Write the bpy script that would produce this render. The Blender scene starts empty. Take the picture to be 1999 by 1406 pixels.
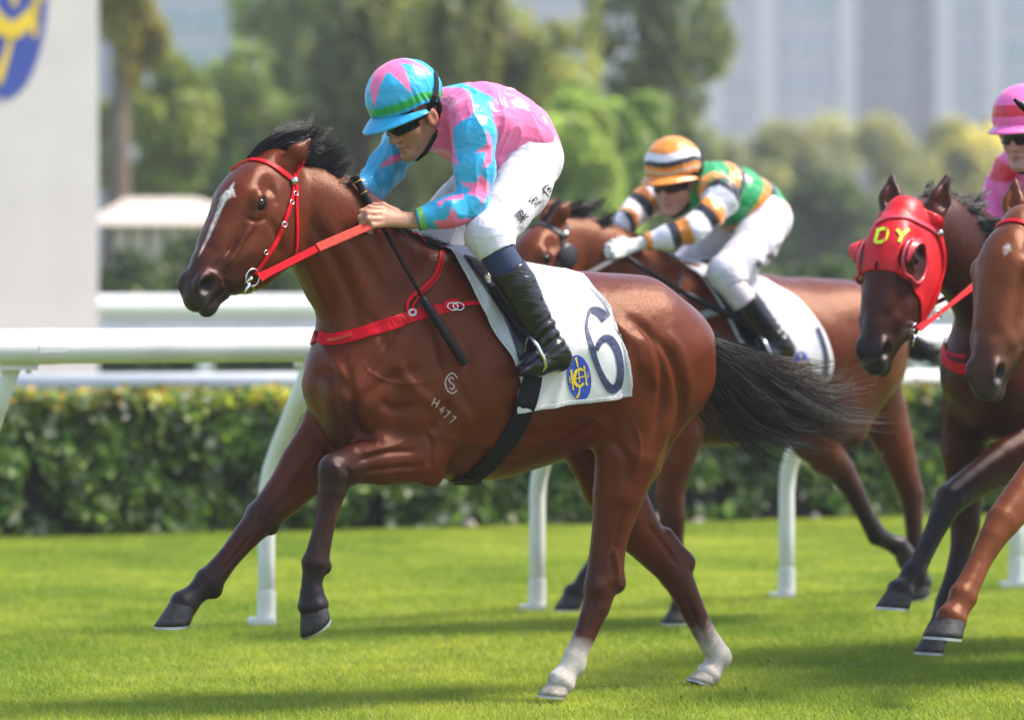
import bpy, bmesh, math, random
import numpy as np
from mathutils import Vector, Matrix
from mathutils.bvhtree import BVHTree

scene = bpy.context.scene
COL = scene.collection

# ------------------------------------------------------------------ camera
FPX = 8000.0            # focal length in pixels of a 1999 px wide picture
CX, HY = 999.5, 590.0   # principal column, horizon row
CAMZ = 1.44
HAZE = 0.0009
cam_data = bpy.data.cameras.new("camera")
cam_data.sensor_width = 36.0
cam_data.lens = FPX / 1999.0 * 36.0
cam_data.shift_y = -(703.0 - HY) / 1999.0
cam_data.clip_start = 0.1
cam_data.clip_end = 6000.0
cam = bpy.data.objects.new("camera", cam_data)
cam.location = (0, 0, CAMZ)
cam.rotation_euler = (math.radians(90), 0, 0)
COL.objects.link(cam)
scene.camera = cam
cam_data.dof.use_dof = True
cam_data.dof.focus_distance = 14.1
cam_data.dof.aperture_fstop = 2.0

# ------------------------------------------------------------------ light
SUN_EL, SUN_AZ = math.radians(55), math.radians(84)   # azimuth from +Y (away) towards +X (right)
world = bpy.data.worlds.new("World")
scene.world = world
world.use_nodes = True
wn = world.node_tree
sky = wn.nodes.new("ShaderNodeTexSky")
sky.sky_type = 'NISHITA'
sky.sun_disc = False
sky.sun_elevation = SUN_EL
sky.sun_rotation = SUN_AZ
sky.air_density = 1.0
sky.dust_density = 1.1
bg = wn.nodes["Background"]
wn.links.new(sky.outputs[0], bg.inputs[0])
bg.inputs[1].default_value = 0.15
sd = bpy.data.lights.new("sun", 'SUN')
sd.energy = 3.9
sd.angle = math.radians(14)
sd.color = (1.0, 0.91, 0.79)
sun = bpy.data.objects.new("sun", sd)
sdir = Vector((math.sin(SUN_AZ) * math.cos(SUN_EL), math.cos(SUN_AZ) * math.cos(SUN_EL), math.sin(SUN_EL)))
sun.rotation_euler = sdir.to_track_quat('Z', 'Y').to_euler()
sun.location = (20, 20, 40)
COL.objects.link(sun)
vs = scene.view_settings
vs.view_transform = 'Standard'
vs.look = 'None'
vs.exposure = 1.2
vs.gamma = 1.0
vs.use_curve_mapping = False
scene.cycles.use_denoising = True

# ------------------------------------------------------------------ helpers
rng = np.random.default_rng(7)


def link(name, me, mat=None, parent=None, **props):
    o = bpy.data.objects.new(name, me)
    COL.objects.link(o)
    if mat is not None:
        if isinstance(mat, (list, tuple)):
            for m in mat:
                me.materials.append(m)
        else:
            me.materials.append(mat)
    if parent is not None:
        o.parent = parent
        o.matrix_parent_inverse = Matrix.Identity(4)
    for k, v in props.items():
        o[k] = v
    return o


def tag(o, label=None, category=None, group=None, kind=None):
    if label:
        o["label"] = label
    if category:
        o["category"] = category
    if group:
        o["group"] = group
    if kind:
        o["kind"] = kind
    return o


def empty(name, loc, rotz=0.0, **props):
    o = bpy.data.objects.new(name, None)
    COL.objects.link(o)
    o.location = loc
    o.rotation_euler = (0, 0, rotz)
    o.empty_display_size = 0.1
    for k, v in props.items():
        o[k] = v
    return o


def mesh_np(name, verts, faces, smooth=True, col=None, uv=None):
    """faces: (n,k) array or list of lists."""
    me = bpy.data.meshes.new(name)
    verts = np.asarray(verts, dtype=np.float32)
    if isinstance(faces, np.ndarray):
        n, k = faces.shape
        me.vertices.add(len(verts))
        me.vertices.foreach_set("co", verts.ravel())
        me.loops.add(n * k)
        me.loops.foreach_set("vertex_index", faces.astype(np.int32).ravel())
        me.polygons.add(n)
        me.polygons.foreach_set("loop_start", np.arange(0, n * k, k, dtype=np.int32))
        me.polygons.foreach_set("loop_total", np.full(n, k, dtype=np.int32))
        me.update(calc_edges=True)
    else:
        me.from_pydata([tuple(map(float, v)) for v in verts], [], [tuple(map(int, f)) for f in faces])
        me.update()
    if smooth:
        me.polygons.foreach_set("use_smooth", np.ones(len(me.polygons), dtype=bool))
    if col is not None:
        at = me.color_attributes.new("Col", 'FLOAT_COLOR', 'POINT')
        c = np.ones((len(verts), 4), dtype=np.float32)
        c[:, :3] = col
        at.data.foreach_set("color", c.ravel())
    me.validate()
    return me


class MB:
    """collects simple solids into one mesh"""

    def __init__(self):
        self.v, self.f = [], []

    def add(self, v, f):
        b = len(self.v)
        self.v += [tuple(map(float, p)) for p in v]
        self.f += [tuple(b + i for i in q) for q in f]

    def box(self, c, s, rot=None):
        x, y, z = (d / 2 for d in s)
        v = [Vector(p) for p in ((-x, -y, -z), (x, -y, -z), (x, y, -z), (-x, y, -z), (-x, -y, z), (x, -y, z), (x, y, z), (-x, y, z))]
        if rot is not None:
            v = [rot @ p for p in v]
        v = [p + Vector(c) for p in v]
        self.add(v, [(0, 3, 2, 1), (4, 5, 6, 7), (0, 1, 5, 4), (1, 2, 6, 5), (2, 3, 7, 6), (3, 0, 4, 7)])

    def tube(self, pts, r, n=10, closed=False, squash=None, caps=True):
        pts = [Vector(p) for p in pts]
        m = len(pts)
        rr = list(r) if hasattr(r, '__len__') else [r] * m
        rings = []
        prev = None
        for i, p in enumerate(pts):
            if closed:
                t = (pts[(i + 1) % m] - pts[i - 1]).normalized()
            else:
                t = (pts[min(i + 1, m - 1)] - pts[max(i - 1, 0)]).normalized()
            if prev is None:
                a = t.cross(Vector((0, 0, 1)))
                if a.length < 1e-3:
                    a = t.cross(Vector((1, 0, 0)))
                a.normalize()
            else:
                a = (prev - t * prev.dot(t)).normalized()
            prev = a
            b = t.cross(a)
            rings.append([p + (a * math.cos(2 * math.pi * k / n) + b * math.sin(2 * math.pi * k / n)) * rr[i] for k in range(n)])
        v = [q for ring in rings for q in ring]
        f = []
        for i in range(m if closed else m - 1):
            j = (i + 1) % m
            for k in range(n):
                f.append((i * n + k, i * n + (k + 1) % n, j * n + (k + 1) % n, j * n + k))
        if caps and not closed:
            f.append(tuple(reversed(range(n))))
            f.append(tuple((m - 1) * n + k for k in range(n)))
        self.add(v, f)

    def build(self, name, mat=None, parent=None, smooth=False, **props):
        me = mesh_np(name, self.v, self.f, smooth)
        return link(name, me, mat, parent, **props)


def vnoise(p, seed=0):
    """value noise in [-1,1] on (n,3) points"""
    p = np.asarray(p, dtype=np.float64)
    i = np.floor(p).astype(np.int64)
    f = p - i
    f = f * f * (3 - 2 * f)

    def h(x, y, z):
        n = (x * 374761393 + y * 668265263 + z * 2147483647 + seed * 974711) & 0xFFFFFFFF
        n = ((n ^ (n >> 13)) * 1274126177) & 0xFFFFFFFF
        n = (n ^ (n >> 16)) & 0xFFFF
        return n / 32767.5 - 1.0
    x, y, z = i.T
    fx, fy, fz = f.T
    r = 0
    for dx in (0, 1):
        for dy in (0, 1):
            for dz in (0, 1):
                w = (fx if dx else 1 - fx) * (fy if dy else 1 - fy) * (fz if dz else 1 - fz)
                r = r + w * h(x + dx, y + dy, z + dz)
    return r


def catmull(pts, n=8, closed=False):
    """smooth a polyline (any dimension): n samples per span"""
    p = np.asarray(pts, dtype=float)
    m = len(p)
    out = []
    for i in range(m if closed else m - 1):
        p0 = p[(i - 1) % m] if (closed or i > 0) else 2 * p[0] - p[1]
        p1, p2 = p[i], p[(i + 1) % m]
        p3 = p[(i + 2) % m] if (closed or i < m - 2) else 2 * p[-1] - p[-2]
        for t in np.arange(n) / n:
            out.append(0.5 * (2 * p1 + (p2 - p0) * t + (2 * p0 - 5 * p1 + 4 * p2 - p3) * t * t + (3 * p1 - p0 - 3 * p2 + p3) * t ** 3))
    if not closed:
        out.append(p[-1])
    return np.array(out)


def px_dir(px, py):
    return np.array([(px - CX) / FPX, 1.0, (HY - py) / FPX])


def world_px(P):
    P = np.asarray(P, dtype=float)
    return CX + FPX * P[..., 0] / P[..., 1], HY - FPX * (P[..., 2] - CAMZ) / P[..., 1]


def at_depth(px, py, d):
    v = px_dir(px, py) * d
    return Vector((v[0], v[1], v[2] + CAMZ))


def on_ground(px, py, z=0.0):
    d = (CAMZ - z) * FPX / (py - HY)
    return at_depth(px, py, d)


class Frame:
    """a local frame standing on the ground: x forward, y to the left, z up"""

    def __init__(self, px, depth, yaw_deg):
        self.o = np.array([(px - CX) / FPX * depth, depth, 0.0])
        c, s = math.cos(math.radians(yaw_deg)), math.sin(math.radians(yaw_deg))
        self.F = np.array([-c, -s, 0.0])
        self.L = np.array([s, -c, 0.0])
        self.U = np.array([0, 0, 1.0])
        self.M = np.stack([self.F, self.L, self.U])     # rows: local axes
        self.mat = Matrix([[self.F[0], self.L[0], 0, self.o[0]], [self.F[1], self.L[1], 0, self.o[1]], [0, 0, 1, 0], [0, 0, 0, 1]])

    def P(self, px, py, w=0.0):
        """the local point that lies w to the left of the mid plane and shows at px, py"""
        d = px_dir(px, py)
        c = np.array([0, 0, CAMZ])
        t = (w - (c - self.o) @ self.L) / (d @ self.L)
        return self.M @ (c + d * t - self.o)

    def world(self, p):
        return np.asarray(p) @ self.M + self.o

    def local(self, p):
        return (np.asarray(p) - self.o) @ self.M.T

    def px(self, p):
        return world_px(self.world(p))


# ------------------------------------------------------------------ distance fields
class Field:
    def __init__(self, lo, hi, h):
        self.h = h
        self.lo = np.array(lo, dtype=np.float64)
        self.n = np.ceil((np.array(hi) - self.lo) / h).astype(int) + 1
        self.f = np.full(self.n, 9.0, dtype=np.float32)

    def _sub(self, lo, hi):
        a = np.clip(np.floor((lo - self.lo) / self.h).astype(int), 0, self.n - 1)
        b = np.clip(np.ceil((hi - self.lo) / self.h).astype(int) + 1, 0, self.n)
        if (b <= a).any():
            return None, None
        g = [self.lo[i] + self.h * np.arange(a[i], b[i], dtype=np.float32) for i in range(3)]
        q = np.stack(np.meshgrid(*g, indexing='ij'), -1).astype(np.float32)
        return tuple(slice(a[i], b[i]) for i in range(3)), q

    def _mix(self, sl, d, k, carve):
        f = self.f[sl]
        if carve:
            hh = np.maximum(k - np.abs(f + d), 0) / k
            self.f[sl] = np.maximum(f, -d) + hh * hh * k * 0.25
        else:
            hh = np.maximum(k - np.abs(f - d), 0) / k
            self.f[sl] = np.minimum(f, d) - hh * hh * k * 0.25

    def cone(self, p0, p1, a0, a1, b0=None, b1=None, u=(0, 1, 0), k=0.03, carve=False):
        """swept ellipse: half size a in the plane, b along the axis u"""
        p0 = np.asarray(p0, dtype=np.float32)
        p1 = np.asarray(p1, dtype=np.float32)
        b0 = a0 if b0 is None else b0
        b1 = a1 if b1 is None else b1
        u = np.asarray(u, dtype=np.float32)
        u = u / np.linalg.norm(u)
        m = max(a0, a1, b0, b1) + k + 3 * self.h
        sl, q = self._sub(np.minimum(p0, p1) - m, np.maximum(p0, p1) + m)
        if sl is None:
            return
        dv = p1 - p0
        L2 = float(dv @ dv) + 1e-12
        v = q - p0
        t = np.clip((v @ dv) / L2, 0, 1)
        v = v - t[..., None] * dv
        a = a0 + (a1 - a0) * t
        b = b0 + (b1 - b0) * t
        l = v @ u
        l2 = l * l
        m2 = np.maximum((v * v).sum(-1) - l2, 0)
        k0 = np.sqrt(m2 / a ** 2 + l2 / b ** 2)
        k1 = np.sqrt(m2 / a ** 4 + l2 / b ** 4) + 1e-9
        d = k0 * (k0 - 1) / k1
        d = np.where(k0 < 0.05, -np.minimum(a, b), d)
        self._mix(sl, d, k, carve)

    def limb(self, nodes, u=(0, 1, 0), k=0.03, grow=0.0):
        """a chain joined without swellings at its joints, then blended in once"""
        P = np.array([n[0] for n in nodes])
        m = max(max(n[1], n[2]) for n in nodes) + k + 3 * self.h
        sl, q = self._sub(P.min(0) - m, P.max(0) + m)
        if sl is None:
            return
        best = np.full(q.shape[:3], 9.0, dtype=np.float32)
        keep = self.f, self.lo, self.n
        tmp = Field.__new__(Field)
        tmp.h = self.h
        tmp.lo = np.array([self.lo[i] + self.h * sl[i].start for i in range(3)])
        tmp.n = np.array(best.shape)
        tmp.f = best
        for (p0, a0, b0), (p1, a1, b1) in zip(nodes[:-1], nodes[1:]):
            tmp.cone(p0, p1, a0 + grow, a1 + grow, b0 + grow, b1 + grow, u, .005)
        self._mix(sl, tmp.f, k, False)

    def chain(self, nodes, u=(0, 1, 0), k=0.03):
        """nodes: (point, a, b)"""
        for (p0, a0, b0), (p1, a1, b1) in zip(nodes[:-1], nodes[1:]):
            self.cone(p0, p1, a0, a1, b0, b1, u, k)

    def ell(self, c, r, R=None, k=0.03, carve=False):
        """ellipsoid; R rows = local axes"""
        c = np.asarray(c, dtype=np.float32)
        r = np.asarray(r if hasattr(r, '__len__') else (r, r, r), dtype=np.float32)
        m = r.max() + k + 3 * self.h
        sl, q = self._sub(c - m, c + m)
        if sl is None:
            return
        v = q - c
        if R is not None:
            v = v @ np.asarray(R, dtype=np.float32).T
        k0 = np.sqrt((v * v / r ** 2).sum(-1))
        k1 = np.sqrt((v * v / r ** 4).sum(-1)) + 1e-9
        d = np.where(k0 < 0.05, -r.min(), k0 * (k0 - 1) / k1)
        self._mix(sl, d, k, carve)

    def mesh(self, smooth=2):
        f = self.f
        h = self.h
        s = f < 0
        nx, ny, nz = f.shape
        cnt = np.zeros((nx - 1, ny - 1, nz - 1), dtype=np.int8)
        offs = [(i, j, k) for i in (0, 1) for j in (0, 1) for k in (0, 1)]
        for i, j, k in offs:
            cnt += s[i:nx - 1 + i, j:ny - 1 + j, k:nz - 1 + k]
        act = (cnt > 0) & (cnt < 8)
        ci = np.argwhere(act)
        idx = np.full(act.shape, -1, dtype=np.int32)
        idx[act] = np.arange(len(ci))
        corner = {o: f[ci[:, 0] + o[0], ci[:, 1] + o[1], ci[:, 2] + o[2]] for o in offs}
        acc = np.zeros((len(ci), 3))
        num = np.zeros(len(ci))
        for o in offs:
            for ax in range(3):
                if o[ax] == 0:
                    o2 = list(o)
                    o2[ax] = 1
                    o2 = tuple(o2)
                    a, b = corner[o], corner[o2]
                    cr = (a < 0) != (b < 0)
                    t = np.where(cr, a / np.where(cr, a - b, 1), 0)
                    pt = np.zeros((len(ci), 3))
                    pt[:] = o
                    pt[:, ax] += t
                    acc += pt * cr[:, None]
                    num += cr
        v = self.lo + h * (ci + acc / num[:, None])
        quads = []
        for ax in range(3):
            a1, a2 = (ax + 1) % 3, (ax + 2) % 3
            s0 = [slice(None)] * 3
            s1 = [slice(None)] * 3
            s0[ax], s1[ax] = slice(0, -1), slice(1, None)
            e = s[tuple(s0)] != s[tuple(s1)]
            w = np.argwhere(e)
            w = w[(w[:, a1] > 0) & (w[:, a2] > 0) & (w[:, a1] < f.shape[a1] - 1) & (w[:, a2] < f.shape[a2] - 1)]
            if not len(w):
                continue
            inside = s[w[:, 0], w[:, 1], w[:, 2]]
            q = []
            for d1, d2 in ((0, 0), (1, 0), (1, 1), (0, 1)):
                c = w.copy()
                c[:, a1] -= 1 - d1
                c[:, a2] -= 1 - d2
                q.append(idx[c[:, 0], c[:, 1], c[:, 2]])
            q = np.stack(q, 1)
            q[~inside] = q[~inside][:, ::-1]
            quads.append(q)
        F = np.concatenate(quads)
        F = F[(F >= 0).all(1)]
        # keep the largest piece only when asked elsewhere; relax
        v = relax(v, F, smooth)
        return v, F


def relax(v, F, it=2, lam=0.5, mu=-0.52):
    e = np.concatenate([F[:, [0, 1]], F[:, [1, 2]], F[:, [2, 3]], F[:, [3, 0]]])
    e = np.concatenate([e, e[:, ::-1]])
    n = np.bincount(e[:, 0], minlength=len(v))[:, None]
    n = np.maximum(n, 1)
    for i in range(it):
        for l in (lam, mu):
            s = np.stack([np.bincount(e[:, 0], weights=v[e[:, 1], c], minlength=len(v)) for c in range(3)], 1)
            v = v + l * (s / n - v)
    return v


def vnormals(v, F):
    a, b, c, d = (v[F[:, i]] for i in range(4))
    fn = np.cross(c - a, d - b)
    n = np.zeros_like(v)
    for i in range(4):
        for ax in range(3):
            n[:, ax] += np.bincount(F[:, i], weights=fn[:, ax], minlength=len(v))
    return n / (np.linalg.norm(n, axis=1, keepdims=True) + 1e-12)


def seg_dist2(x, y, poly):
    """distance from points to a 2-D polyline and the parameter 0..1 along it"""
    poly = np.asarray(poly, dtype=float)
    L = np.concatenate([[0], np.cumsum(np.hypot(*np.diff(poly, axis=0).T))])
    best = np.full(x.shape, 1e9)
    par = np.zeros(x.shape)
    for i in range(len(poly) - 1):
        ax, ay = poly[i]
        bx, by = poly[i + 1]
        dx, dy = bx - ax, by - ay
        l2 = dx * dx + dy * dy + 1e-9
        t = np.clip(((x - ax) * dx + (y - ay) * dy) / l2, 0, 1)
        d = np.hypot(x - ax - t * dx, y - ay - t * dy)
        m = d < best
        best = np.where(m, d, best)
        par = np.where(m, (L[i] + t * math.sqrt(l2)) / L[-1], par)
    return best, par


def in_poly(x, y, poly):
    poly = np.asarray(poly, dtype=float)
    c = np.zeros(x.shape, dtype=bool)
    j = len(poly) - 1
    for i in range(len(poly)):
        xi, yi = poly[i]
        xj, yj = poly[j]
        m = ((yi > y) != (yj > y)) & (x < (xj - xi) * (y - yi) / (yj - yi + 1e-12) + xi)
        c ^= m
        j = i
    return c


# ------------------------------------------------------------------ materials
def new_mat(name):
    m = bpy.data.materials.new(name)
    m.use_nodes = True
    nt = m.node_tree
    return m, nt, nt.nodes["Principled BSDF"]


def N(nt, typ, **kw):
    n = nt.nodes.new(typ)
    for k, v in kw.items():
        if k.startswith('i_'):
            n.inputs[int(k[2:]) if k[2:].isdigit() else k[2:].replace('_', ' ')].default_value = v
        else:
            setattr(n, k, v)
    return n


def simple(name, col, rough=0.5, metal=0.0, noise=0.12, scale=20.0, bump=0.0, bscale=60.0, spec=0.5, sheen=0.0, coat=0.0, attr=False, stretch=None, trans=0.0):
    m, nt, b = new_mat(name)
    tc = N(nt, "ShaderNodeTexCoord")
    vec = tc.outputs["Object"]
    if stretch:
        mp = N(nt, "ShaderNodeMapping")
        mp.inputs["Scale"].default_value = stretch
        nt.links.new(vec, mp.inputs[0])
        vec = mp.outputs[0]
    nz = N(nt, "ShaderNodeTexNoise", i_Scale=scale, i_Detail=4.0)
    nt.links.new(vec, nz.inputs["Vector"])
    hsv = N(nt, "ShaderNodeHueSaturation")
    if attr:
        at = N(nt, "ShaderNodeVertexColor", layer_name="Col")
        nt.links.new(at.outputs[0], hsv.inputs["Color"])
    else:
        hsv.inputs["Color"].default_value = (*col, 1)
    mr = N(nt, "ShaderNodeMapRange")
    mr.inputs["To Min"].default_value = 1 - noise
    mr.inputs["To Max"].default_value = 1 + noise
    mr.inputs["From Min"].default_value = 0.3
    mr.inputs["From Max"].default_value = 0.7
    nt.links.new(nz.outputs[0], mr.inputs[0])
    nt.links.new(mr.outputs[0], hsv.inputs["Value"])
    nt.links.new(hsv.outputs[0], b.inputs["Base Color"])
    b.inputs["Roughness"].default_value = rough
    b.inputs["Metallic"].default_value = metal
    b.inputs["Specular IOR Level"].default_value = spec
    if sheen:
        b.inputs["Sheen Weight"].default_value = sheen
        b.inputs["Sheen Roughness"].default_value = 0.4
    if coat:
        b.inputs["Coat Weight"].default_value = coat
        b.inputs["Coat Roughness"].default_value = 0.1
    if bump:
        n2 = N(nt, "ShaderNodeTexNoise", i_Scale=bscale, i_Detail=3.0)
        nt.links.new(vec, n2.inputs["Vector"])
        bp = N(nt, "ShaderNodeBump", i_Strength=bump, i_Distance=0.01)
        nt.links.new(n2.outputs[0], bp.inputs["Height"])
        nt.links.new(bp.outputs[0], b.inputs["Normal"])
    if trans:
        b.inputs["Transmission Weight"].default_value = trans
    return m


M_COAT = simple("horse_coat", (1, 1, 1), rough=0.31, noise=0.16, scale=7.0, bump=0.22, bscale=280.0, spec=0.40, sheen=0.0, attr=True)
_ct = M_COAT.node_tree
_va = N(_ct, "ShaderNodeVertexColor", layer_name="Col")
_sp = N(_ct, "ShaderNodeSeparateColor")
_ct.links.new(_va.outputs[0], _sp.inputs[0])
_mrt = N(_ct, "ShaderNodeMapRange")
_mrt.inputs["From Min"].default_value = .02
_mrt.inputs["From Max"].default_value = .11
_ct.links.new(_sp.outputs[0], _mrt.inputs[0])
_mxt = N(_ct, "ShaderNodeMix", data_type='RGBA')
_mxt.inputs[6].default_value = (.42, .42, .46, 1)
_mxt.inputs[7].default_value = (1.0, .52, .30, 1)
_ct.links.new(_mrt.outputs[0], _mxt.inputs[0])
_ct.links.new(_mxt.outputs[2], _ct.nodes['Principled BSDF'].inputs['Specular Tint'])
_tc = N(_ct, "ShaderNodeTexCoord")
_mp = N(_ct, "ShaderNodeMapping")
_mp.inputs["Scale"].default_value = (1.0, 1.0, .55)
_ct.links.new(_tc.outputs["Object"], _mp.inputs[0])
_n5 = N(_ct, "ShaderNodeTexNoise", i_Scale=11.0, i_Detail=3.0)
_ct.links.new(_mp.outputs[0], _n5.inputs["Vector"])
_n6 = N(_ct, "ShaderNodeTexNoise", i_Scale=90.0, i_Detail=3.0)
_mp6 = N(_ct, "ShaderNodeMapping")
_mp6.inputs["Scale"].default_value = (1.0, 3.0, 5.0)
_mp6.inputs["Rotation"].default_value = (0, .5, 0)
_ct.links.new(_tc.outputs["Object"], _mp6.inputs[0])
_ct.links.new(_mp6.outputs[0], _n6.inputs["Vector"])
_hs6 = N(_ct, "ShaderNodeHueSaturation")
_mr6 = N(_ct, "ShaderNodeMapRange")
for _k, _v in (("From Min", .3), ("From Max", .7), ("To Min", .72), ("To Max", 1.28)):
    _mr6.inputs[_k].default_value = _v
_ct.links.new(_n6.outputs[0], _mr6.inputs[0])
_ct.links.new(_mr6.outputs[0], _hs6.inputs["Value"])
_pb = _ct.nodes["Principled BSDF"]
_ct.links.new(_pb.inputs["Base Color"].links[0].from_socket, _hs6.inputs["Color"])
_ct.links.new(_hs6.outputs[0], _pb.inputs["Base Color"])
_b5 = N(_ct, "ShaderNodeBump", i_Strength=.13, i_Distance=.05)
_ct.links.new(_n5.outputs[0], _b5.inputs["Height"])
_bs = _ct.nodes["Principled BSDF"].inputs["Normal"].links[0].from_node
_ct.links.new(_b5.outputs[0], _bs.inputs["Normal"])
M_HOOF = simple("hoof_horn", (0.038, 0.034, 0.034), spec=.25, rough=0.5, noise=0.4, scale=40, bump=0.2, bscale=90)
M_HOOF_PALE = simple("pale_hoof_horn", (0.36, 0.31, 0.26), rough=0.6, noise=0.3, scale=40, bump=0.2, bscale=90)
M_STEEL = simple("steel", (0.62, 0.62, 0.62), rough=0.25, metal=1.0, noise=0.1)
M_ALU = simple("worn_aluminium", (0.42, 0.42, 0.43), rough=0.45, metal=0.8, noise=0.2)
M_EYE = simple("eye_glaze", (0.006, 0.004, 0.003), rough=0.12, noise=0.1, spec=.35)
M_DARKHOLE = simple("nostril_lining", (0.012, 0.008, 0.008), rough=0.7)
M_BLACK_HAIR = simple("black_hair", (0.016, 0.014, 0.014), rough=0.38, noise=0.5, scale=25, spec=0.6)
M_BROWN_HAIR = simple("dark_red_hair", (0.05, 0.016, 0.010), rough=0.4, noise=0.5, scale=25, spec=0.6)

M_HAIRCOL = simple("horse_hair", (1, 1, 1), rough=0.34, noise=0.3, scale=25, spec=0.35, attr=True)
# ================================================================== the racecourse
def rail_line(px, dz=0.0):
    """the running rail follows one straight line on the ground"""
    pass


# turf: one big sheet reaching the horizon, with short blades where the camera stands close
m, nt, b = new_mat("turf")
tc = N(nt, "ShaderNodeTexCoord")
n1 = N(nt, "ShaderNodeTexNoise", i_Scale=.9, i_Detail=5.0)
n2 = N(nt, "ShaderNodeTexNoise", i_Scale=22.0, i_Detail=4.0)
for n in (n1, n2):
    nt.links.new(tc.outputs["Object"], n.inputs["Vector"])
cr_ = N(nt, "ShaderNodeValToRGB")
e = cr_.color_ramp.elements
e[0].position, e[0].color = .32, (.060, .120, .009, 1)
e[1].position, e[1].color = .68, (.190, .235, .020, 1)
q = e.new(.5)
q.color = (.120, .180, .012, 1)
mx = N(nt, "ShaderNodeMath", operation='MULTIPLY_ADD')
mx.inputs[1].default_value = .55
nt.links.new(n1.outputs[0], mx.inputs[0])
m2 = N(nt, "ShaderNodeMath", operation='MULTIPLY')
m2.inputs[1].default_value = .45
nt.links.new(n2.outputs[0], m2.inputs[0])
nt.links.new(m2.outputs[0], mx.inputs[2])
nt.links.new(mx.outputs[0], cr_.inputs[0])
nt.links.new(cr_.outputs[0], b.inputs["Base Color"])
b.inputs["Roughness"].default_value = .8
b.inputs["Specular IOR Level"].default_value = .2
bp_ = N(nt, "ShaderNodeBump", i_Strength=.8, i_Distance=.03)
n3 = N(nt, "ShaderNodeTexNoise", i_Scale=60.0, i_Detail=4.0)
nt.links.new(tc.outputs["Object"], n3.inputs["Vector"])
nt.links.new(n3.outputs[0], bp_.inputs["Height"])
nt.links.new(bp_.outputs[0], b.inputs["Normal"])
M_TURF = m
gx = np.concatenate([np.linspace(-3000, -30, 12), np.linspace(-20, 20, 60), np.linspace(30, 3000, 12)])
gy = np.concatenate([np.linspace(-50, 8, 6), np.linspace(9, 40, 60), np.linspace(50, 3000, 16)])
X, Y = np.meshgrid(gx, gy, indexing='ij')
V = np.stack([X, Y, np.zeros_like(X)], -1).reshape(-1, 3)
idx = np.arange(len(V)).reshape(X.shape)
Fq = np.stack([idx[:-1, :-1], idx[1:, :-1], idx[1:, 1:], idx[:-1, 1:]], -1).reshape(-1, 4)
link("turf_ground", mesh_np("turf_ground", V, Fq), M_TURF, kind="structure")

# blades
M_BLADE = simple("grass_blade", (1, 1, 1), rough=0.55, noise=0.1, scale=3, spec=0.25, attr=True)
_bn = M_BLADE.node_tree
_b = _bn.nodes["Principled BSDF"]
_tl = N(_bn, "ShaderNodeBsdfTranslucent")
_mxs = N(_bn, "ShaderNodeMixShader")
_mxs.inputs[0].default_value = .5
_src = _b.inputs["Base Color"].links[0].from_socket
_bn.links.new(_src, _tl.inputs[0])
_bn.links.new(_b.outputs[0], _mxs.inputs[1])
_bn.links.new(_tl.outputs[0], _mxs.inputs[2])
_bn.links.new(_mxs.outputs[0], _bn.nodes["Material Output"].inputs[0])
r = np.random.default_rng(11)
nb = 780000
# denser near the camera, over the strip that the picture shows and a little beyond
dd = 12.4 + (27.5 - 12.4) * r.random(nb) ** 1.25 + r.random(nb)
xx = (r.random(nb) * 2 - 1) * (dd * .125 + .5)
side = r.random(nb) < .30            # thinner beyond the edges of the view
dd[side] = 9.0 + 19.0 * r.random(side.sum())
xx[side] = (r.random(side.sum()) * 2 - 1) * 9.0
ang = r.random(nb) * 6.283
hh = (.014 + .022 * r.random(nb)) * (1 + .35 * vnoise(np.stack([xx * 1.7, dd * 1.7, 0 * xx], 1), 6))
lean = r.normal(size=(nb, 2)) * .022
wd = .0026 + .002 * r.random(nb) + .00012 * (dd - 13)
c, s = np.cos(ang) * wd, np.sin(ang) * wd
P0 = np.stack([xx - c, dd - s, np.zeros(nb)], 1)
P1_ = np.stack([xx + c, dd + s, np.zeros(nb)], 1)
P2_ = np.stack([xx + lean[:, 0], dd + lean[:, 1], hh], 1)
V = np.stack([P0, P1_, P2_], 1).reshape(-1, 3)
Ft = np.arange(nb * 3).reshape(-1, 3)
t1 = np.clip(vnoise(np.stack([xx * .9, dd * .9, 0 * xx], 1), 3) * .40 + vnoise(np.stack([xx * 4, dd * 4, 0 * xx], 1), 4) * .30 + .42 + .22 * r.normal(size=nb), 0, 1)
ca, cb = np.array((.205, .315, .026)), np.array((.480, .525, .058))
bc = ca[None] * (1 - t1[:, None]) + cb[None] * t1[:, None]
dry = r.random(nb) < .03
bc[dry] = np.array((.46, .42, .20)) * (.6 + .6 * r.random((dry.sum(), 1)))
col3 = np.repeat(bc, 3, axis=0)
link("grass", mesh_np("grass", V, Ft, False, col3), M_BLADE, kind="stuff")

# ------------------------------------------------------------------ running rail
M_PVC = simple("white_plastic_rail", (0.76, 0.755, 0.75), rough=0.36, noise=0.09, scale=5, spec=0.45, bump=.06, bscale=14)
RA = on_ground(520, 1225)
RB = on_ground(1985, 1152)
RD = (RB - RA).normalized()
RN = Vector((-RD.y, RD.x, 0))
if RN.y > 0:
    RN = -RN                          # towards the track and the camera
sp = (RB - RA).length / 3
rail = empty("running_rail", RA - RD * 0.0, 0)
tag(rail, "white running rail on goose-neck posts between the horses and the hedge", "rail")
RO = Vector(rail.location)
RH = 1.255
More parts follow.
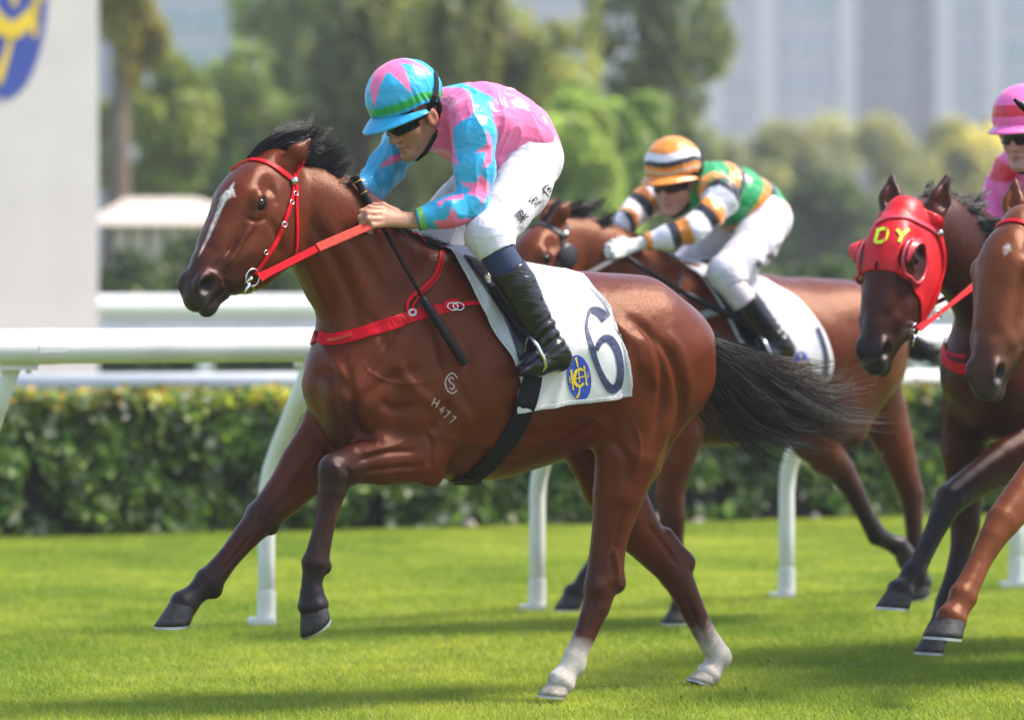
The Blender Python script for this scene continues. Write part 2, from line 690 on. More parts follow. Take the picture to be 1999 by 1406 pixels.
# the rail hangs out over the track in front of the post feet
OUT = .46
mb = MB()
ends = [RA - RD * (sp * 5) + RN * OUT, RA + RD * (sp * 16) + RN * OUT]
pts = [ends[0] * (1 - t) + ends[1] * t + Vector((0, 0, RH)) - RO for t in np.linspace(0, 1, 43)]
mb.tube(pts, .073, 20)
mb.build("top_rail", M_PVC, rail, True)
for k in (-.92, 5.08, 11.08):
    mbj = MB()
    p = RA + RD * (sp * k) + RN * OUT + Vector((0, 0, RH)) - RO
    mbj.tube([p - RD * .06, p + RD * .06], .0755, 20)
    mbj.build("rail_sleeve", M_PVC, rail, False)
prof = [(0, 0), (0, .30), (0, .54), (.012, .62), (.045, .70), (.10, .785), (.25, .985), (.42, RH - .05)]
mbp = MB()
mbp.tube([RN * a + Vector((0, 0, z)) for a, z in prof], [.038, .038, .038, .039, .039, .039, .038, .038], 14)
me_post = mesh_np("post", mbp.v, mbp.f, True)
mbs = MB()
mbs.box((-.02, 0, .02), (.12, .10, .04))
mbs.tube([Vector((0, 0, .045)), Vector((0, 0, .16))], .0415, 14)
mbb = MB()
mbb.box((0, 0, 0), (.17, .075, .028), Matrix.Rotation(math.atan2(RD.y, RD.x), 3, 'Z'))
mbb.tube([RD * .06 + Vector((0, 0, -.03)), RD * .06 + Vector((0, 0, .0))], .012, 8)
mbb.tube([RD * -.06 + Vector((0, 0, -.03)), RD * -.06 + Vector((0, 0, .0))], .012, 8)
me_brk = mesh_np("bracket", mbb.v, mbb.f, False)
me_shoe = mesh_np("post_foot", mbs.v, mbs.f, False)
for k in range(-5, 17):
    q = RA + RD * (sp * k) - RO
    o = link("post", me_post, None if me_post.materials else M_PVC, rail)
    o.location = q
    br_ = link("bracket", me_brk, None if me_brk.materials else M_PVC, o)
    br_.location = RN * (OUT - .035) + Vector((0, 0, RH - .083))
    f = link("post_foot", me_shoe, None if me_shoe.materials else M_PVC, o)

# ------------------------------------------------------------------ hedge
M_LEAF = simple("hedge_leaf", (1, 1, 1), rough=0.42, noise=0.1, scale=5, spec=0.45, attr=True)
M_DARKCORE = simple("hedge_core", (0.022, 0.020, 0.012), rough=0.9, noise=0.4, scale=12)


def add_translucent(m, k):
    nt = m.node_tree
    b = nt.nodes["Principled BSDF"]
    tl = N(nt, "ShaderNodeBsdfTranslucent")
    ms = N(nt, "ShaderNodeMixShader")
    ms.inputs[0].default_value = k
    nt.links.new(b.inputs["Base Color"].links[0].from_socket, tl.inputs[0])
    nt.links.new(b.outputs[0], ms.inputs[1])
    nt.links.new(tl.outputs[0], ms.inputs[2])
    nt.links.new(ms.outputs[0], nt.nodes["Material Output"].inputs[0])


add_translucent(M_LEAF, .35)


def leaves(pos, nor, size, colr, r, name, mat, aspect=.55, bend=.25):
    """pointed leaves: two quads folded along the midrib; pos (n,3), nor (n,3) rough facing"""
    n = len(pos)
    d = nor + r.normal(size=(n, 3)) * .75
    d /= np.linalg.norm(d, axis=1, keepdims=True) + 1e-9
    t = np.cross(d, r.normal(size=(n, 3)))
    t /= np.linalg.norm(t, axis=1, keepdims=True) + 1e-9
    s = np.cross(d, t)
    L = size[:, None]
    a = pos - t * L * .5
    bq = pos + t * L * .5 - d * L * bend * .3
    lf = pos + s * L * aspect * .5 + d * L * bend * .5
    rt = pos - s * L * aspect * .5 + d * L * bend * .5
    V = np.stack([a, rt, bq, lf], 1).reshape(-1, 3)
    base = np.arange(n)[:, None] * 4
    F = np.concatenate([base + np.array([[0, 1, 2]]), base + np.array([[0, 2, 3]])], 0)
    return mesh_np(name, V, F, False, np.repeat(colr, 4, axis=0))


HA, HB = on_ground(0, 1056), on_ground(1850, 1012)
HD = (HB - HA).normalized()
HN = Vector((HD.y, -HD.x, 0))
if HN.y > 0:
    HN = -HN
hedge = empty("hedge", HA, math.atan2(HD.y, HD.x))
tag(hedge, "clipped green hedge with yellow tips behind the running rail", "hedge")
HL0, HL1, HT, HHt = -3.0, 13.0, 1.3, .865
r = np.random.default_rng(5)
# leaf shell: front, top, ends (local: x along, y away from the camera, z up)
nl = 30000
u = r.random(nl)
x = HL0 + (HL1 - HL0) * r.random(nl)
front = r.random(nl) < .68
dep = np.abs(r.normal(size=nl)) * .07
bump = vnoise(np.stack([x * 2.2, u * 2.5, 0 * x], 1), 2) * .07
y = np.where(front, bump + dep, u * HT)
z = np.where(front, u * HHt, HHt - dep + vnoise(np.stack([x * 2.2, u * 3, 0 * x], 1), 7) * .035)
z = np.where(front, np.minimum(z, HHt + .02), z)
gap = vnoise(np.stack([x * 1.3, z * 2.2, 0 * x], 1), 12) + .5 - z * .9 + .3 * r.random(nl)
keep = ~(front & (gap > 1.02) & (z < .30)) & ~(front & (vnoise(np.stack([x * 4.5, z * 5.5, 0 * x], 1), 55) < -.52))
x, y, z, front = x[keep], y[keep], z[keep], front[keep]
nl = len(x)
nor = np.where(front[:, None], np.array((0, -1, .35)), np.array((0, -.2, 1)))
sz = .080 + .085 * r.random(nl)
tip = np.clip((z - HHt + .12) / .12, 0, 1) * (r.random(nl) < .55)
g = r.random(nl)[:, None]
cl = np.array((.038, .088, .012)) * (1 - g) + np.array((.155, .235, .034)) * g
yel = np.where(r.random(nl)[:, None] < .5, np.array((.52, .50, .02)), np.array((.46, .28, .06)))
cl = cl * (1 - tip[:, None] * .85) + yel * tip[:, None] * .85
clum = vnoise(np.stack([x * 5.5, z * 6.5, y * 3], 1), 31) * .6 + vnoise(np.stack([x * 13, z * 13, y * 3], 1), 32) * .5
cl *= np.clip(1.1 + 1.1 * clum, .45, 2.2)[:, None]  # lit clumps and dark gaps put into the leaf colour
pale = (r.random(nl) < .07) & front
cl[pale] = np.array((.34, .38, .24))  # scattered lit leaves, painted paler
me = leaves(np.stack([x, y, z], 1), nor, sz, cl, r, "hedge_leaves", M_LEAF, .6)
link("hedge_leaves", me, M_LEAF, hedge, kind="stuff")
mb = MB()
mb.box(((HL0 + HL1) / 2, HT / 2 + .04, HHt / 2 - .06), (HL1 - HL0, HT - .16, HHt - .14))  # solid dark box standing in for the shade between the leaves
mb.build("hedge_core", M_DARKCORE, hedge)
# pale stones lying under the hedge foot
M_STONE = simple("pale_stone", (0.27, 0.23, 0.20), rough=0.8, noise=0.3, scale=9, bump=0.4, bscale=20)
bm = bmesh.new()
bmesh.ops.create_icosphere(bm, subdivisions=2, radius=1)
for v_ in bm.verts:
    v_.co *= 1 + .15 * math.sin(v_.co.x * 5 + v_.co.y * 3) + .1 * math.sin(v_.co.z * 7)
me_stone = bpy.data.meshes.new("stone")
bm.to_mesh(me_stone)
bm.free()
me_stone.materials.append(M_STONE)
for i in range(9):
    o = link("stone", me_stone)
    sx_ = HL0 + 5.4 + 6.0 * r.random()
    p = HA + HD * sx_ + HN * (-.10 + .10 * r.random())
    k = .028 + .03 * r.random()
    o.location = (p.x, p.y, k * .5)
    o.scale = (k * (1 + r.random()), k, k * (.7 + .4 * r.random()))
    o.rotation_euler = (0, 0, r.random() * 6)
    tag(o, "pale stone lying at the foot of the hedge", "stone", "pale stones along the foot of the hedge")

# second white rail just behind the hedge
M_PAINT = simple("white_painted_metal", (0.78, 0.77, 0.76), rough=0.45, noise=0.05, scale=4)


def fence_rail(name, label, ya, yb, xa, xb, d0, d1, build):
    pass


def straight_rail(name, label, p0, p1, h, rad, every, post_r):
    e = empty(name, p0, 0)
    tag(e, label, "rail")
    d = (p1 - p0)
    L = d.length
    d.normalize()
    mb = MB()
    mb.tube([Vector((0, 0, h)), d * (L / 2) + Vector((0, 0, h)), d * L + Vector((0, 0, h))], rad, 16)
    mb.build("top_rail", M_PAINT, e, True)
    mb = MB()
    mb.tube([Vector((0, 0, 0)), Vector((0, 0, h - rad * .8))], post_r, 10)
    me = mesh_np("post", mb.v, mb.f, True)
    me.materials.append(M_PAINT)
    k = 0
    while k * every < L:
        o = link("post", me, None, e)
        o.location = d * (k * every)
        k += 1
    return e


pa, pb = at_depth(-120, 751, 26.6), at_depth(2150, 740, 28.4)
z_ = pa.z
straight_rail("low_rail", "thin white rail running just behind the clipped hedge", Vector((pa.x, pa.y, 0)), Vector((pb.x, pb.y, 0)), z_ + .01, .060, 2.2, .03)
# the far white fence, a deep board on posts at eye level
A, B = at_depth(-160, 0, 44.0), at_depth(2150, 0, 49.0)
A.z = B.z = 0
far = empty("board_fence", A, 0)
tag(far, "white board fence across the far side of the course", "fence")
fd_ = (B - A).normalized()
FL = (B - A).length
rot = Matrix.Rotation(math.atan2(fd_.y, fd_.x), 3, 'Z')
mb = MB()
mb.tube([fd_ * (FL * t) + Vector((0, 0, 1.40)) for t in np.linspace(0, 1, 12)], .115, 18)
mb.build("top_rail", M_PAINT, far, True)
mb = MB()
mb.box(fd_ * (FL / 2) + Vector((0, 0, 1.15)) + Vector((0, .02, 0)), (FL, .04, .34), rot @ Matrix.Rotation(math.radians(-38), 3, 'X'))  # tilted back so its face picks up more skylight
mb.build("lower_board", simple("pink_tinted_panel", (0.76, 0.71, 0.74), rough=.6, noise=.08, scale=3), far)  # pinkish tint offsets the green light bounced off the turf
mb = MB()
mb.box((0, .02, .60), (.16, .12, 1.2))
me = mesh_np("post", mb.v, mb.f, False)
me.materials.append(M_PAINT)
for k in np.arange(0.3, FL, 1.45):
    o = link("post", me, None, far)
    o.location = fd_ * k
# green windbreak behind it
M_GREENNET = simple("green_netting", (0.015, 0.11, 0.055), rough=.8, noise=.2, scale=5)
e = empty("windbreak", A + Vector((0, 2.0, 0)), 0)
tag(e, "low green netting strip stretched behind the white board fence", "netting")
mb = MB()
mb.box(fd_ * (FL / 2) + Vector((0, 0, .32)), (FL, .03, .64), rot)
mb.build("netting", M_GREENNET, e)

# ------------------------------------------------------------------ winning-post panel with a crest
M_PANEL = simple("off_white_panel", (0.60, 0.54, 0.50), rough=0.5, noise=0.05, scale=2)
M_PBLUE = simple("crest_blue_paint", (0.030, 0.060, 0.30), rough=0.5, noise=0.05, scale=3)
M_PGOLD = simple("crest_gold_paint", (0.72, 0.50, 0.02), rough=0.5, noise=0.1, scale=3)
D_ = 36.0
pr, plft = at_depth(192, 0, D_), at_depth(-330, 0, D_ - 1.0)
pan = empty("crest_panel", ((pr.x + plft.x) / 2, (pr.y + plft.y) / 2, 0), math.atan2(pr.y - plft.y, pr.x - plft.x))
tag(pan, "tall off-white panel bearing a blue oval crest with gold marks", "sign")
wd_ = (pr - plft).length
top = at_depth(0, -560, D_).z
mb = MB()
mb.box((0, .2, top / 2), (wd_, .4, top))
mb.build("board", M_PANEL, pan)


def psc(px, py):
    """picture place to panel coordinates"""
    q = at_depth(px, py, D_ - .35)
    v = q - Vector(pan.location)
    a = pan.rotation_euler[2]
    return v.x * math.cos(a) + v.y * math.sin(a), q.z


V = []
cxp, cyp = 10, -40
for k in range(64):
    a = 2 * math.pi * k / 64
    x, z = psc(cxp + 96 * math.cos(a), cyp + 232 * math.sin(a))
    V.append((x, -.012, z))
V2 = [(x, .0, z) for x, y, z in V]
Fc = [tuple(range(64))] + [(k, 64 + k, 64 + (k + 1) % 64, (k + 1) % 64) for k in range(64)]
crp = link("crest", mesh_np("crest", V + V2, Fc, False), M_PBLUE, pan)


def flat_stroke(polys, y):
    V, Fc = [], []
    for pts, w in polys:
        p = catmull(pts, 6) if len(pts) > 2 else np.array(pts, float)
        d = np.gradient(p, axis=0)
        d /= np.linalg.norm(d, axis=1, keepdims=True)
        s = np.stack([-d[:, 1], d[:, 0]], 1)
        w = np.interp(np.linspace(0, 1, len(p)), np.linspace(0, 1, len(w)), w) if hasattr(w, '__len__') else np.full(len(p), float(w))
        b = len(V)
        for i in range(len(p)):
            for sg in (-.5, .5):
                q = p[i] + s[i] * sg * w[i]
                x, z = psc(*q)
                V.append((x, y, z))
        for i in range(len(p) - 1):
            Fc.append((b + 2 * i, b + 2 * i + 1, b + 2 * i + 3, b + 2 * i + 2))
    return V, Fc


V, Fc = flat_stroke([([(62, -70), (20, -100), (-28, -70), (-40, -20), (-20, 30), (22, 58), (62, 34), (78, 12)], [26, 34, 36, 36, 36, 36, 30, 22]),
                     ([(77, -110), (80, -20), (74, 70)], [16, 10, 12]), ([(-60, -110), (-56, -20), (-62, 70)], [16, 10, 12]),
                     ([(-70, -10), (20, -24), (96, -6)], 10), ([(27, -240), (26, -160), (28, -100)], [18, 10, 10]), ([(28, -100), (29, 10)], 12), ([(24, 66), (10, 110), (-12, 160)], [9, 14, 26])], -.018)
link("crest_emblem", mesh_np("crest_emblem", V, Fc, False), M_PGOLD, crp)
# ================================================================== beyond the course
M_TLEAF = simple("tree_leaf", (1, 1, 1), rough=0.5, noise=0.1, scale=2, spec=0.35, attr=True)
add_translucent(M_TLEAF, .55)
M_BARK = simple("bark", (0.12, 0.085, 0.06), rough=0.9, noise=0.35, scale=3, bump=0.5, bscale=8)
M_PALEBARK = simple("pale_bark", (0.17, 0.125, 0.09), rough=0.9, noise=0.3, scale=3, bump=0.5, bscale=8)
TREES = {}


def tree(name, label, px0, px1, py_top, py_bot, d, ca, cb, seed, group, nleaf=5200, leaf=.26, depth_k=.7, trunk_px=None, bark=M_BARK, gaps=.5, yel=0.0, lobes=26):
    """a tree whose crown spans the given picture box at distance d; the trunk reaches the ground"""
    r = np.random.default_rng(seed)
    a, b_ = at_depth(px0, py_top, d), at_depth(px1, py_bot, d)
    cxw, W = (a.x + b_.x) / 2, (b_.x - a.x) / 2
    zt, zb = a.z, max(b_.z, .15)
    zc, Hh = (zt + zb) / 2, (zt - zb) / 2
    tx = (trunk_px - CX) / FPX * d if trunk_px is not None else cxw
    e = empty(name, (tx, d, 0))
    tag(e, label, "tree" if 'bush' not in name else "bush", group)
    D = W * depth_k
    # lobes of foliage
    L = []
    while len(L) < lobes:
        q = r.normal(size=3)
        q /= np.linalg.norm(q)
        q *= (.35 + .62 * r.random())
        rad = (.20 + .18 * r.random())
        L.append((q, rad))
    pos, nor, lob = [], [], []
    per = nleaf // lobes
    for i, (q, rad) in enumerate(L):
        v = r.normal(size=(per, 3))
        v /= np.linalg.norm(v, axis=1, keepdims=True)
        rr = rad * (.70 + .42 * r.random((per, 1)) ** .7)
        p = q + v * rr
        pos.append(p)
        nor.append(v)
        lob.append(np.full(per, i))
    pos, nor, lob = np.concatenate(pos), np.concatenate(nor), np.concatenate(lob)
    keep = (vnoise(pos * 3.1 + seed, seed) > -gaps) & (np.linalg.norm(pos, axis=1) < 1.12)
    pos, nor, lob = pos[keep], nor[keep], lob[keep]
    n = len(pos)
    P = pos * np.array((W, D, Hh)) + np.array((cxw - tx, 0, zc))
    P[:, 2] = np.maximum(P[:, 2], .05)
    tl = np.clip(r.random(lobes)[lob] ** 1.3 * .75 + r.random(n) * .3, 0, 1)
    ca, cb = np.array(ca) * 2.5, np.array(cb) * 3.3
    cl = ca[None] * (1 - tl[:, None]) + cb[None] * tl[:, None]
    if yel:
        ym = r.random(n) < yel * (.3 + 1.2 * r.random(lobes)[lob])
        cl[ym] = np.array((.30, .26, .03)) * (.7 + .6 * r.random((ym.sum(), 1)))
    hi = r.random(n) < .05  # sparse bright leaves: highlights put into the leaf colour
    cl[hi] = np.array((.52, .52, .30)) * (.6 + .6 * r.random((hi.sum(), 1)))
    sz = leaf * (.7 + .6 * r.random(n))
    me = leaves(P, nor + np.array((0, 0, .4)), sz, cl, r, "crown", M_TLEAF, .6)
    link("crown", me, M_TLEAF, e)
    mb = MB()
    tr = min(max(.10, .035 * zt), .26)
    top = np.array((cxw - tx, 0, zc + Hh * .25))
    p0 = np.array((0, 0, -.05))
    k1, k2 = p0 * .6 + top * .4 + np.array((.15 * W * (r.random() - .5), 0, 0)), p0 * .3 + top * .7
    mb.tube(catmull([p0, k1, k2, top], 4), list(np.linspace(tr, tr * .35, 13)), 9)
    for i in range(7):
        t = .35 + .5 * r.random()
        s0 = p0 * (1 - t) + top * t
        q, rad = L[i]
        en = q * np.array((W, D, Hh)) * .95 + np.array((cxw - tx, 0, zc))
        md = (s0 + en) / 2 + np.array((0, 0, .06 * zt))
        mb.tube(catmull([s0, md, en], 4), list(np.linspace(tr * .4, tr * .10, 9)), 6)
    mb.build("trunk", bark, e, True)
    return e


GT = "trees beyond the course"
DKG, MDG, LTG = (.050, .066, .022), (.105, .138, .034), (.200, .255, .055)
tree("tree", "tall yellowing tree with a bare brown trunk next to the crest panel", 165, 330, -190, 170, 62, (.06, .065, .02), (.20, .17, .03), 1, GT, 3200, .28, trunk_px=205, bark=M_PALEBARK, gaps=.25, yel=.25)
tree("tree", "bushy yellow-green tree low behind the cream canopy roof", 185, 420, 110, 430, 68, MDG, (.16, .18, .035), 2, GT, 4200, .26, gaps=.35, yel=.12)
tree("tree", "mid-green tree between the canopy roof and the dark central trees", 350, 660, 75, 520, 72, MDG, (.095, .13, .03), 3, GT, 5600, .27, gaps=.30, yel=.04)
tree("tree", "large dark green tree behind the first horse's head", 520, 900, -160, 560, 66, (.06, .075, .025), (.15, .16, .05), 4, GT, 7200, .27, gaps=.5, yel=.02)
tree("tree", "tall olive green tree right above the leading jockey's back", 780, 1210, -260, 560, 64, (.085, .095, .028), (.21, .21, .055), 5, GT, 7800, .27, gaps=.5, yel=.06)
tree("tree", "dark tree with ragged side branches at the right end of the tree line", 1080, 1425, -190, 440, 70, DKG, (.10, .115, .035), 6, GT, 6200, .27, gaps=.28, yel=.03)
tree("tree", "bright green tree above the orange-capped jockey's back", 1060, 1330, 150, 470, 58, (.06, .10, .02), LTG, 7, GT, 5200, .24, gaps=.6)
tree("tree", "dark underlayer tree filling the gap behind the leading jockey's arms", 640, 1010, 230, 590, 76, (.03, .045, .015), (.10, .13, .03), 8, GT, 5600, .27, gaps=.6, yel=.06)
tree("tree", "dark green tree behind the orange-capped jockey's head", 960, 1440, 260, 600, 78, DKG, MDG, 9, GT, 6800, .27, gaps=.6)
tree("tree", "pale green tree filling the far gap left of the dark central trees", 300, 560, 150, 560, 92, MDG, (.12, .15, .04), 14, GT, 4200, .32, gaps=.6, yel=.06)
tree("tree", "mid-green tree rising behind the leading jockey's helmet", 600, 860, 40, 520, 90, MDG, (.12, .14, .045), 15, GT, 5200, .34, gaps=.6, yel=.05)
tree("tree", "yellow-green tree behind the leading jockey's back", 860, 1130, 20, 520, 90, MDG, (.15, .16, .04), 16, GT, 5200, .34, gaps=.6, yel=.12)
tree("tree", "light green tree low between the two front jockeys", 1010, 1260, 210, 560, 54, MDG, LTG, 17, GT, 4200, .24, gaps=.8, yel=.04)
tree("tree", "tall mid-green tree standing directly above the leading horse's ears", 440, 700, -120, 300, 84, MDG, (.13, .15, .045), 18, GT, 4600, .32, gaps=.35, yel=.05)
GH = "hazy trees far off on the right"
tree("tree", "wide hazy grey-green tree far off below the pale towers", 1400, 1800, 190, 560, 135, (.07, .075, .035), (.17, .165, .06), 10, GH, 6500, .5, gaps=.7, yel=.05)
tree("tree", "hazy yellow-green tree at the far right behind the pink-capped jockey", 1720, 2080, 235, 590, 150, (.12, .12, .035), (.34, .30, .06), 11, GH, 6000, .55, gaps=.7, yel=.1)
tree("tree", "dark rounded tree standing right of the orange-capped jockey", 1500, 1720, 345, 600, 95, DKG, (.06, .08, .028), 12, GH, 4800, .32, gaps=.8)
tree("tree", "olive hazy tree between the towers and the dark rounded tree", 1330, 1560, 260, 580, 120, (.065, .075, .03), (.16, .16, .05), 13, GH, 4800, .45, gaps=.7)
GB = "dark bushes behind the white board fence"
for i, (x0, x1, yt, lab) in enumerate([(170, 330, 478, "dark bush beside the foot of the crest panel"), (290, 450, 462, "dark pointed bush under the cream canopy roof"), (420, 640, 455, "dark broad bush behind the leading horse's muzzle"),
                                       (600, 860, 470, "dark bush hidden behind the leading horse's neck"), (1180, 1480, 440, "dark bush behind the second horse's saddle"), (1440, 1760, 500, "dark bush behind the second horse's rump"),
                                       (1700, 2060, 480, "dark bush at the far right behind the horses' heads"), (840, 1200, 470, "dark bush behind the leading horse's withers")]):
    tree("bush", lab, x0, x1, yt, 800, 50 + i * .5, (.018, .036, .012), (.045, .070, .020), 30 + i, GB, 4200, .20, gaps=1.2, lobes=26)

# ---- low cream canopy building behind the crest panel
M_CREAM = simple("cream_roof", (0.62, 0.52, 0.44), rough=.6, noise=.08, scale=1)
M_SHADEWALL = simple("shaded_wall", (0.34, 0.30, 0.26), rough=.8, noise=.1, scale=1)  # the shade under the canopy is put into the wall colour
a, b_ = at_depth(178, 388, 56), at_depth(470, 388, 57.5)
bl = empty("canopy_building", ((a.x + b_.x) / 2, 58, 0))
tag(bl, "low pavilion with a cream canopy roof left of the leading horse's head", "building")
Wb = (b_.x - a.x)
zt, zl = a.z, at_depth(0, 440, 56).z
mb = MB()
mb.add([(-Wb / 2, -3.2, zl), (Wb / 2, -3.2, zl), (Wb / 2, 3, zl), (-Wb / 2, 3, zl), (-Wb / 2 + .5, -2.2, zt), (Wb / 2 - .5, -2.2, zt), (Wb / 2 - .5, 2, zt), (-Wb / 2 + .5, 2, zt)],
       [(3, 2, 1, 0), (4, 5, 6, 7), (0, 1, 5, 4), (1, 2, 6, 5), (2, 3, 7, 6), (3, 0, 4, 7)])
mb.build("roof", M_CREAM, bl)
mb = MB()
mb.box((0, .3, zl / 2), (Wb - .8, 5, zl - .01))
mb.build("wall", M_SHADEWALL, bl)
me = None
for k in range(5):
    mb = MB()
    mb.box((-Wb / 2 + .5 + k * (Wb - 1) / 4, -2.9, zl / 2), (.16, .16, zl - .02))
    mb.build("post", M_CREAM, bl)

# ---- far towers
M_TOWER = simple("hazed_tower_cladding", (0.44, 0.445, 0.49), rough=.7, noise=.05, scale=.2)  # tower colours paled and flattened: part of the haze is painted in
M_PIER = simple("hazed_pier", (0.53, 0.525, 0.55), rough=.7, noise=.05, scale=.2)
M_GLASS = simple("hazed_tower_glass", (0.31, 0.34, 0.42), rough=.15, noise=.25, scale=.15, spec=.6)
M_TEALGLASS = simple("teal_glass", (0.20, 0.33, 0.37), rough=.15, noise=.25, scale=.15, spec=.6)


def tower(label, px0, px1, d, storeys, step, bays, piers, seed, glass=M_GLASS, height=60, depth=25, group="pale towers in the haze"):
    r = np.random.default_rng(seed)
    x0, x1 = (px0 - CX) / FPX * d, (px1 - CX) / FPX * d
    W = x1 - x0
    e = empty("tower_block", ((x0 + x1) / 2, d, 0))
    tag(e, label, "building", group)
    mb = MB()
    mb.box((0, depth / 2, height / 2), (W, depth, height))
    mb.build("wall", M_TOWER, e)
    bw = W / bays
    mesh = {}
    k = 0
    for s in range(storeys):
        z = 2.0 + s * step
        for i in range(bays):
            if any(abs((i + .5) * bw - p * W) < bw * .5 for p in piers):
                continue
            g = M_TEALGLASS if r.random() < .12 else glass
            if g.name not in mesh:
                mb = MB()
                mb.box((0, 0, 0), (bw * .80, .3, step * .56))
                mesh[g.name] = mesh_np("window", mb.v, mb.f, False)
                mesh[g.name].materials.append(g)
            o = link("window", mesh[g.name], None, e)
            o.location = (-W / 2 + (i + .5) * bw, -.10, z + step * .5)
        mb = MB()
    for p in piers:
        mb = MB()
        mb.box((-W / 2 + p * W, -.5, height / 2), (max(bw * .7, 1.6), 1.2, height + .6))
        mb.build("pier", M_PIER, e)
    if seed % 2:
        mb = MB()
        mb.box((0, depth / 2, height + .4), (W + .8, depth + .8, .8))
        mb.build("parapet", M_PIER, e)
    return e


tower("pale tower with a white pier standing left of the other hazy towers", 1370, 1668, 380, 9, 3.6, 7, (.08, .42, .95), 1, height=62)
tower("pale blue-grey tower above the red-hooded horse", 1672, 1830, 400, 9, 3.6, 4, (.55,), 3, height=66)
tower("wide pale glass tower at the far right edge", 1834, 2180, 390, 9, 3.6, 8, (.02, .30, .98), 5, height=64)
tower("pale teal tower rising between the yellowing tree and the dark trees", 250, 600, 330, 9, 3.4, 7, (.0, 1.0), 7, M_TEALGLASS, height=58)
tower("white block glimpsed through the gap in the left-hand trees", 440, 640, 240, 6, 3.2, 4, (.5,), 9, height=19)
tower("grey tower mostly hidden by the tall central trees", 620, 1360, 360, 8, 3.6, 14, (.2, .5, .8), 11, height=60)
tower("pale tower seen past the left edge of the crest panel", -260, 230, 350, 9, 3.6, 9, (.3, .7), 13, height=60)

# ---- hills closing the view, and a path beyond the fence
M_HILL = simple("distant_hill_scrub", (0.05, 0.07, 0.035), rough=.9, noise=.3, scale=.02)
V, Fc = [], []
nx_ = 60
for i in range(nx_):
    x = -1500 + 3000 * i / (nx_ - 1)
    hz = 70 + 45 * math.sin(i * .35) + 25 * math.sin(i * .9 + 1)
    V += [(x, 1250, -1), (x, 1600, hz), (x, 2300, -1)]
for i in range(nx_ - 1):
    for j in (0, 1):
        Fc.append((i * 3 + j, (i + 1) * 3 + j, (i + 1) * 3 + j + 1, i * 3 + j + 1))
link("hills", mesh_np("hills", V, Fc, True), M_HILL, kind="structure")
M_PATH = simple("grey_path", (0.27, 0.25, 0.23), rough=.9, noise=.15, scale=2)
mb = MB()
mb.add([(-40, 31, .004), (40, 36, .004), (40, 41, .004), (-40, 36, .004)], [(0, 1, 2, 3)])
mb.build("path", M_PATH, kind="structure")

# ---- haze
m = bpy.data.materials.new("haze")
m.use_nodes = True
nt = m.node_tree
nt.nodes.remove(nt.nodes["Principled BSDF"])
pv = N(nt, "ShaderNodeVolumePrincipled")
pv.inputs["Color"].default_value = (.90, .92, 1, 1)
pv.inputs["Density"].default_value = HAZE
pv.inputs["Anisotropy"].default_value = .2
nt.links.new(pv.outputs[0], nt.nodes["Material Output"].inputs["Volume"])
mb = MB()
mb.box((0, 1400, 64), (6400, 3400, 130))
link("haze", mesh_np("haze", mb.v, mb.f, False), m, kind="stuff")
# ================================================================== horses
BAY = np.array((0.098, 0.0175, 0.0042))
BLACKPT = np.array((0.018, 0.013, 0.012))
WHITEHAIR = np.array((0.62, 0.58, 0.54))
GREYSKIN = np.array((0.035, 0.031, 0.033))


def unit(v):
    v = np.asarray(v, dtype=float)
    return v / np.linalg.norm(v)


class HeadFrame:
    """u: poll to muzzle, v: towards the face, w: to the horse's left"""

    def __init__(self, poll, muzzle, left=(0, 1, 0), s=1.0):
        self.o = np.asarray(poll, dtype=float)
        self.u = unit(np.asarray(muzzle) - self.o)
        l = np.asarray(left, dtype=float)
        self.w = unit(l - self.u * (l @ self.u))
        self.v = np.cross(self.w, self.u)
        if self.v[2] < -0.2:
            self.v = -self.v
        self.s = s

    def __call__(self, u, v, w=0.0):
        return self.o + self.s * (self.u * u + self.v * v + self.w * w)

    def R(self):
        return np.stack([self.u, self.v, self.w])


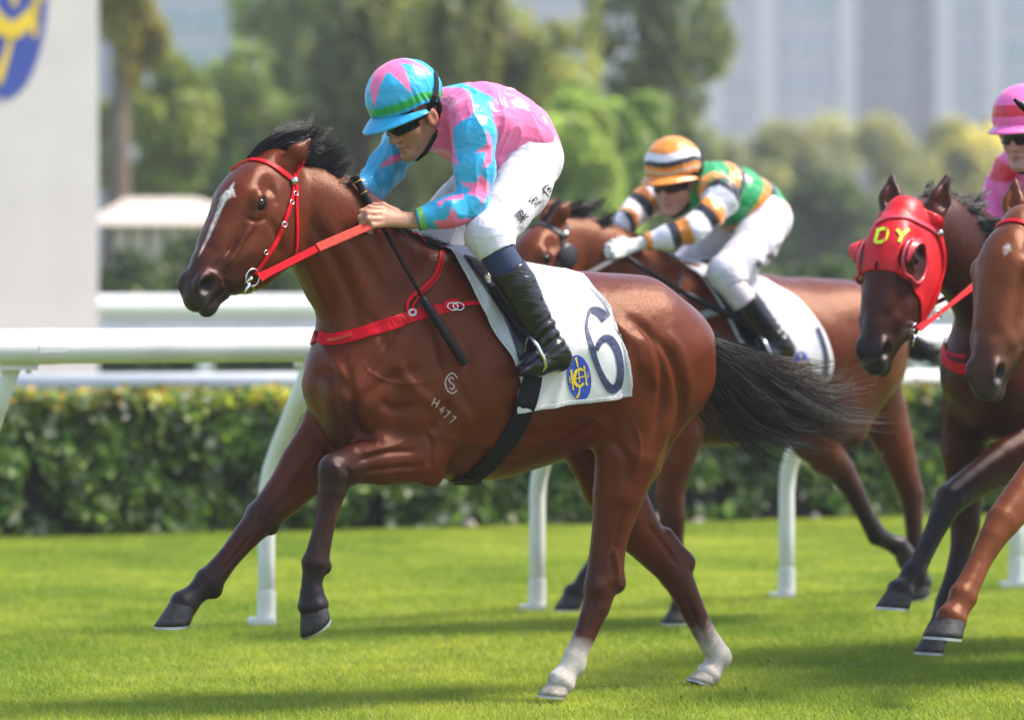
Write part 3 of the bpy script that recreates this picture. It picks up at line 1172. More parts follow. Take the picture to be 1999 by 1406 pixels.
class Horse:
    def __init__(self, fr, h, lo, hi):
        self.fr = fr
        self.fd = Field(lo, hi, h)
        self.h = h
        self.cn = []         # colour nodes: point, dark, white

    def P(self, *a):
        return self.fr.P(*a)

    def torso(self, nodes, k=0.10):
        for p, a, b in nodes:
            self.cn.append((p, 0, 0))
        self.fd.chain(nodes, k=k)

    def leg(self, nodes, k=0.03):
        """(point, a, b, dark, white)"""
        self.fd.limb([(n[0], n[1], n[2]) for n in nodes], k=k, grow=.0045)
        for n0, n1 in zip(nodes[:-1], nodes[1:]):
            for t in (0, .25, .5, .75):
                self.cn.append((n0[0] * (1 - t) + n1[0] * t, n0[3] * (1 - t) + n1[3] * t, n0[4] * (1 - t) + n1[4] * t))
        self.cn.append((nodes[-1][0], nodes[-1][3], nodes[-1][4]))

    def head(self, H, ears, mouth=0.0, es=1.0):
        fd, s = self.fd, H.s
        self.H = H
        R = H.R()

        def nd(u, v, a, b):
            return (H(u, v), a * s, b * s)
        fd.chain([nd(.02, -.045, .088, .066), nd(.12, -.085, .155, .088), nd(.21, -.098, .182, .094), nd(.30, -.088, .156, .082),
                  nd(.39, -.060, .112, .064), nd(.47, -.040, .076, .050), nd(.545, -.036, .060, .045)], u=H.w, k=0.05)
        E = lambda u, v, w, r, k=.02, carve=False: fd.ell(H(u, v, w), np.array(r) * s, R, k * s, carve)
        C = lambda p, q, r0, r1, k=.02, carve=False: fd.cone(H(*p), H(*q), r0 * s, r1 * s, k=k * s, carve=carve)
        E(.17, .045, 0, (.10, .045, .075), .05)
        for g in (1, -1):
            E(.20, -.150, .056 * g, (.105, .110, .036), .03)                       # jowl
            C((.205, .022, .085 * g), (.37, -.018, .060 * g), .020, .012, .03)     # facial crest
            E(.195, .028, .088 * g, (.040, .030, .020), .02)                       # brow
            E(.209, .015, .112 * g, (.028, .018, .022), .008, True)                # eye socket
            E(.135, .028, .098 * g, (.028, .018, .014), .04, True)                 # hollow above the eye
            C((.20, .055, .05 * g), (.40, .030, .032 * g), .016, .014, .03)        # nasal bone edge
            C((.43, -.02, .058 * g), (.33, -.075, .070 * g), .010, .012, .05)
            E(.548, -.006, .040 * g, (.042, .036, .024), .025)                     # nostril wing
            E(.556, -.010, .064 * g, (.036, .027, .032), .012, True)
        E(.592, -.048, 0, (.032, .036, .040), .03)                                 # upper lip
        jaw = .10 + mouth
        C((.40, -.128, 0), (.545, -jaw, 0), .036, .028, .03)
        E(.568, -jaw - .006, 0, (.034, .028, .032), .02)                           # lower lip
        for g in (1, -1):
            C((.625, -.076 - mouth * .5, .016 * g), (.505, -.080 - mouth * .4, .058 * g), .0065, .006, .008, True)
        for u, v, d in ((.0, 0, 0), (.1, 0, 0), (.2, 0, 0), (.3, 0, .05), (.38, 0, .12), (.44, 0, .35), (.5, 0, .6), (.56, .02, .75), (.565, -.02, .9), (.61, -.05, .9), (.56, -.1, .9), (.5, -.1, .8), (.42, -.09, .4), (.1, -.1, 0), (.2, -.13, 0), (.3, -.12, .1)):
            for g in (-.06, .06):
                self.cn.append((H(u, v, g), d, 0))
        for g, b, t, cv in ears:
            b, t = np.asarray(b, float), np.asarray(t, float)
            ax = unit(t - b)
            out = unit(H.w * g - ax * ((H.w * g) @ ax)) if not hasattr(cv, '__len__') else unit(np.asarray(cv) - ax * (np.asarray(cv) @ ax))
            m = b * .52 + t * .48 + out * .006
            fd.cone(b, m, .030 * s * es, .037 * s * es, .028 * s * es, .020 * s * es, u=out, k=.02)
            fd.cone(m, t, .037 * s * es, .010 * s * es, .020 * s * es, .009 * s * es, u=out, k=.012)
            if hasattr(cv, '__len__'):
                fd.cone(b * .62 + t * .38 + out * .030 * s * es, b * .25 + t * .75 + out * .022 * s * es, .021 * s * es, .010 * s * es, .022 * s * es, .014 * s * es, u=out, k=.008, carve=True)
            self.cn.append((b, .05, 0))
            self.cn.append((m, .10, 0))
            self.cn.append((t, .5, 0))

    def finish(self, name, coat=BAY, sculpt=(), white_px=(), smooth=4, label=None, group=None, chest_dark=0.0, mat=None):
        v, F = self.fd.mesh(smooth)
        self.fd.f = None
        # keep the biggest connected body only
        fr = self.fr
        vm = v.copy()
        vm[:, 1] = np.abs(vm[:, 1])
        near = v[:, 1] > -0.02
        if sculpt:
            n = vnormals(v, F)
            pxn, pyn = fr.px(vm)
            pxa, pya = fr.px(v)
            disp = np.zeros(len(v))
            vis = (n @ (fr.M @ unit(px_dir(1000, 600)))) < 0.25
            for poly, depth, width, *rest in sculpt:
                mode = rest[0] if rest else 's'
                x, y = (pxn, pyn) if mode == 's' else (pxa, pya)
                p = catmull(poly, 5)
                lo, hi = p.min(0) - 3 * width, p.max(0) + 3 * width
                m = (x > lo[0]) & (x < hi[0]) & (y > lo[1]) & (y < hi[1])
                if mode != 's':
                    m &= vis
                elif len(rest) > 1:
                    m &= (np.abs(v[:, 1]) > rest[1])
                ii = np.where(m)[0]
                if not len(ii):
                    continue
                d, par = seg_dist2(x[ii], y[ii], p)
                fade = np.clip(np.minimum(par, 1 - par) * 5, 0.15, 1)
                side = np.clip(np.abs(v[ii, 1]) / 0.05, 0, 1) if mode == 's' else 1
                disp[ii] += 1.6 * depth * np.exp(-(d / width) ** 2) * fade * side
            v = v + n * disp[:, None]
            v = relax(v, F, 1)
        cp = np.array([c[0] for c in self.cn])
        cd = np.array([c[1] for c in self.cn])
        cw = np.array([c[2] for c in self.cn])
        dark = np.zeros(len(v))
        whit = np.zeros(len(v))
        for s in range(0, len(v), 20000):
            q = v[s:s + 20000]
            D = ((q[:, None, :] - cp[None]) ** 2).sum(-1)
            W = np.exp(-(D - D.min(1, keepdims=True)) / (2 * 0.025 ** 2))
            W /= W.sum(1, keepdims=True)
            dark[s:s + 20000] = W @ cd
            whit[s:s + 20000] = W @ cw
        nz = vnoise(v * 9, 3) * .6 + vnoise(v * 23, 5) * .4
        base = coat[None] * (1 + 0.16 * nz[:, None]) * np.array((1, 1, 1))
        dk = np.clip(dark + 0.12 * nz, 0, 1)
        c = base * (1 - dk[:, None]) + BLACKPT * dk[:, None]
        wz = vnoise(v * 60, 9) * .25
        wm = np.clip((whit + wz * .35 * (whit > 0.05) - .5) * 1.9 + .5, 0, 1)
        c = c * (1 - wm[:, None]) + WHITEHAIR * (.80 + .22 * vnoise(v * 30, 19))[:, None] * np.array((1, .97, .93)) * wm[:, None]
        H = self.H
        q = (v - H.o) / H.s
        hu, hv_, hw = q @ H.u, q @ H.v, np.abs(q @ H.w)

        def dk_(w, col):
            w = np.clip(w, 0, 1)[:, None]
            c[:] = c * (1 - w) + np.array(col) * w
        dk_(1.3 * np.exp(-((hu - .209) / .030) ** 2 - ((hv_ - .014) / .020) ** 2) * (hw > .06), (.014, .010, .009))
        dk_(1.8 * np.exp(-((hu - .556) / .030) ** 2 - ((hv_ + .010) / .022) ** 2) * (hw > .022), (.010, .006, .006))
        mt = np.clip((.625 - hu) / .12, 0, 1)
        dk_(1.2 * np.exp(-((hv_ + .076 + .004 * mt) / .005) ** 2) * (hu > .505) * (hu < .64) * (hw > .008), (.010, .008, .008))
        dk_(.30 * np.exp(-((hu - .585) / .03) ** 2 - ((hv_ + .05) / .05) ** 2), (.11, .10, .10))
        if white_px:
            x, y = fr.px(v)
            n = vnormals(v, F)
            vis = (n @ (fr.M @ unit(px_dir(1000, 600)))) < 0.3
            for poly, soft, colr in white_px:
                ii = np.where((x > poly[:, 0].min() - 9) & (x < poly[:, 0].max() + 9) & (y > poly[:, 1].min() - 9) & (y < poly[:, 1].max() + 9) & vis)[0]
                acc = np.zeros(len(ii))
                for jx, jy in ((0, 0), (soft, 0), (-soft, 0), (0, soft), (0, -soft)):
                    acc += in_poly(x[ii] + jx, y[ii] + jy, poly)
                acc = (acc / 5 * np.clip(.66 + .55 * vnoise(v[ii] * 110, 5), .2, .95))[:, None]
                c[ii] = c[ii] * (1 - acc) + np.array(colr) * acc
        me = mesh_np(name, v, F, True, c)
        o = link(name, me, mat or M_COAT)
        o.matrix_world = fr.mat
        tag(o, label, "horse", group)
        self.o = o
        self.v, self.F = v, F
        self.bvh = BVHTree.FromPolygons([Vector(p) for p in v.tolist()], F.tolist())
        return o

    # --- surface queries in local space
    def hit(self, px, py, off=0.0, bvh=None):
        bvh = bvh or self.bvh
        c = self.fr.local((0, 0, CAMZ))
        d = self.fr.M @ unit(px_dir(px, py))
        loc, nor, i, dist = bvh.ray_cast(Vector(c), Vector(d))
        if loc is None:
            # a near miss: take the surface point closest to the ray
            t = None
            for dd in np.linspace(-1.2, 1.2, 49):
                q = c + d * (np.linalg.norm(c[:2]) + dd)
                l2, n2, i2, d2 = bvh.find_nearest(Vector(q))
                if t is None or d2 < t[2]:
                    t = (l2, n2, d2)
            loc, nor = t[0], t[1]
        nor = np.array(nor)
        if nor @ d > 0.3:
            nor = -nor
        return np.array(loc) + nor * off, nor

    def snap(self, p, off=0.0, bvh=None):
        loc, nor, i, d = (bvh or self.bvh).find_nearest(Vector(p))
        return np.array(loc) + np.array(nor) * off, np.array(nor)

    def eyes(self, r=.0255):
        H = self.H
        for g in (1, -1):
            bm = bmesh.new()
            bmesh.ops.create_uvsphere(bm, u_segments=20, v_segments=12, radius=r * H.s)
            me = bpy.data.meshes.new("eye")
            bm.to_mesh(me)
            bm.free()
            me.polygons.foreach_set("use_smooth", np.ones(len(me.polygons), dtype=bool))
            e = link("eye", me, M_EYE, self.o)
            e.location = H(.209, .016, .085 * g)
            e.rotation_euler = (0, 0, 0)

    def hoof(self, c, down, toe, s=1.0, pale=False, label=None):
        """c: middle of the coronet; down: towards the sole; toe: forwards"""
        down, toe = unit(down), np.asarray(toe, float)
        toe = unit(toe - down * (toe @ down))
        lat = np.cross(down, toe)
        n = 24
        rings = []
        for k, (dz, rt, rh, rl, sh) in enumerate(((-.012, .040, .036, .040, 0), (0, .050, .042, .048, 0.0), (.006, .049, .043, .049, .002), (.03, .056, .047, .054, .010), (.055, .062, .050, .060, .019), (.075, .066, .050, .064, .026))):
            ring = []
            for i in range(n):
                a = 2 * math.pi * i / n
                ct, sn = math.cos(a), math.sin(a)
                rr = rt if ct > 0 else rh
                hz = dz * (1 - .22 * (1 - ct) / 2) if dz > 0 else dz
                ring.append(c + s * (down * hz + toe * (sh + ct * rr) + lat * sn * rl))
            rings.append(ring)
        V = [p for r in rings for p in r]
        Fc = [(i * n + k, i * n + (k + 1) % n, (i + 1) * n + (k + 1) % n, (i + 1) * n + k) for i in range(len(rings) - 1) for k in range(n)]
        Fc.append(tuple((len(rings) - 1) * n + k for k in range(n)))
        Fc.append(tuple(reversed(range(n))))
        me = mesh_np("hoof", V, Fc, True)
        o = link("hoof", me, M_HOOF_PALE if pale else M_HOOF, self.o)
        # the shoe: a flat open ring under the sole
        R0 = rings[-1]
        cen = np.mean(R0, axis=0)
        V, Fc = [], []
        order = [i % n for i in range(-9, 10)]
        for i in order:
            p = np.array(R0[i])
            q = cen + (p - cen) * .68
            for pt in (p, q):
                V.append(pt + down * .001)
                V.append(pt + down * .010 * s)
        for j in range(len(order) - 1):
            a, b = 4 * j, 4 * j + 4
            Fc += [(a, b, b + 1, a + 1), (a + 2, a + 3, b + 3, b + 2), (a + 1, b + 1, b + 3, a + 3), (a, a + 2, b + 2, b)]
        Fc += [(0, 1, 3, 2), (4 * len(order) - 4, 4 * len(order) - 2, 4 * len(order) - 1, 4 * len(order) - 3)]
        me = mesh_np("horseshoe", V, Fc, False)
        link("horseshoe", me, M_ALU, o)
        return o


def ribbon_mesh(cent, nor, width, thick, name, mat, parent, closed=False, tang=None):
    """a strap: centre points with normals, width across, thickness along the normal"""
    cent = np.asarray(cent, float)
    nor = np.asarray(nor, float)
    m = len(cent)
    wd = np.asarray(width, float) * np.ones(m)
    V, Fc = [], []
    for i in range(m):
        if closed:
            t = cent[(i + 1) % m] - cent[i - 1]
        else:
            t = cent[min(i + 1, m - 1)] - cent[max(i - 1, 0)]
        t = unit(t)
        nn = unit(nor[i] - t * (nor[i] @ t))
        s = np.cross(t, nn)
        for a, b in ((-1, 0), (-1, .7), (-.8, 1), (.8, 1), (1, .7), (1, 0)):
            V.append(cent[i] + s * a * wd[i] / 2 + nn * b * thick)
    k = 6
    for i in range(m if closed else m - 1):
        j = (i + 1) % m
        for q in range(k):
            Fc.append((i * k + q, i * k + (q + 1) % k, j * k + (q + 1) % k, j * k + q))
    if not closed:
        Fc.append(tuple(range(k)))
        Fc.append(tuple((m - 1) * k + q for q in reversed(range(k))))
    me = mesh_np(name, V, Fc, False)
    o = link(name, me, mat, parent)
    return o


def hair_mesh(name, guides, n, mat, parent, seed=1, width=.0016, spread=.012, segs=10, colf=None, kind='stuff', frizz=.006, tipw=.25, lenvar=.25, flyf=.12):
    """guides: list of (k,3) local polylines with the same number of points, neighbours in order; strands are blends of neighbours"""
    r = np.random.default_rng(seed)
    G = np.array([catmull(g, 6) for g in guides])
    ng, npt, _ = G.shape
    V = np.zeros((n, segs + 1, 3, 3), dtype=np.float32)
    nc = max(4, n // 34)
    ac = r.random(nc) * (ng - 1)
    cl = r.integers(0, nc, n)
    a = np.clip(ac[cl] + r.normal(size=n) * .30, 0, ng - 1.001)
    ts = np.linspace(0, 1, segs + 1)
    L = (1 - lenvar * r.random(nc))[cl] * (1 - .30 * r.random(n))

    def path(av, Lv):
        i0 = np.minimum(av.astype(int), ng - 2)
        f = (av - i0)[:, None, None]
        base = G[i0] * (1 - f) + G[i0 + 1] * f
        out = np.zeros((len(av), segs + 1, 3))
        for k, t in enumerate(ts):
            x = t * Lv * (npt - 1)
            j = np.minimum(x.astype(int), npt - 2)
            fx = (x - j)[:, None]
            out[:, k] = base[np.arange(len(av)), j] * (1 - fx) + base[np.arange(len(av)), j + 1] * fx
        return out
    own = path(a, L)
    par = path(ac[cl], L)
    c1, c2 = r.normal(size=(nc, 3)), r.normal(size=(nc, 3))
    pc = r.random((nc, 3)) * 6.28
    off = r.normal(size=(n, 3))
    ph = r.random((n, 3)) * 6.28
    fly = (r.random(n) < flyf)[:, None]
    pos = np.zeros((n, segs + 1, 3))
    for k, t in enumerate(ts):
        g = (.80 * t ** .7) * np.where(fly, .25, 1)
        q = own[:, k] * (1 - g) + par[:, k] * g
        q = q + off * spread * (.30 + .15 * t) * np.where(fly, 1 + 1.4 * t, 1 - .35 * t)
        q = q + (c1 * t + c2 * t * t * .9)[cl] * spread * 1.25
        q = q + (np.sin(pc + t * 6.0 + c1 * 1.5) * t)[cl] * frizz * 1.3 + frizz * .35 * np.sin(ph + t * 9) * t
        pos[:, k] = q
    tg = np.gradient(pos, axis=1)
    tg /= np.linalg.norm(tg, axis=2, keepdims=True) + 1e-9
    ref = np.array((0.3, 0.9, 0.2))
    s1 = np.cross(tg, ref)
    s1 /= np.linalg.norm(s1, axis=2, keepdims=True) + 1e-9
    s2 = np.cross(tg, s1)
    w = width * (1 - (1 - tipw) * ts ** 1.5)[None, :, None] * (0.6 + .8 * r.random(n))[:, None, None]
    for q in range(3):
        an = q * 2.0944
        V[:, :, q] = pos + (s1 * math.cos(an) + s2 * math.sin(an)) * w
    idx = np.arange(n * (segs + 1) * 3).reshape(n, segs + 1, 3)
    q = []
    for c in range(3):
        d = (c + 1) % 3
        q.append(np.stack([idx[:, :-1, c], idx[:, :-1, d], idx[:, 1:, d], idx[:, 1:, c]], -1).reshape(-1, 4))
    F = np.concatenate(q)
    colr = None
    if colf is not None:
        tt = np.broadcast_to(ts[None, :, None], (n, segs + 1, 3)).reshape(-1)
        aa = np.broadcast_to((a / (ng - 1))[:, None, None], (n, segs + 1, 3)).reshape(-1)
        rr = np.broadcast_to(r.random(n)[:, None, None], (n, segs + 1, 3)).reshape(-1)
        colr = colf(tt, aa, rr)
    me = mesh_np(name, V.reshape(-1, 3), F, True, colr)
    o = link(name, me, mat, parent)
    if kind:
        o["kind"] = kind
    return o


# ------------------------------------------------------------------ the leading horse
FR1 = Frame(960, 14.62, 30.0)
P1 = FR1.P
h1 = Horse(FR1, 0.006, (-1.35, -0.48, -0.02), (1.95, 0.48, 2.08))
TORSO = [(P1(690, 745), .185, .165), (P1(775, 712), .275, .205), (P1(872, 712), .380, .235), (P1(965, 724), .362, .262),
         (P1(1060, 712), .318, .275), (P1(1150, 698), .270, .270), (P1(1230, 694), .248, .255), (P1(1278, 705), .205, .220), (P1(1298, 745), .150, .160)]
h1.torso(TORSO)
NECK = [(P1(775, 640), .26, .150), (P1(722, 545), .205, .105), (P1(672, 475), .172, .085), (P1(628, 425), .150, .078), (P1(600, 395), .125, .072)]
for p, a, b in NECK:
    h1.cn.append((p, 0, 0))
h1.fd.chain(NECK, k=.10)
H1 = HeadFrame(P1(530, 315, .03), P1(361, 580, .16), left=(-.36, .93, 0), s=1.02)


def muscles(hh, T):
    """muscle masses shared by all the horses; T maps (px, py, w) of the leading horse to local points"""
    E = hh.fd.ell
    C = hh.fd.cone
    for g in (1, -1):
        C(T(850, 545, .12 * g), T(700, 760, .135 * g), .085, .085, .05, .055, k=.08)      # shoulder blade
        C(T(700, 770, .125 * g), T(830, 880, .155 * g), .095, .085, .06, .06, k=.06)     # upper arm
        E(T(850, 800, .185 * g), (.125, .055, .15), k=.07)                                # triceps
        E(T(676, 785, .070 * g), (.055, .070, .115), k=.09)                                # breast
        E(T(730, 835, .05 * g), (.17, .10, .11), k=.06)
        E(T(1240, 620, .125 * g), (.19, .10, .11), k=.08)                                 # croup
        E(T(1272, 735, .145 * g), (.155, .10, .19), k=.08)                                # haunch
        C(T(1290, 770, .13 * g), T(1252, 900, .135 * g), .125, .085, .085, .07, k=.08)
        E(T(1215, 800, .155 * g), (.14, .09, .16), k=.08)
        E(T(960, 760, .18 * g), (.20, .09, .17), k=.08)                                   # ribs
        C(T(870, 530, .035 * g), T(960, 535, .05 * g), .05, .06, k=.06)                   # withers
    C(T(850, 520, 0), T(930, 528, 0), .045, .040, .03, .03, k=.06)
    C(T(1140, 575, 0), T(1240, 575, 0), .05, .05, .10, .12, k=.08)
    C(T(1300, 630, 0), T(1362, 668, 0), .050, .030, k=.06)                                # root of the tail


muscles(h1, P1)
h1.head(H1, ears=((1, P1(556, 322, .085), P1(603, 274, .10), 0), (-1, P1(530, 312, -.03), P1(575, 262, -.06), 0)))


def pl(hh, rows):
    return [(hh.P(x, y, w), a, b, d, wh) for x, y, w, a, b, d, wh in rows]


LF1 = pl(h1, [(818, 892, .165, .088, .066, 0, 0), (745, 897, .160, .088, .060, .05, 0), (692, 906, .155, .064, .050, .40, 0), (658, 922, .15, .062, .052, .85, 0),
               (648, 958, .148, .046, .043, .85, 0), (639, 1000, .146, .033, .031, .65, 0), (626, 1058, .144, .034, .030, .8, 0), (616, 1100, .142, .042, .039, .9, 0),
               (609, 1136, .142, .031, .030, 1, 0), (609, 1160, .142, .037, .038, 1, 0), (611, 1180, .142, .050, .052, 1, 0)])
h1.leg(LF1, k=.025)
h1.fd.ell(P1(842, 924, .160), (.046, .038, .050), k=.04)
for _p, _r in ((P1(646, 914, .158), (.040, .040, .044)), (P1(686, 930, .150), (.018, .030, .022)), (P1(640, 934, .150), (.026, .038, .022)), (P1(634, 1108, .142), (.024, .026, .026)), (P1(604, 1098, .142), (.020, .032, .024)), (P1(418, 1154, -.145), (.026, .026, .028)), (P1(398, 1128, -.145), (.022, .032, .024)),
               (P1(504, 1000, -.145), (.034, .044, .030)), (P1(530, 1032, -.145), (.020, .030, .022)), (P1(1206, 1138, .135), (.022, .022, .030)), (P1(1160, 1146, .138), (.024, .040, .030)), (P1(1340, 1098, -.145), (.024, .024, .030)), (P1(1308, 1128, -.145), (.024, .040, .030)), (P1(1127, 1303, .130), (.022, .026, .026)), (P1(1412, 1288, -.142), (.022, .026, .026))):
    h1.fd.ell(_p, _r, k=.016)
RF1 = pl(h1, [(668, 800, -.135, .13, .075, 0, 0), (640, 858, -.145, .112, .072, 0, 0), (597, 915, -.145, .098, .064, 0, 0), (556, 965, -.145, .072, .054, .2, 0), (514, 1010, -.145, .056, .050, .7, 0),
               (482, 1046, -.145, .043, .040, .55, 0), (446, 1090, -.145, .035, .031, .55, 0), (408, 1137, -.145, .044, .038, .9, 0),
               (380, 1162, -.145, .034, .032, 1, 0), (360, 1180, -.145, .048, .046, 1, 0)])
h1.leg(RF1, k=.025)
LH1 = pl(h1, [(1262, 735, .145, .200, .120, 0, 0), (1246, 810, .155, .165, .105, 0, 0), (1228, 885, .160, .128, .088, 0, 0), (1207, 965, .152, .092, .072, 0, 0),
               (1190, 1050, .142, .064, .054, .15, 0), (1177, 1130, .135, .060, .046, .5, 0), (1164, 1185, .133, .047, .038, .55, 0), (1142, 1240, .131, .036, .032, .5, .1),
               (1122, 1285, .130, .037, .034, .1, 1), (1108, 1312, .130, .035, .033, 0, 1), (1097, 1330, .130, .048, .045, 0, 1)])
h1.leg(LH1, k=.03)
h1.fd.cone(P1(1192, 1060, .138), P1(1203, 1140, .135), .03, .028, k=.03)
RH1 = pl(h1, [(1205, 760, -.14, .17, .11, 0, 0), (1160, 860, -.15, .130, .090, 0, 0), (1195, 950, -.15, .112, .075, 0, 0), (1252, 1045, -.148, .080, .058, .1, 0),
               (1318, 1118, -.145, .058, .046, .45, 0), (1347, 1180, -.143, .044, .037, .55, 0), (1374, 1235, -.142, .037, .032, .45, .45),
               (1402, 1281, -.142, .042, .037, .05, 1), (1392, 1305, -.142, .034, .033, 0, 1), (1385, 1315, -.142, .044, .042, 0, 1)])
h1.leg(RH1, k=.03)
h1.fd.cone(P1(1300, 1045, -.146), P1(1340, 1098, -.145), .028, .028, k=.03)
blaze = np.array([(459, 352), (455, 365), (457, 372), (460, 383), (449, 386), (441, 393), (433, 408), (422, 434), (409, 462), (397, 486), (387, 502), (386, 501), (394, 483), (404, 459), (415, 431), (423, 409), (428, 395), (429, 385), (437, 376), (448, 366)])
SCULPT1 = [
    # hindquarter
    ([(1165, 600), (1200, 640), (1215, 700), (1205, 770)], -.006, 9),
    ([(1215, 610), (1262, 650), (1290, 720), (1292, 800), (1262, 880)], -.009, 9),
    ([(1262, 640), (1310, 700), (1332, 790), (1310, 870), (1272, 950)], -.009, 8),
    ([(1240, 640), (1275, 700), (1280, 770)], .007, 14),
    ([(1170, 830), (1195, 800), (1210, 740)], -.010, 16),
    ([(1190, 850), (1225, 900), (1222, 960)], -.006, 10),
    # shoulder
    ([(842, 545), (790, 620), (735, 700), (690, 770)], -.007, 10),
    ([(880, 600), (870, 690), (905, 770), (940, 830)], -.008, 14),
    ([(700, 770), (690, 810), (705, 845), (740, 862)], -.012, 9),
    ([(700, 790), (760, 740), (830, 720)], -.005, 12),
    ([(835, 850), (862, 820), (880, 780)], -.008, 10),
    ([(610, 720), (655, 740), (690, 770)], -.008, 12),
    ([(672, 690), (690, 790), (700, 860)], -.0045, 9, 'a'),
    # forearm tendons
    ([(690, 905), (750, 885), (820, 880)], -.006, 6, 'a'),
    ([(700, 925), (760, 915), (825, 910)], -.005, 5, 'a'),
    ([(830, 840), (842, 870), (838, 920)], -.006, 6, 'a'),
    ([(615, 900), (570, 960), (530, 1000)], -.005, 8, 'a'),
    # belly and ribs
    ([(930, 830), (1000, 850), (1080, 845), (1150, 800)], -.005, 14),
    ([(1085, 880), (1130, 850), (1165, 820)], -.006, 10),
    # neck
    ([(600, 420), (650, 500), (690, 590), (700, 660)], -.009, 14),
    ([(660, 430), (720, 520), (770, 600)], -.006, 14),
    ([(585, 470), (612, 540), (640, 610)], .006, 12),
    # head
    ([(470, 462), (440, 500), (410, 535)], -.004, 7),
    ([(500, 430), (470, 470), (440, 520)], .004, 6),
    ([(520, 420), (545, 470), (540, 510)], -.004, 9),
    ([(478, 425), (505, 432), (525, 420)], -.0035, 4),
    ([(430, 545), (446, 560), (455, 590)], -.004, 5),
    # veins and fine lines
    ([(700, 700), (735, 735), (790, 750), (850, 740)], .0022, 3.2, 'a'),
    ([(860, 850), (900, 862), (960, 870), (1040, 850)], .0026, 3.5, 'a'),
    ([(960, 870), (990, 890), (1030, 885)], .0022, 3, 'a'),
    ([(690, 888), (730, 880), (775, 868), (810, 850)], .0026, 3.5, 'a'),
    ([(640, 860), (610, 910), (575, 955), (545, 985)], .0024, 3.5, 'a'),
    ([(1235, 820), (1250, 870), (1235, 930), (1212, 990)], .0026, 4, 'a'),
    ([(1300, 640), (1335, 700), (1345, 770)], .004, 9, 'a'),
    ([(1180, 620), (1240, 670), (1262, 740)], .005, 11, 'a'),
    ([(700, 600), (740, 640), (760, 690)], -.005, 10, 'a'),
    ([(770, 700), (810, 760), (860, 800)], .005, 12, 'a'),
    ([(740, 780), (770, 800), (820, 790)], -.005, 9, 'a'),
    ([(905, 640), (915, 720), (935, 790)], -.004, 12, 'a'),
    ([(640, 700), (650, 760), (660, 820)], -.006, 9, 'a'),
    ([(612, 620), (640, 690), (672, 740)], .004, 10, 'a'),
    ([(640, 975), (632, 1020), (620, 1075)], -.003, 4, 'a'),
    ([(655, 975), (648, 1030), (636, 1085)], .0025, 3.5, 'a'),
    ([(500, 1035), (460, 1085), (420, 1130)], -.003, 4, 'a'),
    ([(645, 905), (660, 920), (655, 945)], .004, 7, 'a'),
    ([(672, 912), (684, 930), (670, 955)], -.004, 5, 'a'),
    ([(500, 1000), (520, 1010), (520, 1030)], .004, 7, 'a'),
    ([(1170, 1150), (1155, 1200), (1140, 1245)], -.003, 5, 'a'),
    ([(1195, 1060), (1205, 1110), (1203, 1150)], .004, 5, 'a'),
    # face: planes, veins
    ([(492, 432), (470, 452), (455, 478), (440, 505)], -.0028, 5, 'a'),
    ([(485, 452), (468, 480), (452, 510), (440, 530)], .0020, 3, 'a'),
    ([(505, 440), (498, 470), (480, 500), (462, 520)], .0016, 2.5, 'a'),
    ([(555, 400), (560, 440), (550, 490)], .003, 8, 'a'),
    ([(520, 360), (535, 380), (540, 405)], -.003, 7, 'a'),
    ([(405, 525), (420, 535), (432, 550), (434, 570)], .003, 4, 'a'),
    ([(372, 520), (380, 535), (372, 548)], -.002, 4, 'a'),
    # far hind leg tendons
    ([(1265, 1020), (1305, 1075), (1325, 1110)], -.007, 5, 'a'),
    ([(1335, 1160), (1358, 1210), (1380, 1260)], -.006, 4, 'a'),
    ([(1222, 985), (1200, 1060), (1192, 1120)], -.005, 5, 'a'),
]
horse1 = h1.finish("racehorse", BAY, SCULPT1, [(blaze, 1.2, WHITEHAIR)],
                   label="leading bay racehorse with a white blaze and two white hind socks",
                   group="racehorses galloping in the race")
h1.eyes()
h1.hoof(P1(611, 1180, .142), (-.50, 0, -.86), (.86, .1, -.5), 1.02)
h1.hoof(P1(357, 1183, -.145), (.10, 0, -1), (1, 0, .02), 1.05)
h1.hoof(P1(1096, 1332, .130), (.25, 0, -.95), (1, 0, 0), .85, True)
h1.hoof(P1(1386, 1313, -.142), (.45, 0, -.9), (1, 0, 0), .80, True)
# ================================================================== jockeys
M_SKIN = simple("skin", (1, 1, 1), rough=0.48, noise=0.10, scale=40, bump=0.16, bscale=140, spec=0.4, attr=True)
M_SKIN_PALE = M_SKIN
M_SKIN.node_tree.nodes["Principled BSDF"].inputs["Subsurface Weight"].default_value = .12
M_SKIN.node_tree.nodes["Principled BSDF"].inputs["Subsurface Radius"].default_value = (.012, .005, .003)
M_SILK = simple("satin_silk", (1, 1, 1), rough=0.30, noise=0.05, scale=12, bump=0.35, bscale=26, spec=0.55, sheen=0.15, attr=True, stretch=(1, 1, .5))
M_CAPSILK = simple("cap_silk", (1, 1, 1), rough=0.34, noise=0.06, scale=14, bump=0.45, bscale=34, spec=0.5, sheen=0.1, attr=True)
M_BREECH = simple("white_breeches_nylon", (0.60, 0.575, 0.635), rough=0.45, noise=0.05, scale=10, bump=0.45, bscale=22, spec=0.35, stretch=(1, 1, .45))  # white cloth; the lavender tint of skylight is put into the colour
M_SOCK = simple("navy_sock", (0.016, 0.030, 0.085), rough=0.8, noise=0.15, scale=60, bump=0.2, bscale=300)
M_PALESOCK = simple("pale_sock", (0.60, 0.52, 0.56), rough=0.8, noise=0.1, scale=60, bump=0.2, bscale=300)
M_BOOT = simple("black_boot_leather", (0.008, 0.007, 0.008), rough=0.2, noise=0.3, scale=18, bump=0.5, bscale=30, spec=0.4, coat=0.15, stretch=(.6, .6, 2.2))
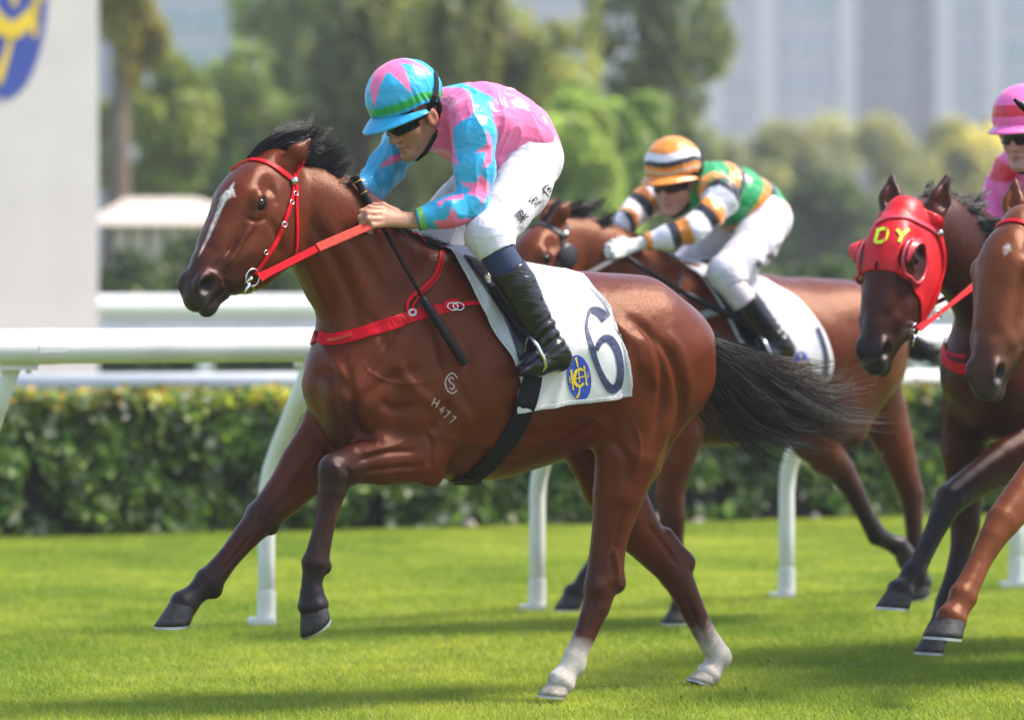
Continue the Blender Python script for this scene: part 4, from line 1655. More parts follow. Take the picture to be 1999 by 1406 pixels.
M_BLACKSTRAP = simple("black_webbing", (0.009, 0.009, 0.010), rough=0.6, spec=0.15, noise=0.3, scale=50, bump=0.15, bscale=200)
M_RUBBER = simple("black_rubber", (0.009, 0.009, 0.010), rough=0.42, spec=0.2, noise=0.3, scale=50, bump=0.1, bscale=150)
M_LENS = simple("mirror_lens", (0.02, 0.015, 0.06), rough=0.08, metal=0.85, noise=0.2, spec=0.5)
_n = M_LENS.node_tree
_lw = N(_n, "ShaderNodeLayerWeight")
_lw.inputs[0].default_value = 0.35
_cr = N(_n, "ShaderNodeValToRGB")
_e = _cr.color_ramp.elements
_e[0].position, _e[0].color = 0.0, (0.004, 0.012, 0.010, 1)
_e[1].position, _e[1].color = 1.0, (0.25, 0.03, 0.35, 1)
for _p, _c in ((.35, (0.01, .06, .03, 1)), (.6, (.02, .10, .45, 1)), (.8, (.10, .03, .55, 1))):
    _q = _e.new(_p)
    _q.color = _c
_n.links.new(_lw.outputs["Facing"], _cr.inputs[0])
_n.links.new(_cr.outputs[0], _n.nodes["Principled BSDF"].inputs["Base Color"])
M_DARKLENS = simple("smoked_lens", (0.006, 0.006, 0.006), rough=0.08, noise=0.2, spec=0.5)
M_GLOVE = simple("white_glove", (0.62, 0.62, 0.60), rough=0.6, noise=0.12, scale=40, bump=0.3, bscale=90)
M_SHELL = simple("white_helmet_shell", (0.70, 0.70, 0.66), rough=0.45, noise=0.15, scale=40)
M_INK = simple("black_print", (0.025, 0.018, 0.018), rough=0.6)
M_HAIR = simple("short_black_hair", (0.012, 0.010, 0.010), rough=0.5, noise=0.4, scale=80, bump=0.4, bscale=200)


def field_for(pts, h, pad):
    p = np.array(pts)
    return Field(p.min(0) - pad, p.max(0) + pad, h)


class PHead:
    """f forward, u up, l left, in local space of the frame"""

    def __init__(self, fr, px, py, w, psi, pitch, s=1.0, roll=0.0):
        self.o = fr.P(px, py, w)
        a, p = math.radians(psi), math.radians(pitch)
        fh = np.array((-math.sin(a), -math.cos(a), 0.0))
        l = np.array((math.cos(a), -math.sin(a), 0.0))
        f = fh * math.cos(p) + np.array((0, 0, -math.sin(p)))
        u = fh * math.sin(p) + np.array((0, 0, math.cos(p)))
        r = math.radians(roll)
        l, u = l * math.cos(r) + u * math.sin(r), u * math.cos(r) - l * math.sin(r)
        self.f, self.u, self.l = fr.M @ f, fr.M @ u, fr.M @ l
        self.s = s

    def __call__(self, f, u, l=0.0):
        return self.o + self.s * (self.f * f + self.u * u + self.l * l)

    def inv(self, p):
        d = (np.asarray(p) - self.o) / self.s
        return d @ self.f, d @ self.u, d @ self.l

    def R(self):
        return np.stack([self.f, self.u, self.l])


def cloth_disp(v, F, amp, scale, seed, stretch=(1, 1, 1)):
    n = vnormals(v, F)
    q = v * scale * np.array(stretch)
    wq = q + .35 * np.stack([vnoise(q * .7, seed + 7), vnoise(q * .7 + 9, seed + 8), vnoise(q * .7 + 21, seed + 9)], 1)
    d = (1 - np.abs(vnoise(wq, seed))) ** 3 * 1.9 - .6
    d2 = (1 - np.abs(vnoise(wq * 2.1 + 5, seed + 1))) ** 3 * 1.9 - .6
    return v + n * (amp * (d * .65 + d2 * .35))[:, None]


def arm_hand(fd, S, grip=True):
    """S: dict with palm=(p,q), fingers=[[..]], thumb=[..]"""
    p, q = S['palm']
    R = S.get('R')
    fd.cone(p, q, .030, .040, .020, .018, u=S['pn'], k=.02)
    for fg in S['fingers'] + [S['thumb']]:
        r = .0115
        for a, b in zip(fg[:-1], fg[1:]):
            fd.cone(a, b, r, r * .93, k=.006)
            r *= .93
        fd.ell(fg[1], .0125, k=.006)


class Jockey:
    def __init__(self, fr, S):
        self.fr, self.S = fr, S
        H = self.H = S['head']
        g = S['girth'] if 'girth' in S else 0.012
        pts = [n[0] for n in S['torso']] + [H.o] + [n[0] for k in ('arm_l', 'arm_r', 'leg_l', 'leg_r') for n in S[k]]
        fd = field_for(pts, S.get('h', .005), .26)
        # ---- the body, everything under the clothes a little thinner
        fd.chain([(p, a - g, b - g) for p, a, b in S['torso']], k=.06)
        for k in ('arm_l', 'arm_r'):
            fd.chain([(p, a - g, a - g) for p, a in S[k]], k=.04)
        for k in ('leg_l', 'leg_r'):
            fd.chain([(p, a * (.86 if i < 3 else .66), a * (.86 if i < 3 else .66)) for i, (p, a) in enumerate(S[k])], k=.05)
        R = H.R()
        s = H.s
        E = lambda c, r, k=.015, carve=False: fd.ell(H(*c), np.array(r) * s, R, k, carve)
        C = lambda a, b, r0, r1, k=.012, carve=False: fd.cone(H(*a), H(*b), r0 * s, r1 * s, k=k, carve=carve)
        E((0, .035, 0), (.098, .092, .076))
        E((.040, -.045, 0), (.058, .085, .060), .03)
        fd.cone(H(-.03, -.06, 0), S['torso'][-1][0], .052, .075, k=.04)
        for d in (1, -1):
            C((-.005, -.055, .052 * d), (.072, -.112, .018 * d), .022, .018, .02)
            E((.055, -.035, .043 * d), (.030, .026, .024), .02)
            E((.086, .012, .030 * d), (.016, .012, .018), .015)
            C((.102, -.046, .010 * d), (.098, -.046, .014 * d), .008, .006, .008)
            E((-.010, -.020, .080 * d), (.024, .036, .012), .008)
            E((-.006, -.020, .092 * d), (.013, .022, .007), .006, True)
            C((.088, .0, .030 * d), (.090, .0, .026 * d), .012, .010, .01, True)
        C((.096, .008, 0), (.118, -.042, 0), .009, .0135, .012)
        E((.084, -.115, 0), (.022, .018, .024), .02)
        E((.094, -.0725, 0), (.014, .0075, .022), .008)
        E((.092, -.0895, 0), (.013, .0080, .018), .008)
        C((.112, -.080, .024), (.112, -.080, -.024), .0045, .0045, .006, True)
        for k in ('hand_l', 'hand_r'):
            arm_hand(fd, S[k])
        v, F = fd.mesh(2)
        x = H.inv(v)
        if S.get('stubble'):
            pass
        sk = np.array(S.get('tone', (.40, .19, .112)))
        c = np.tile(sk, (len(v), 1)) * (1 + .10 * vnoise(v * 45, 3)[:, None])
        f_, u_, l_ = x
        al = np.abs(l_)

        def dab(w, col):
            w = np.clip(w, 0, 1)[:, None]
            c[:] = c * (1 - w) + np.array(col) * w
        dab(1.1 * np.exp(-((u_ + .081) / .009) ** 2 - (al / .022) ** 4) * (f_ > .08) * .75, (.36, .10, .085))
        dab(np.exp(-((u_ + .030) / .022) ** 2 - ((al - .040) / .020) ** 2) * (f_ > .05) * .35, (.50, .17, .12))
        dab(np.exp(-((al - .084) / .012) ** 2) * (u_ > -.07) * (u_ < .02) * (np.abs(f_) < .05) * .5, (.48, .16, .11))
        dab(np.exp(-((u_ - .026) / .006) ** 2 - ((al - .032) / .022) ** 4) * (f_ > .07) * .9, (.03, .022, .02))
        dab(((u_ > .012) & (f_ < -.01) & (al < .09)).astype(float) * .92, (.014, .011, .010))
        dab(((u_ > -.045) & (f_ < -.045) & (np.linalg.norm(v - H.o, axis=1) < .16 * s)).astype(float) * .9, (.014, .011, .010))
        dab(np.exp(-((u_ + .105) / .03) ** 2) * (f_ > .0) * .14, (.20, .13, .11))
        for k in ('hand_l', 'hand_r'):
            for fg in S[k]['fingers']:
                dab(np.exp(-(np.linalg.norm(v - fg[1], axis=1) / .011) ** 2) * .45, (.52, .19, .14))
                dab(np.exp(-(np.linalg.norm(v - fg[0], axis=1) / .012) ** 2) * .30, (.50, .20, .14))
        me = mesh_np("person", v, F, True, c)
        mats = [S.get('skin', M_SKIN)]
        o = self.o = link("person", me, mats)
        if S.get('gloves'):
            me.materials.append(M_GLOVE)
            hp = np.array([p for k in ('hand_l', 'hand_r') for p in S[k]['palm']])
            vi = np.array([min(np.linalg.norm(q - p) for p in hp) for q in (v if len(v) < 5 else v)]) if False else np.sqrt(((v[:, None] - hp[None]) ** 2).sum(-1)).min(1)
            fi = (vi[F[:, 0]] < .085).astype(np.int32)
            me.polygons.foreach_set("material_index", fi)
        o.matrix_world = fr.mat
        tag(o, S['label'], "person", S.get('group'))
        # ---- silks
        pts = [n[0] for n in S['torso']] + [n[0] for k in ('arm_l', 'arm_r') for n in S[k]]
        fd = field_for(pts, S.get('hc', .005), .26)
        fd.chain(S['torso'], k=.06)
        for k in ('arm_l', 'arm_r'):
            fd.chain([(p, a, a) for p, a in S[k]], k=.035)
        for a, b, r0, r1 in S.get('folds', ()):
            fd.cone(a, b, r0, r1, k=.03)
        fd.cone(H(-.035, -.085, 0), S['torso'][-1][0], .066, .09, k=.04)
        for k in ('arm_l', 'arm_r'):       # open cuffs
            p, q = S[k][-1][0], S[k][-2][0]
            d = unit(p - q)
            fd.cone(p + d * .010, p + d * .05, S[k][-1][1] * 1.1, .055, k=.004, carve=True)
        hem = S['hem']
        v, F = fd.mesh(2)
        v = cloth_disp(v, F, S.get('silk_amp', .0075), 8, 21, (1.0, 1.3, .6))
        v = cloth_disp(v, F, .0020, 18, 25, (.5, 1.2, 1.1))
        # cut below the hem plane
        hp, hn = hem
        keep = ((v - hp) @ hn) > 0
        F = F[keep[F].all(1)]
        used = np.unique(F)
        rm = -np.ones(len(v), dtype=int)
        rm[used] = np.arange(len(used))
        v, F = v[used], rm[F]
        arms = [np.array([n[0] for n in S[k]]) for k in ('arm_l', 'arm_r')]
        tor = np.array([n[0] for n in S['torso']])
        self.silk_v = v
        col = S['silk_col'](self, v, vnormals(v, F), tor, arms)
        ee = np.concatenate([F[:, [0, 1]], F[:, [1, 2]], F[:, [2, 3]], F[:, [3, 0]]])
        ee = np.concatenate([ee, ee[:, ::-1]])
        ne = np.maximum(np.bincount(ee[:, 0], minlength=len(v)), 1)[:, None]
        for _ in range(2):
            col = .45 * col + .55 * np.stack([np.bincount(ee[:, 0], weights=col[ee[:, 1], c], minlength=len(v)) for c in range(3)], 1) / ne
        me = mesh_np("silks_shirt", v, F, True, col)
        self.silk = link("silks_shirt", me, S.get('m_silk', M_SILK), o)
        self.silk_bvh = BVHTree.FromPolygons([Vector(p) for p in v.tolist()], F.tolist())
        # ---- breeches
        pts = [n[0] for n in S['torso'][:2]] + [n[0] for k in ('leg_l', 'leg_r') for n in S[k][:S['breech_n']]]
        fd = field_for(pts, S.get('hc', .005), .26)
        fd.chain([(p, a - .006, b - .006) for p, a, b in S['torso'][:3]], k=.06)
        for k in ('leg_l', 'leg_r'):
            L = S[k][:S['breech_n']]
            fd.chain([(p, a, a) for p, a in L], k=.06)
            p, q = L[-1][0], L[-2][0]
            d = unit(p - q)
            fd.cone(p + d * .02, p + d * .12, L[-1][1] * 1.15, L[-1][1] * 1.15, k=.004, carve=True)
        v, F = fd.mesh(2)
        v = cloth_disp(v, F, .0036, 8, 31, (1.2, 1.2, .5))
        v = cloth_disp(v, F, .0014, 22, 33, (.55, .8, 1.1))
        v = v - vnormals(v, F) * .001
        me = mesh_np("breeches", v, F, True)
        self.breech = link("breeches", me, S.get('m_breech', M_BREECH), o)
        self.breech_bvh = BVHTree.FromPolygons([Vector(p) for p in v.tolist()], F.tolist())
        # ---- socks and boots
        for k, sd in (('leg_l', 1), ('leg_r', -1)):
            L = S[k][S['breech_n'] - 1:]
            sk = S['sock']
            fd = field_for([n[0] for n in L], .006, .14)
            cut = sk
            kn, an = L[0], L[-1]
            tl_ = np.linspace(0, 1, len(L))
            P_ = lambda t: (np.array([np.interp(t, tl_, [n[0][c] for n in L]) for c in range(3)]) if 0 <= t <= 1 else kn[0] * (1 - t) + an[0] * t)
            r_ = lambda t: np.interp(t, np.linspace(0, 1, len(L)), [n[1] for n in L])
            fd.cone(P_(-.05), P_(cut + .06), r_(0) - .003, r_(cut) - .004, k=.01)
            v, F = fd.mesh(2)
            link("sock", mesh_np("sock", v, F), S.get('m_sock', M_SOCK), o)
            foot = S['foot_l' if sd > 0 else 'foot_r']
            heel, ball, toe = foot
            fd = field_for([n[0] for n in L] + list(foot), .004, .12)
            ts_ = np.linspace(cut - .06, .98, 7)
            fd.limb([(P_(t), r_(t) + .004, r_(t) + .004) for t in ts_], k=.02)
            fd.cone(an[0], heel, r_(1) * .95, .036, k=.03)
            fd.cone(heel, ball, .036, .040, .034, .044, k=.03)
            fd.cone(an[0], ball, r_(1) * .9, .034, k=.04)
            fd.cone(ball, toe, .036, .020, .044, .034, k=.02)
            fd.cone(P_(cut) - unit(an[0] - kn[0]) * .20, P_(cut) - unit(an[0] - kn[0]) * .062, .095, .066, k=.004, carve=True)
            v, F = fd.mesh(2)
            ax = unit(an[0] - kn[0])
            t = (v - kn[0]) @ ax / np.linalg.norm(an[0] - kn[0])
            n = vnormals(v, F)
            wr = np.clip((t - .62) / .15, 0, 1) * np.clip((1.06 - t) / .1, 0, 1)
            v = v + n * ((.0050 * np.sin(t * 58 + vnoise(v * 9, 4) * 5) * (.55 + .45 * vnoise(v * 11, 14))) * wr + .0022 * vnoise(v * 16, 24))[:, None]
            b = link("boot", mesh_np("boot", v, F), M_BOOT, o)
            # sole
            fwd = unit(toe - heel)
            dn = S['sole_dn']
            dn = unit(dn - fwd * (dn @ fwd))
            fd = field_for(list(foot), .004, .10)
            fd.cone(heel + dn * .030, ball + dn * .034, .009, .009, .031, .040, u=np.cross(fwd, dn), k=.01)
            fd.cone(ball + dn * .034, toe + dn * .014, .009, .007, .040, .026, u=np.cross(fwd, dn), k=.01)
            fd.cone(heel + dn * .030 - fwd * .012, heel + dn * .036 + fwd * .012, .012, .012, .03, .03, u=np.cross(fwd, dn), k=.008)
            v, F = fd.mesh(1)
            link("sole", mesh_np("sole", v, F), M_RUBBER, b)

    def cap(self, colfn, peak=True, skirt=0.0, name="helmet_cap", band=None):
        H, o = self.H, self.o
        R = H.R()
        s = H.s
        fd = field_for([H.o], .003, .20)
        fd.ell(H(.012, .083, 0), np.array((.130, .112, .112)) * s, R, k=.02)
        fd.ell(H(-.006, .066, 0), np.array((.124, .102, .106)) * s, R, k=.03)
        # open below along a slanted plane
        v, F = fd.mesh(2)
        f, u, l = H.inv(v)
        keep = u > .044 + .42 * np.minimum(f - .02, 0) - skirt
        keep &= ~((u < .03) & (f > -.03) & (np.abs(l) < .085))
        n = vnormals(v, F)
        ang = np.arctan2(l, f)
        d = .0022 * np.sin(ang * 26 + vnoise(v * 30, 2) * 2.2) * np.clip((.12 - u) / .08, 0, 1) + .0022 * vnoise(v * 30, 8)
        v = v + n * d[:, None]
        F = F[keep[F].all(1)]
        used = np.unique(F)
        rm = -np.ones(len(v), dtype=int)
        rm[used] = np.arange(len(used))
        v, F = v[used], rm[F]
        f, u, l = H.inv(v)
        col = colfn(f, u, l)
        c = link(name, mesh_np(name, v, F, True, col), M_CAPSILK, o)
        sm = c.modifiers.new("thickness", 'SOLIDIFY')
        sm.thickness = .004
        # peak
        V, Fc = [], []
        na, nr = 25, 7
        for i in range(na):
            a = math.radians(-80 + 160 * i / (na - 1))
            for j in range(nr):
                t = j / (nr - 1)
                rf = .132 + (.062 * math.cos(a) + .004) * t
                rl = .116 + .016 * t
                uu = .052 - .030 * (1 - math.cos(a)) - .020 * t * max(math.cos(a), 0) - .008 * t * t
                V.append(H(math.cos(a) * rf + .005, uu + .010 * abs(math.sin(a)) * 0, math.sin(a) * rl))
        for i in range(na - 1):
            for j in range(nr - 1):
                Fc.append((i * nr + j, i * nr + j + 1, (i + 1) * nr + j + 1, (i + 1) * nr + j))
        colp = np.tile(np.array(self.S['peak_col']), (len(V), 1))
        p = link("peak", mesh_np("peak", V, Fc, True, colp), M_CAPSILK, c)
        sm = p.modifiers.new("thickness", 'SOLIDIFY')
        sm.thickness = .005
        return c

    def goggles(self, lens, strap=True):
        H, o = self.H, self.o
        V, Fc = [], []
        na, nb = 21, 9
        for i in range(na):
            a = math.radians(-72 + 144 * i / (na - 1))
            for j in range(nb):
                t = -1 + 2 * j / (nb - 1)
                hh = .032 * (1 - .25 * abs(math.sin(a)) ** 2)
                nose = .016 * math.exp(-(a / .17) ** 2) * (t < 0) * (-t)
                rr = 1 - .05 * t * t
                V.append(H(.022 + .094 * math.cos(a) * rr, .006 + hh * t + nose, .083 * math.sin(a) * rr))
        for i in range(na - 1):
            for j in range(nb - 1):
                Fc.append((i * nb + j, (i + 1) * nb + j, (i + 1) * nb + j + 1, i * nb + j + 1))
        g = link("goggles", mesh_np("goggles", V, Fc), lens, o)
        sm = g.modifiers.new("thickness", 'SOLIDIFY')
        sm.thickness = .006
        mb = MB()
        rim = [V[i * nb] for i in range(na)] + [V[(na - 1) * nb + j] for j in range(1, nb)] + [V[i * nb + nb - 1] for i in range(na - 2, -1, -1)] + [V[j] for j in range(nb - 2, 0, -1)]
        mb.tube(rim, .0055, 8, closed=True)
        mb.build("frame", M_RUBBER, g, True)
        # strap round the cap
        st, nn = [], []
        for i in range(40):
            a = math.radians(68 + 224 * i / 39)
            back = max(0.0, -math.cos(a))
            rise = .10 * min(1, max(0, (i - 2) / 9), max(0, (37 - i) / 9))
            q = H(.005 + .132 * math.cos(a) * (1 if i > 3 else .95), .005 + rise * .95, (.090 + .033 * min(1, rise / .04)) * math.sin(a))
            st.append(q)
            nn.append(unit(H.f * math.cos(a) + H.l * math.sin(a) + H.u * .25))
        ribbon_mesh(st, nn, .020, .003, "goggle_strap", M_BLACKSTRAP, g)
        # chin harness
        for d in (1, -1):
            mb = MB()
            mb.tube([H(-.055, .045, .088 * d), H(-.055, .0, .080 * d), H(-.035, -.060, .068 * d), H(.005, -.095, .050 * d), H(.035, -.125, .030 * d), H(.055, -.140, .0)], [.009, .010, .014, .013, .012, .010], 8)
            h = mb.build("chin_strap", M_RUBBER, o, True)


def px_paint(fr, v, n, polys, col, facing=0.35):
    x, y = fr.px(v)
    vis = (n @ (fr.M @ unit(px_dir(1000, 600)))) < facing
    for poly, c in polys:
        m = in_poly(x, y, np.array(poly, float)) & vis
        col[m] = c
    return col


def cr(pts, ox=640, oy=90, sc=3.429):
    return [(ox + x / sc, oy + y / sc) for x, y in pts]


BLUE = np.array((0.020, 0.36, 0.62))
PINK = np.array((0.86, 0.155, 0.345))
GREEN = np.array((0.02, 0.36, 0.09))


def silk1(J, v, n, tor, arms):
    col = np.tile(PINK, (len(v), 1))
    fr = J.fr

    def dchain(c):
        best = np.full(len(v), 9.0)
        for a, b in zip(c[:-1], c[1:]):
            d = b - a
            t = np.clip((v - a) @ d / (d @ d), 0, 1)
            best = np.minimum(best, np.linalg.norm(v - a - t[:, None] * d, axis=1))
        return best
    for k, a in enumerate(arms):
        dA, dT = dchain(a), dchain(tor)
        m = dA < np.where(k == 0, .085, .09)
        # not the trunk side of the shoulder
        sh = a[0]
        m &= ~((np.linalg.norm(v - sh, axis=1) < .085) & (dT < .165))
        col[m] = BLUE
    polys = [
        (cr([(835, 560), (860, 520), (960, 470), (1040, 490), (1105, 560), (1100, 640), (1095, 900), (860, 900), (830, 640)]), BLUE),
        (cr([(690, 225), (870, 228), (950, 262), (1110, 345), (1075, 470), (1085, 520), (1040, 490), (965, 475), (980, 400), (965, 330), (930, 290), (880, 275), (735, 275), (700, 260)]), BLUE),
        (cr([(735, 278), (880, 280), (925, 300), (960, 340), (978, 420), (960, 468), (890, 500), (845, 540), (835, 600), (860, 760), (880, 800), (735, 745), (700, 650), (690, 400)]), PINK),
        (cr([(590, 780), (680, 705), (740, 760), (868, 792), (855, 872), (770, 885), (640, 830)]), BLUE),
        (cr([(770, 885), (855, 868), (855, 912), (800, 905)]), PINK),
        (cr([(1055, 560), (1072, 650), (985, 712), (1060, 708), (1035, 828), (1098, 775), (1099, 620)]), PINK),
        (cr([(1020, 850), (1000, 912), (885, 910), (960, 962), (925, 985), (1010, 1008), (1035, 1060), (1010, 1115), (1085, 965), (1080, 920)]), PINK),
        (cr([(830, 1075), (800, 1160), (705, 1172), (755, 1228), (875, 1222), (985, 1148), (880, 1160)]), PINK),
        (cr([(905, 985), (810, 1008), (730, 1048), (742, 1080), (790, 1030), (910, 1022)]), PINK),
        (cr([(500, 720), (420, 732), (340, 812), (430, 790), (500, 752)]), PINK),
        (cr([(310, 610), (240, 680), (235, 735), (290, 655)]), PINK),
        (cr([(245, 765), (190, 800), (165, 860), (215, 810)]), PINK),
        (cr([(180, 880), (250, 885), (190, 905), (270, 960), (310, 1010), (240, 1020), (140, 905)]), PINK),
    ]
    col = px_paint(fr, v, n, polys, col)
    # green cuff band
    a = J.S['arm_l']
    d = unit(a[-2][0] - a[-1][0])
    t = (v - a[-1][0]) @ d
    m = (t > .012) & (t < .030) & (np.linalg.norm(v - a[-1][0], axis=1) < .06)
    col[m] = (0.16, 0.42, 0.03)
    return col


def cap1(f, u, l):
    col = np.tile(BLUE, (len(f), 1))
    fc, lc = f - .005, l
    ang = np.arctan2(lc, fc)
    rad = np.hypot(fc, lc * 1.1) + np.clip(.16 - u, 0, 1) * .6
    rad = np.arctan2(np.hypot(fc - .02, lc * 1.12), u - .06)
    k = 6
    z = ((ang + .42) / (2 * math.pi) * k) % 1
    tri = 1 - np.abs(z * 2 - 1)
    lim = .42 + .86 * tri ** 1.7
    col[rad < lim] = PINK
    ub = u - .42 * np.minimum(f - .02, 0)
    band = (ub > .058) & (ub < .086)
    col[band] = GREEN
    return col


P = P1
HD1 = PHead(FR1, 806, 222, 0.0, 50, 28, 1.06)


def hand_pts(P, rows):
    return [[P(*q) for q in r] for r in rows]


J1 = dict(
    label="jockey in pink and sky blue star silks crouched over the leading horse",
    group="jockeys riding in the race",
    head=HD1, h=.0042, hc=.0034,
    torso=[(P(1032, 302, 0), .098, .155), (P(1006, 270, 0), .118, .155), (P(960, 250, 0), .135, .176), (P(912, 238, 0), .132, .190), (P(882, 232, 0), .095, .175)],
    arm_l=[(P(915, 232, .17), .075), (P(926, 262, .215), .072), (P(926, 330, .235), .064), (P(922, 398, .25), .050), (P(880, 414, .232), .050), (P(812, 430, .178), .036)],
    arm_r=[(P(828, 232, -.17), .075), (P(800, 262, -.215), .070), (P(755, 325, -.245), .062), (P(728, 362, -.25), .047), (P(706, 378, -.19), .044), (P(694, 392, -.13), .034)],
    leg_l=[(P(1040, 318, .10), .104), (P(1014, 372, .175), .092), (P(985, 415, .24), .080), (P(952, 458, .29), .067), (P(974, 500, .315), .064), (P(1007, 552, .335), .067), (P(1045, 628, .350), .057), (P(1076, 685, .355), .047)],
    leg_r=[(P(990, 315, -.10), .112), (P(940, 370, -.185), .100), (P(890, 415, -.25), .086), (P(850, 450, -.29), .071), (P(872, 492, -.315), .064), (P(903, 550, -.335), .066), (P(945, 630, -.350), .056), (P(972, 685, -.355), .046)],
    breech_n=5, sock=.28,
    foot_l=(P(1093, 699, .355), P(1046, 710, .368), P(1018, 724, .380)),
    foot_r=(P(994, 702, -.355), P(950, 712, -.368), P(922, 725, -.38)),
    sole_dn=np.array((0, 0, -1.0)),
    hand_l=dict(palm=(P(806, 431, 0.176), P(742, 423, 0.155)), pn=unit(np.array((.1, .75, .45))),
                fingers=hand_pts(P, [[(745, 408, 0.148), (722, 406, 0.155), (705, 413, 0.148), (712, 424, 0.125)], [(741, 417, 0.160), (716, 416, 0.168), (702, 425, 0.158), (712, 434, 0.130)],
                                     [(741, 428, 0.168), (718, 428, 0.176), (706, 437, 0.162), (716, 444, 0.135)], [(746, 438, 0.170), (726, 440, 0.176), (716, 448, 0.162), (724, 452, 0.140)]]),
                thumb=[P(775, 412, 0.155), P(748, 401, 0.135), P(728, 400, 0.120)]),
    hand_r=dict(palm=(P(692, 394, -.12), P(676, 415, -.10)), pn=unit(np.array((.1, -.75, .45))),
                fingers=hand_pts(P, [[(680, 410, -.10), (664, 416, -.10), (662, 428, -.08)], [(680, 418, -.11), (664, 424, -.11), (664, 436, -.09)],
                                     [(682, 425, -.115), (668, 432, -.115), (668, 444, -.095)], [(686, 430, -.115), (674, 438, -.115), (674, 448, -.10)]]),
                thumb=[P(690, 402, -.09), P(674, 404, -.075), P(664, 410, -.07)]),
    hem=(P(1052, 310, 0), unit(P(905, 240, 0) - P(1050, 310, 0) + np.array((0, 0, .16)))),
    silk_col=silk1, peak_col=BLUE,
    folds=[(P(985, 320, .10), P(1050, 270, .13), .05, .05), (P(940, 310, .08), P(985, 325, .10), .055, .05)],
)
jk1 = Jockey(FR1, J1)
jk1.cap(cap1)
jk1.goggles(M_LENS)
# ================================================================== tack
M_RED = simple("red_webbing", (0.56, 0.004, 0.012), rough=0.40, noise=0.12, scale=60, bump=0.12, bscale=300, spec=0.12)
M_REDLEATHER = simple("faded_red_rubber", (0.48, 0.050, 0.030), rough=0.6, noise=0.2, scale=60, bump=0.12, bscale=600, spec=.15)
M_CLOTH = simple("white_saddle_cloth", (0.60, 0.59, 0.61), rough=0.75, noise=0.05, scale=14, bump=0.3, bscale=18)
M_NAVY = simple("navy_print", (0.026, 0.034, 0.095), rough=0.6, noise=0.25, scale=30, bump=0.4, bscale=40)
M_CREST = simple("blue_embroidery", (0.02, 0.065, 0.42), rough=0.6, noise=0.25, scale=60, bump=0.4, bscale=120)
M_GOLD = simple("gold_thread", (0.80, 0.58, 0.02), rough=0.5, noise=0.2, scale=80, bump=0.4, bscale=200)
M_SADDLE = simple("black_saddle_leather", (0.009, 0.009, 0.010), rough=0.3, spec=.35, noise=0.3, scale=30, bump=0.2, bscale=60, coat=0.2)
M_BRAND = simple("freeze_brand_hair", (0.42, 0.33, 0.29), rough=0.7, noise=0.3, scale=120)
M_YELLOWPRINT = simple("yellow_green_print", (0.60, 0.78, 0.02), rough=0.5)


def strap(h, pts, width, name, mat, parent, off=.002, thick=.004, n=7, mirror=None, bvh=None, smooth=1):
    """a strap lying on the animal; pts in picture pixels along its middle line, found on the real surface"""
    p = catmull(pts, n)
    c, nn = [], []
    for x, y in p:
        a, b = h.hit(x, y, off, bvh)
        c.append(a)
        nn.append(b)
    c, nn = np.array(c), np.array(nn)
    for _ in range(smooth):
        c[1:-1] = (c[:-2] + 2 * c[1:-1] + c[2:]) / 4
        nn[1:-1] = nn[:-2] + 2 * nn[1:-1] + nn[2:]
    w = np.interp(np.linspace(0, 1, len(c)), np.linspace(0, 1, len(width)), width) if hasattr(width, '__len__') else width
    o = ribbon_mesh(c, nn, w, thick, name, mat, parent)
    if mirror is not None:
        if mirror == 'head':
            H = h.H
            m = np.array([q - 2 * ((q - H.o) @ H.w) * H.w for q in c])
        else:
            m = c * np.array((1, -1, 1))
        c2, n2 = [], []
        for q in m:
            a, b = h.snap(q, off)
            c2.append(a)
            n2.append(b)
        c2, n2 = np.array(c2), np.array(n2)
        for _ in range(2):
            c2[1:-1] = (c2[:-2] + 2 * c2[1:-1] + c2[2:]) / 4
        ribbon_mesh(c2, n2, w, thick, name, mat, parent)
    return c, nn


def strokes(h, polys, width, name, mat, parent, off=.002, bvh=None, n=6, smooth=True):
    """flat print: broad strokes laid on a surface, joined into one print"""
    V, Fc = [], []
    for pts in polys:
        wd = width
        if isinstance(pts, tuple):
            pts, wd = pts
        p = catmull(pts, n) if smooth and len(pts) > 2 else np.array([np.array(pts[0]) * (1 - t) + np.array(pts[-1]) * t for t in np.linspace(0, 1, 6)]) if len(pts) == 2 else np.concatenate([np.linspace(a, b, 6) for a, b in zip(np.array(pts, float)[:-1], np.array(pts, float)[1:])])
        d = np.gradient(p, axis=0)
        d /= np.linalg.norm(d, axis=1, keepdims=True) + 1e-9
        s = np.stack([-d[:, 1], d[:, 0]], 1)
        w = np.interp(np.linspace(0, 1, len(p)), np.linspace(0, 1, len(wd)), wd) if hasattr(wd, '__len__') else np.full(len(p), wd)
        b = len(V)
        m = 4
        for i in range(len(p)):
            for j in range(m):
                q = p[i] + s[i] * w[i] * (j / (m - 1) - .5)
                V.append(h.hit(q[0], q[1], off, bvh)[0])
        for i in range(len(p) - 1):
            for j in range(m - 1):
                Fc.append((b + i * m + j, b + (i + 1) * m + j, b + (i + 1) * m + j + 1, b + i * m + j + 1))
    o = link(name, mesh_np(name, V, Fc, True), mat, parent)
    return o


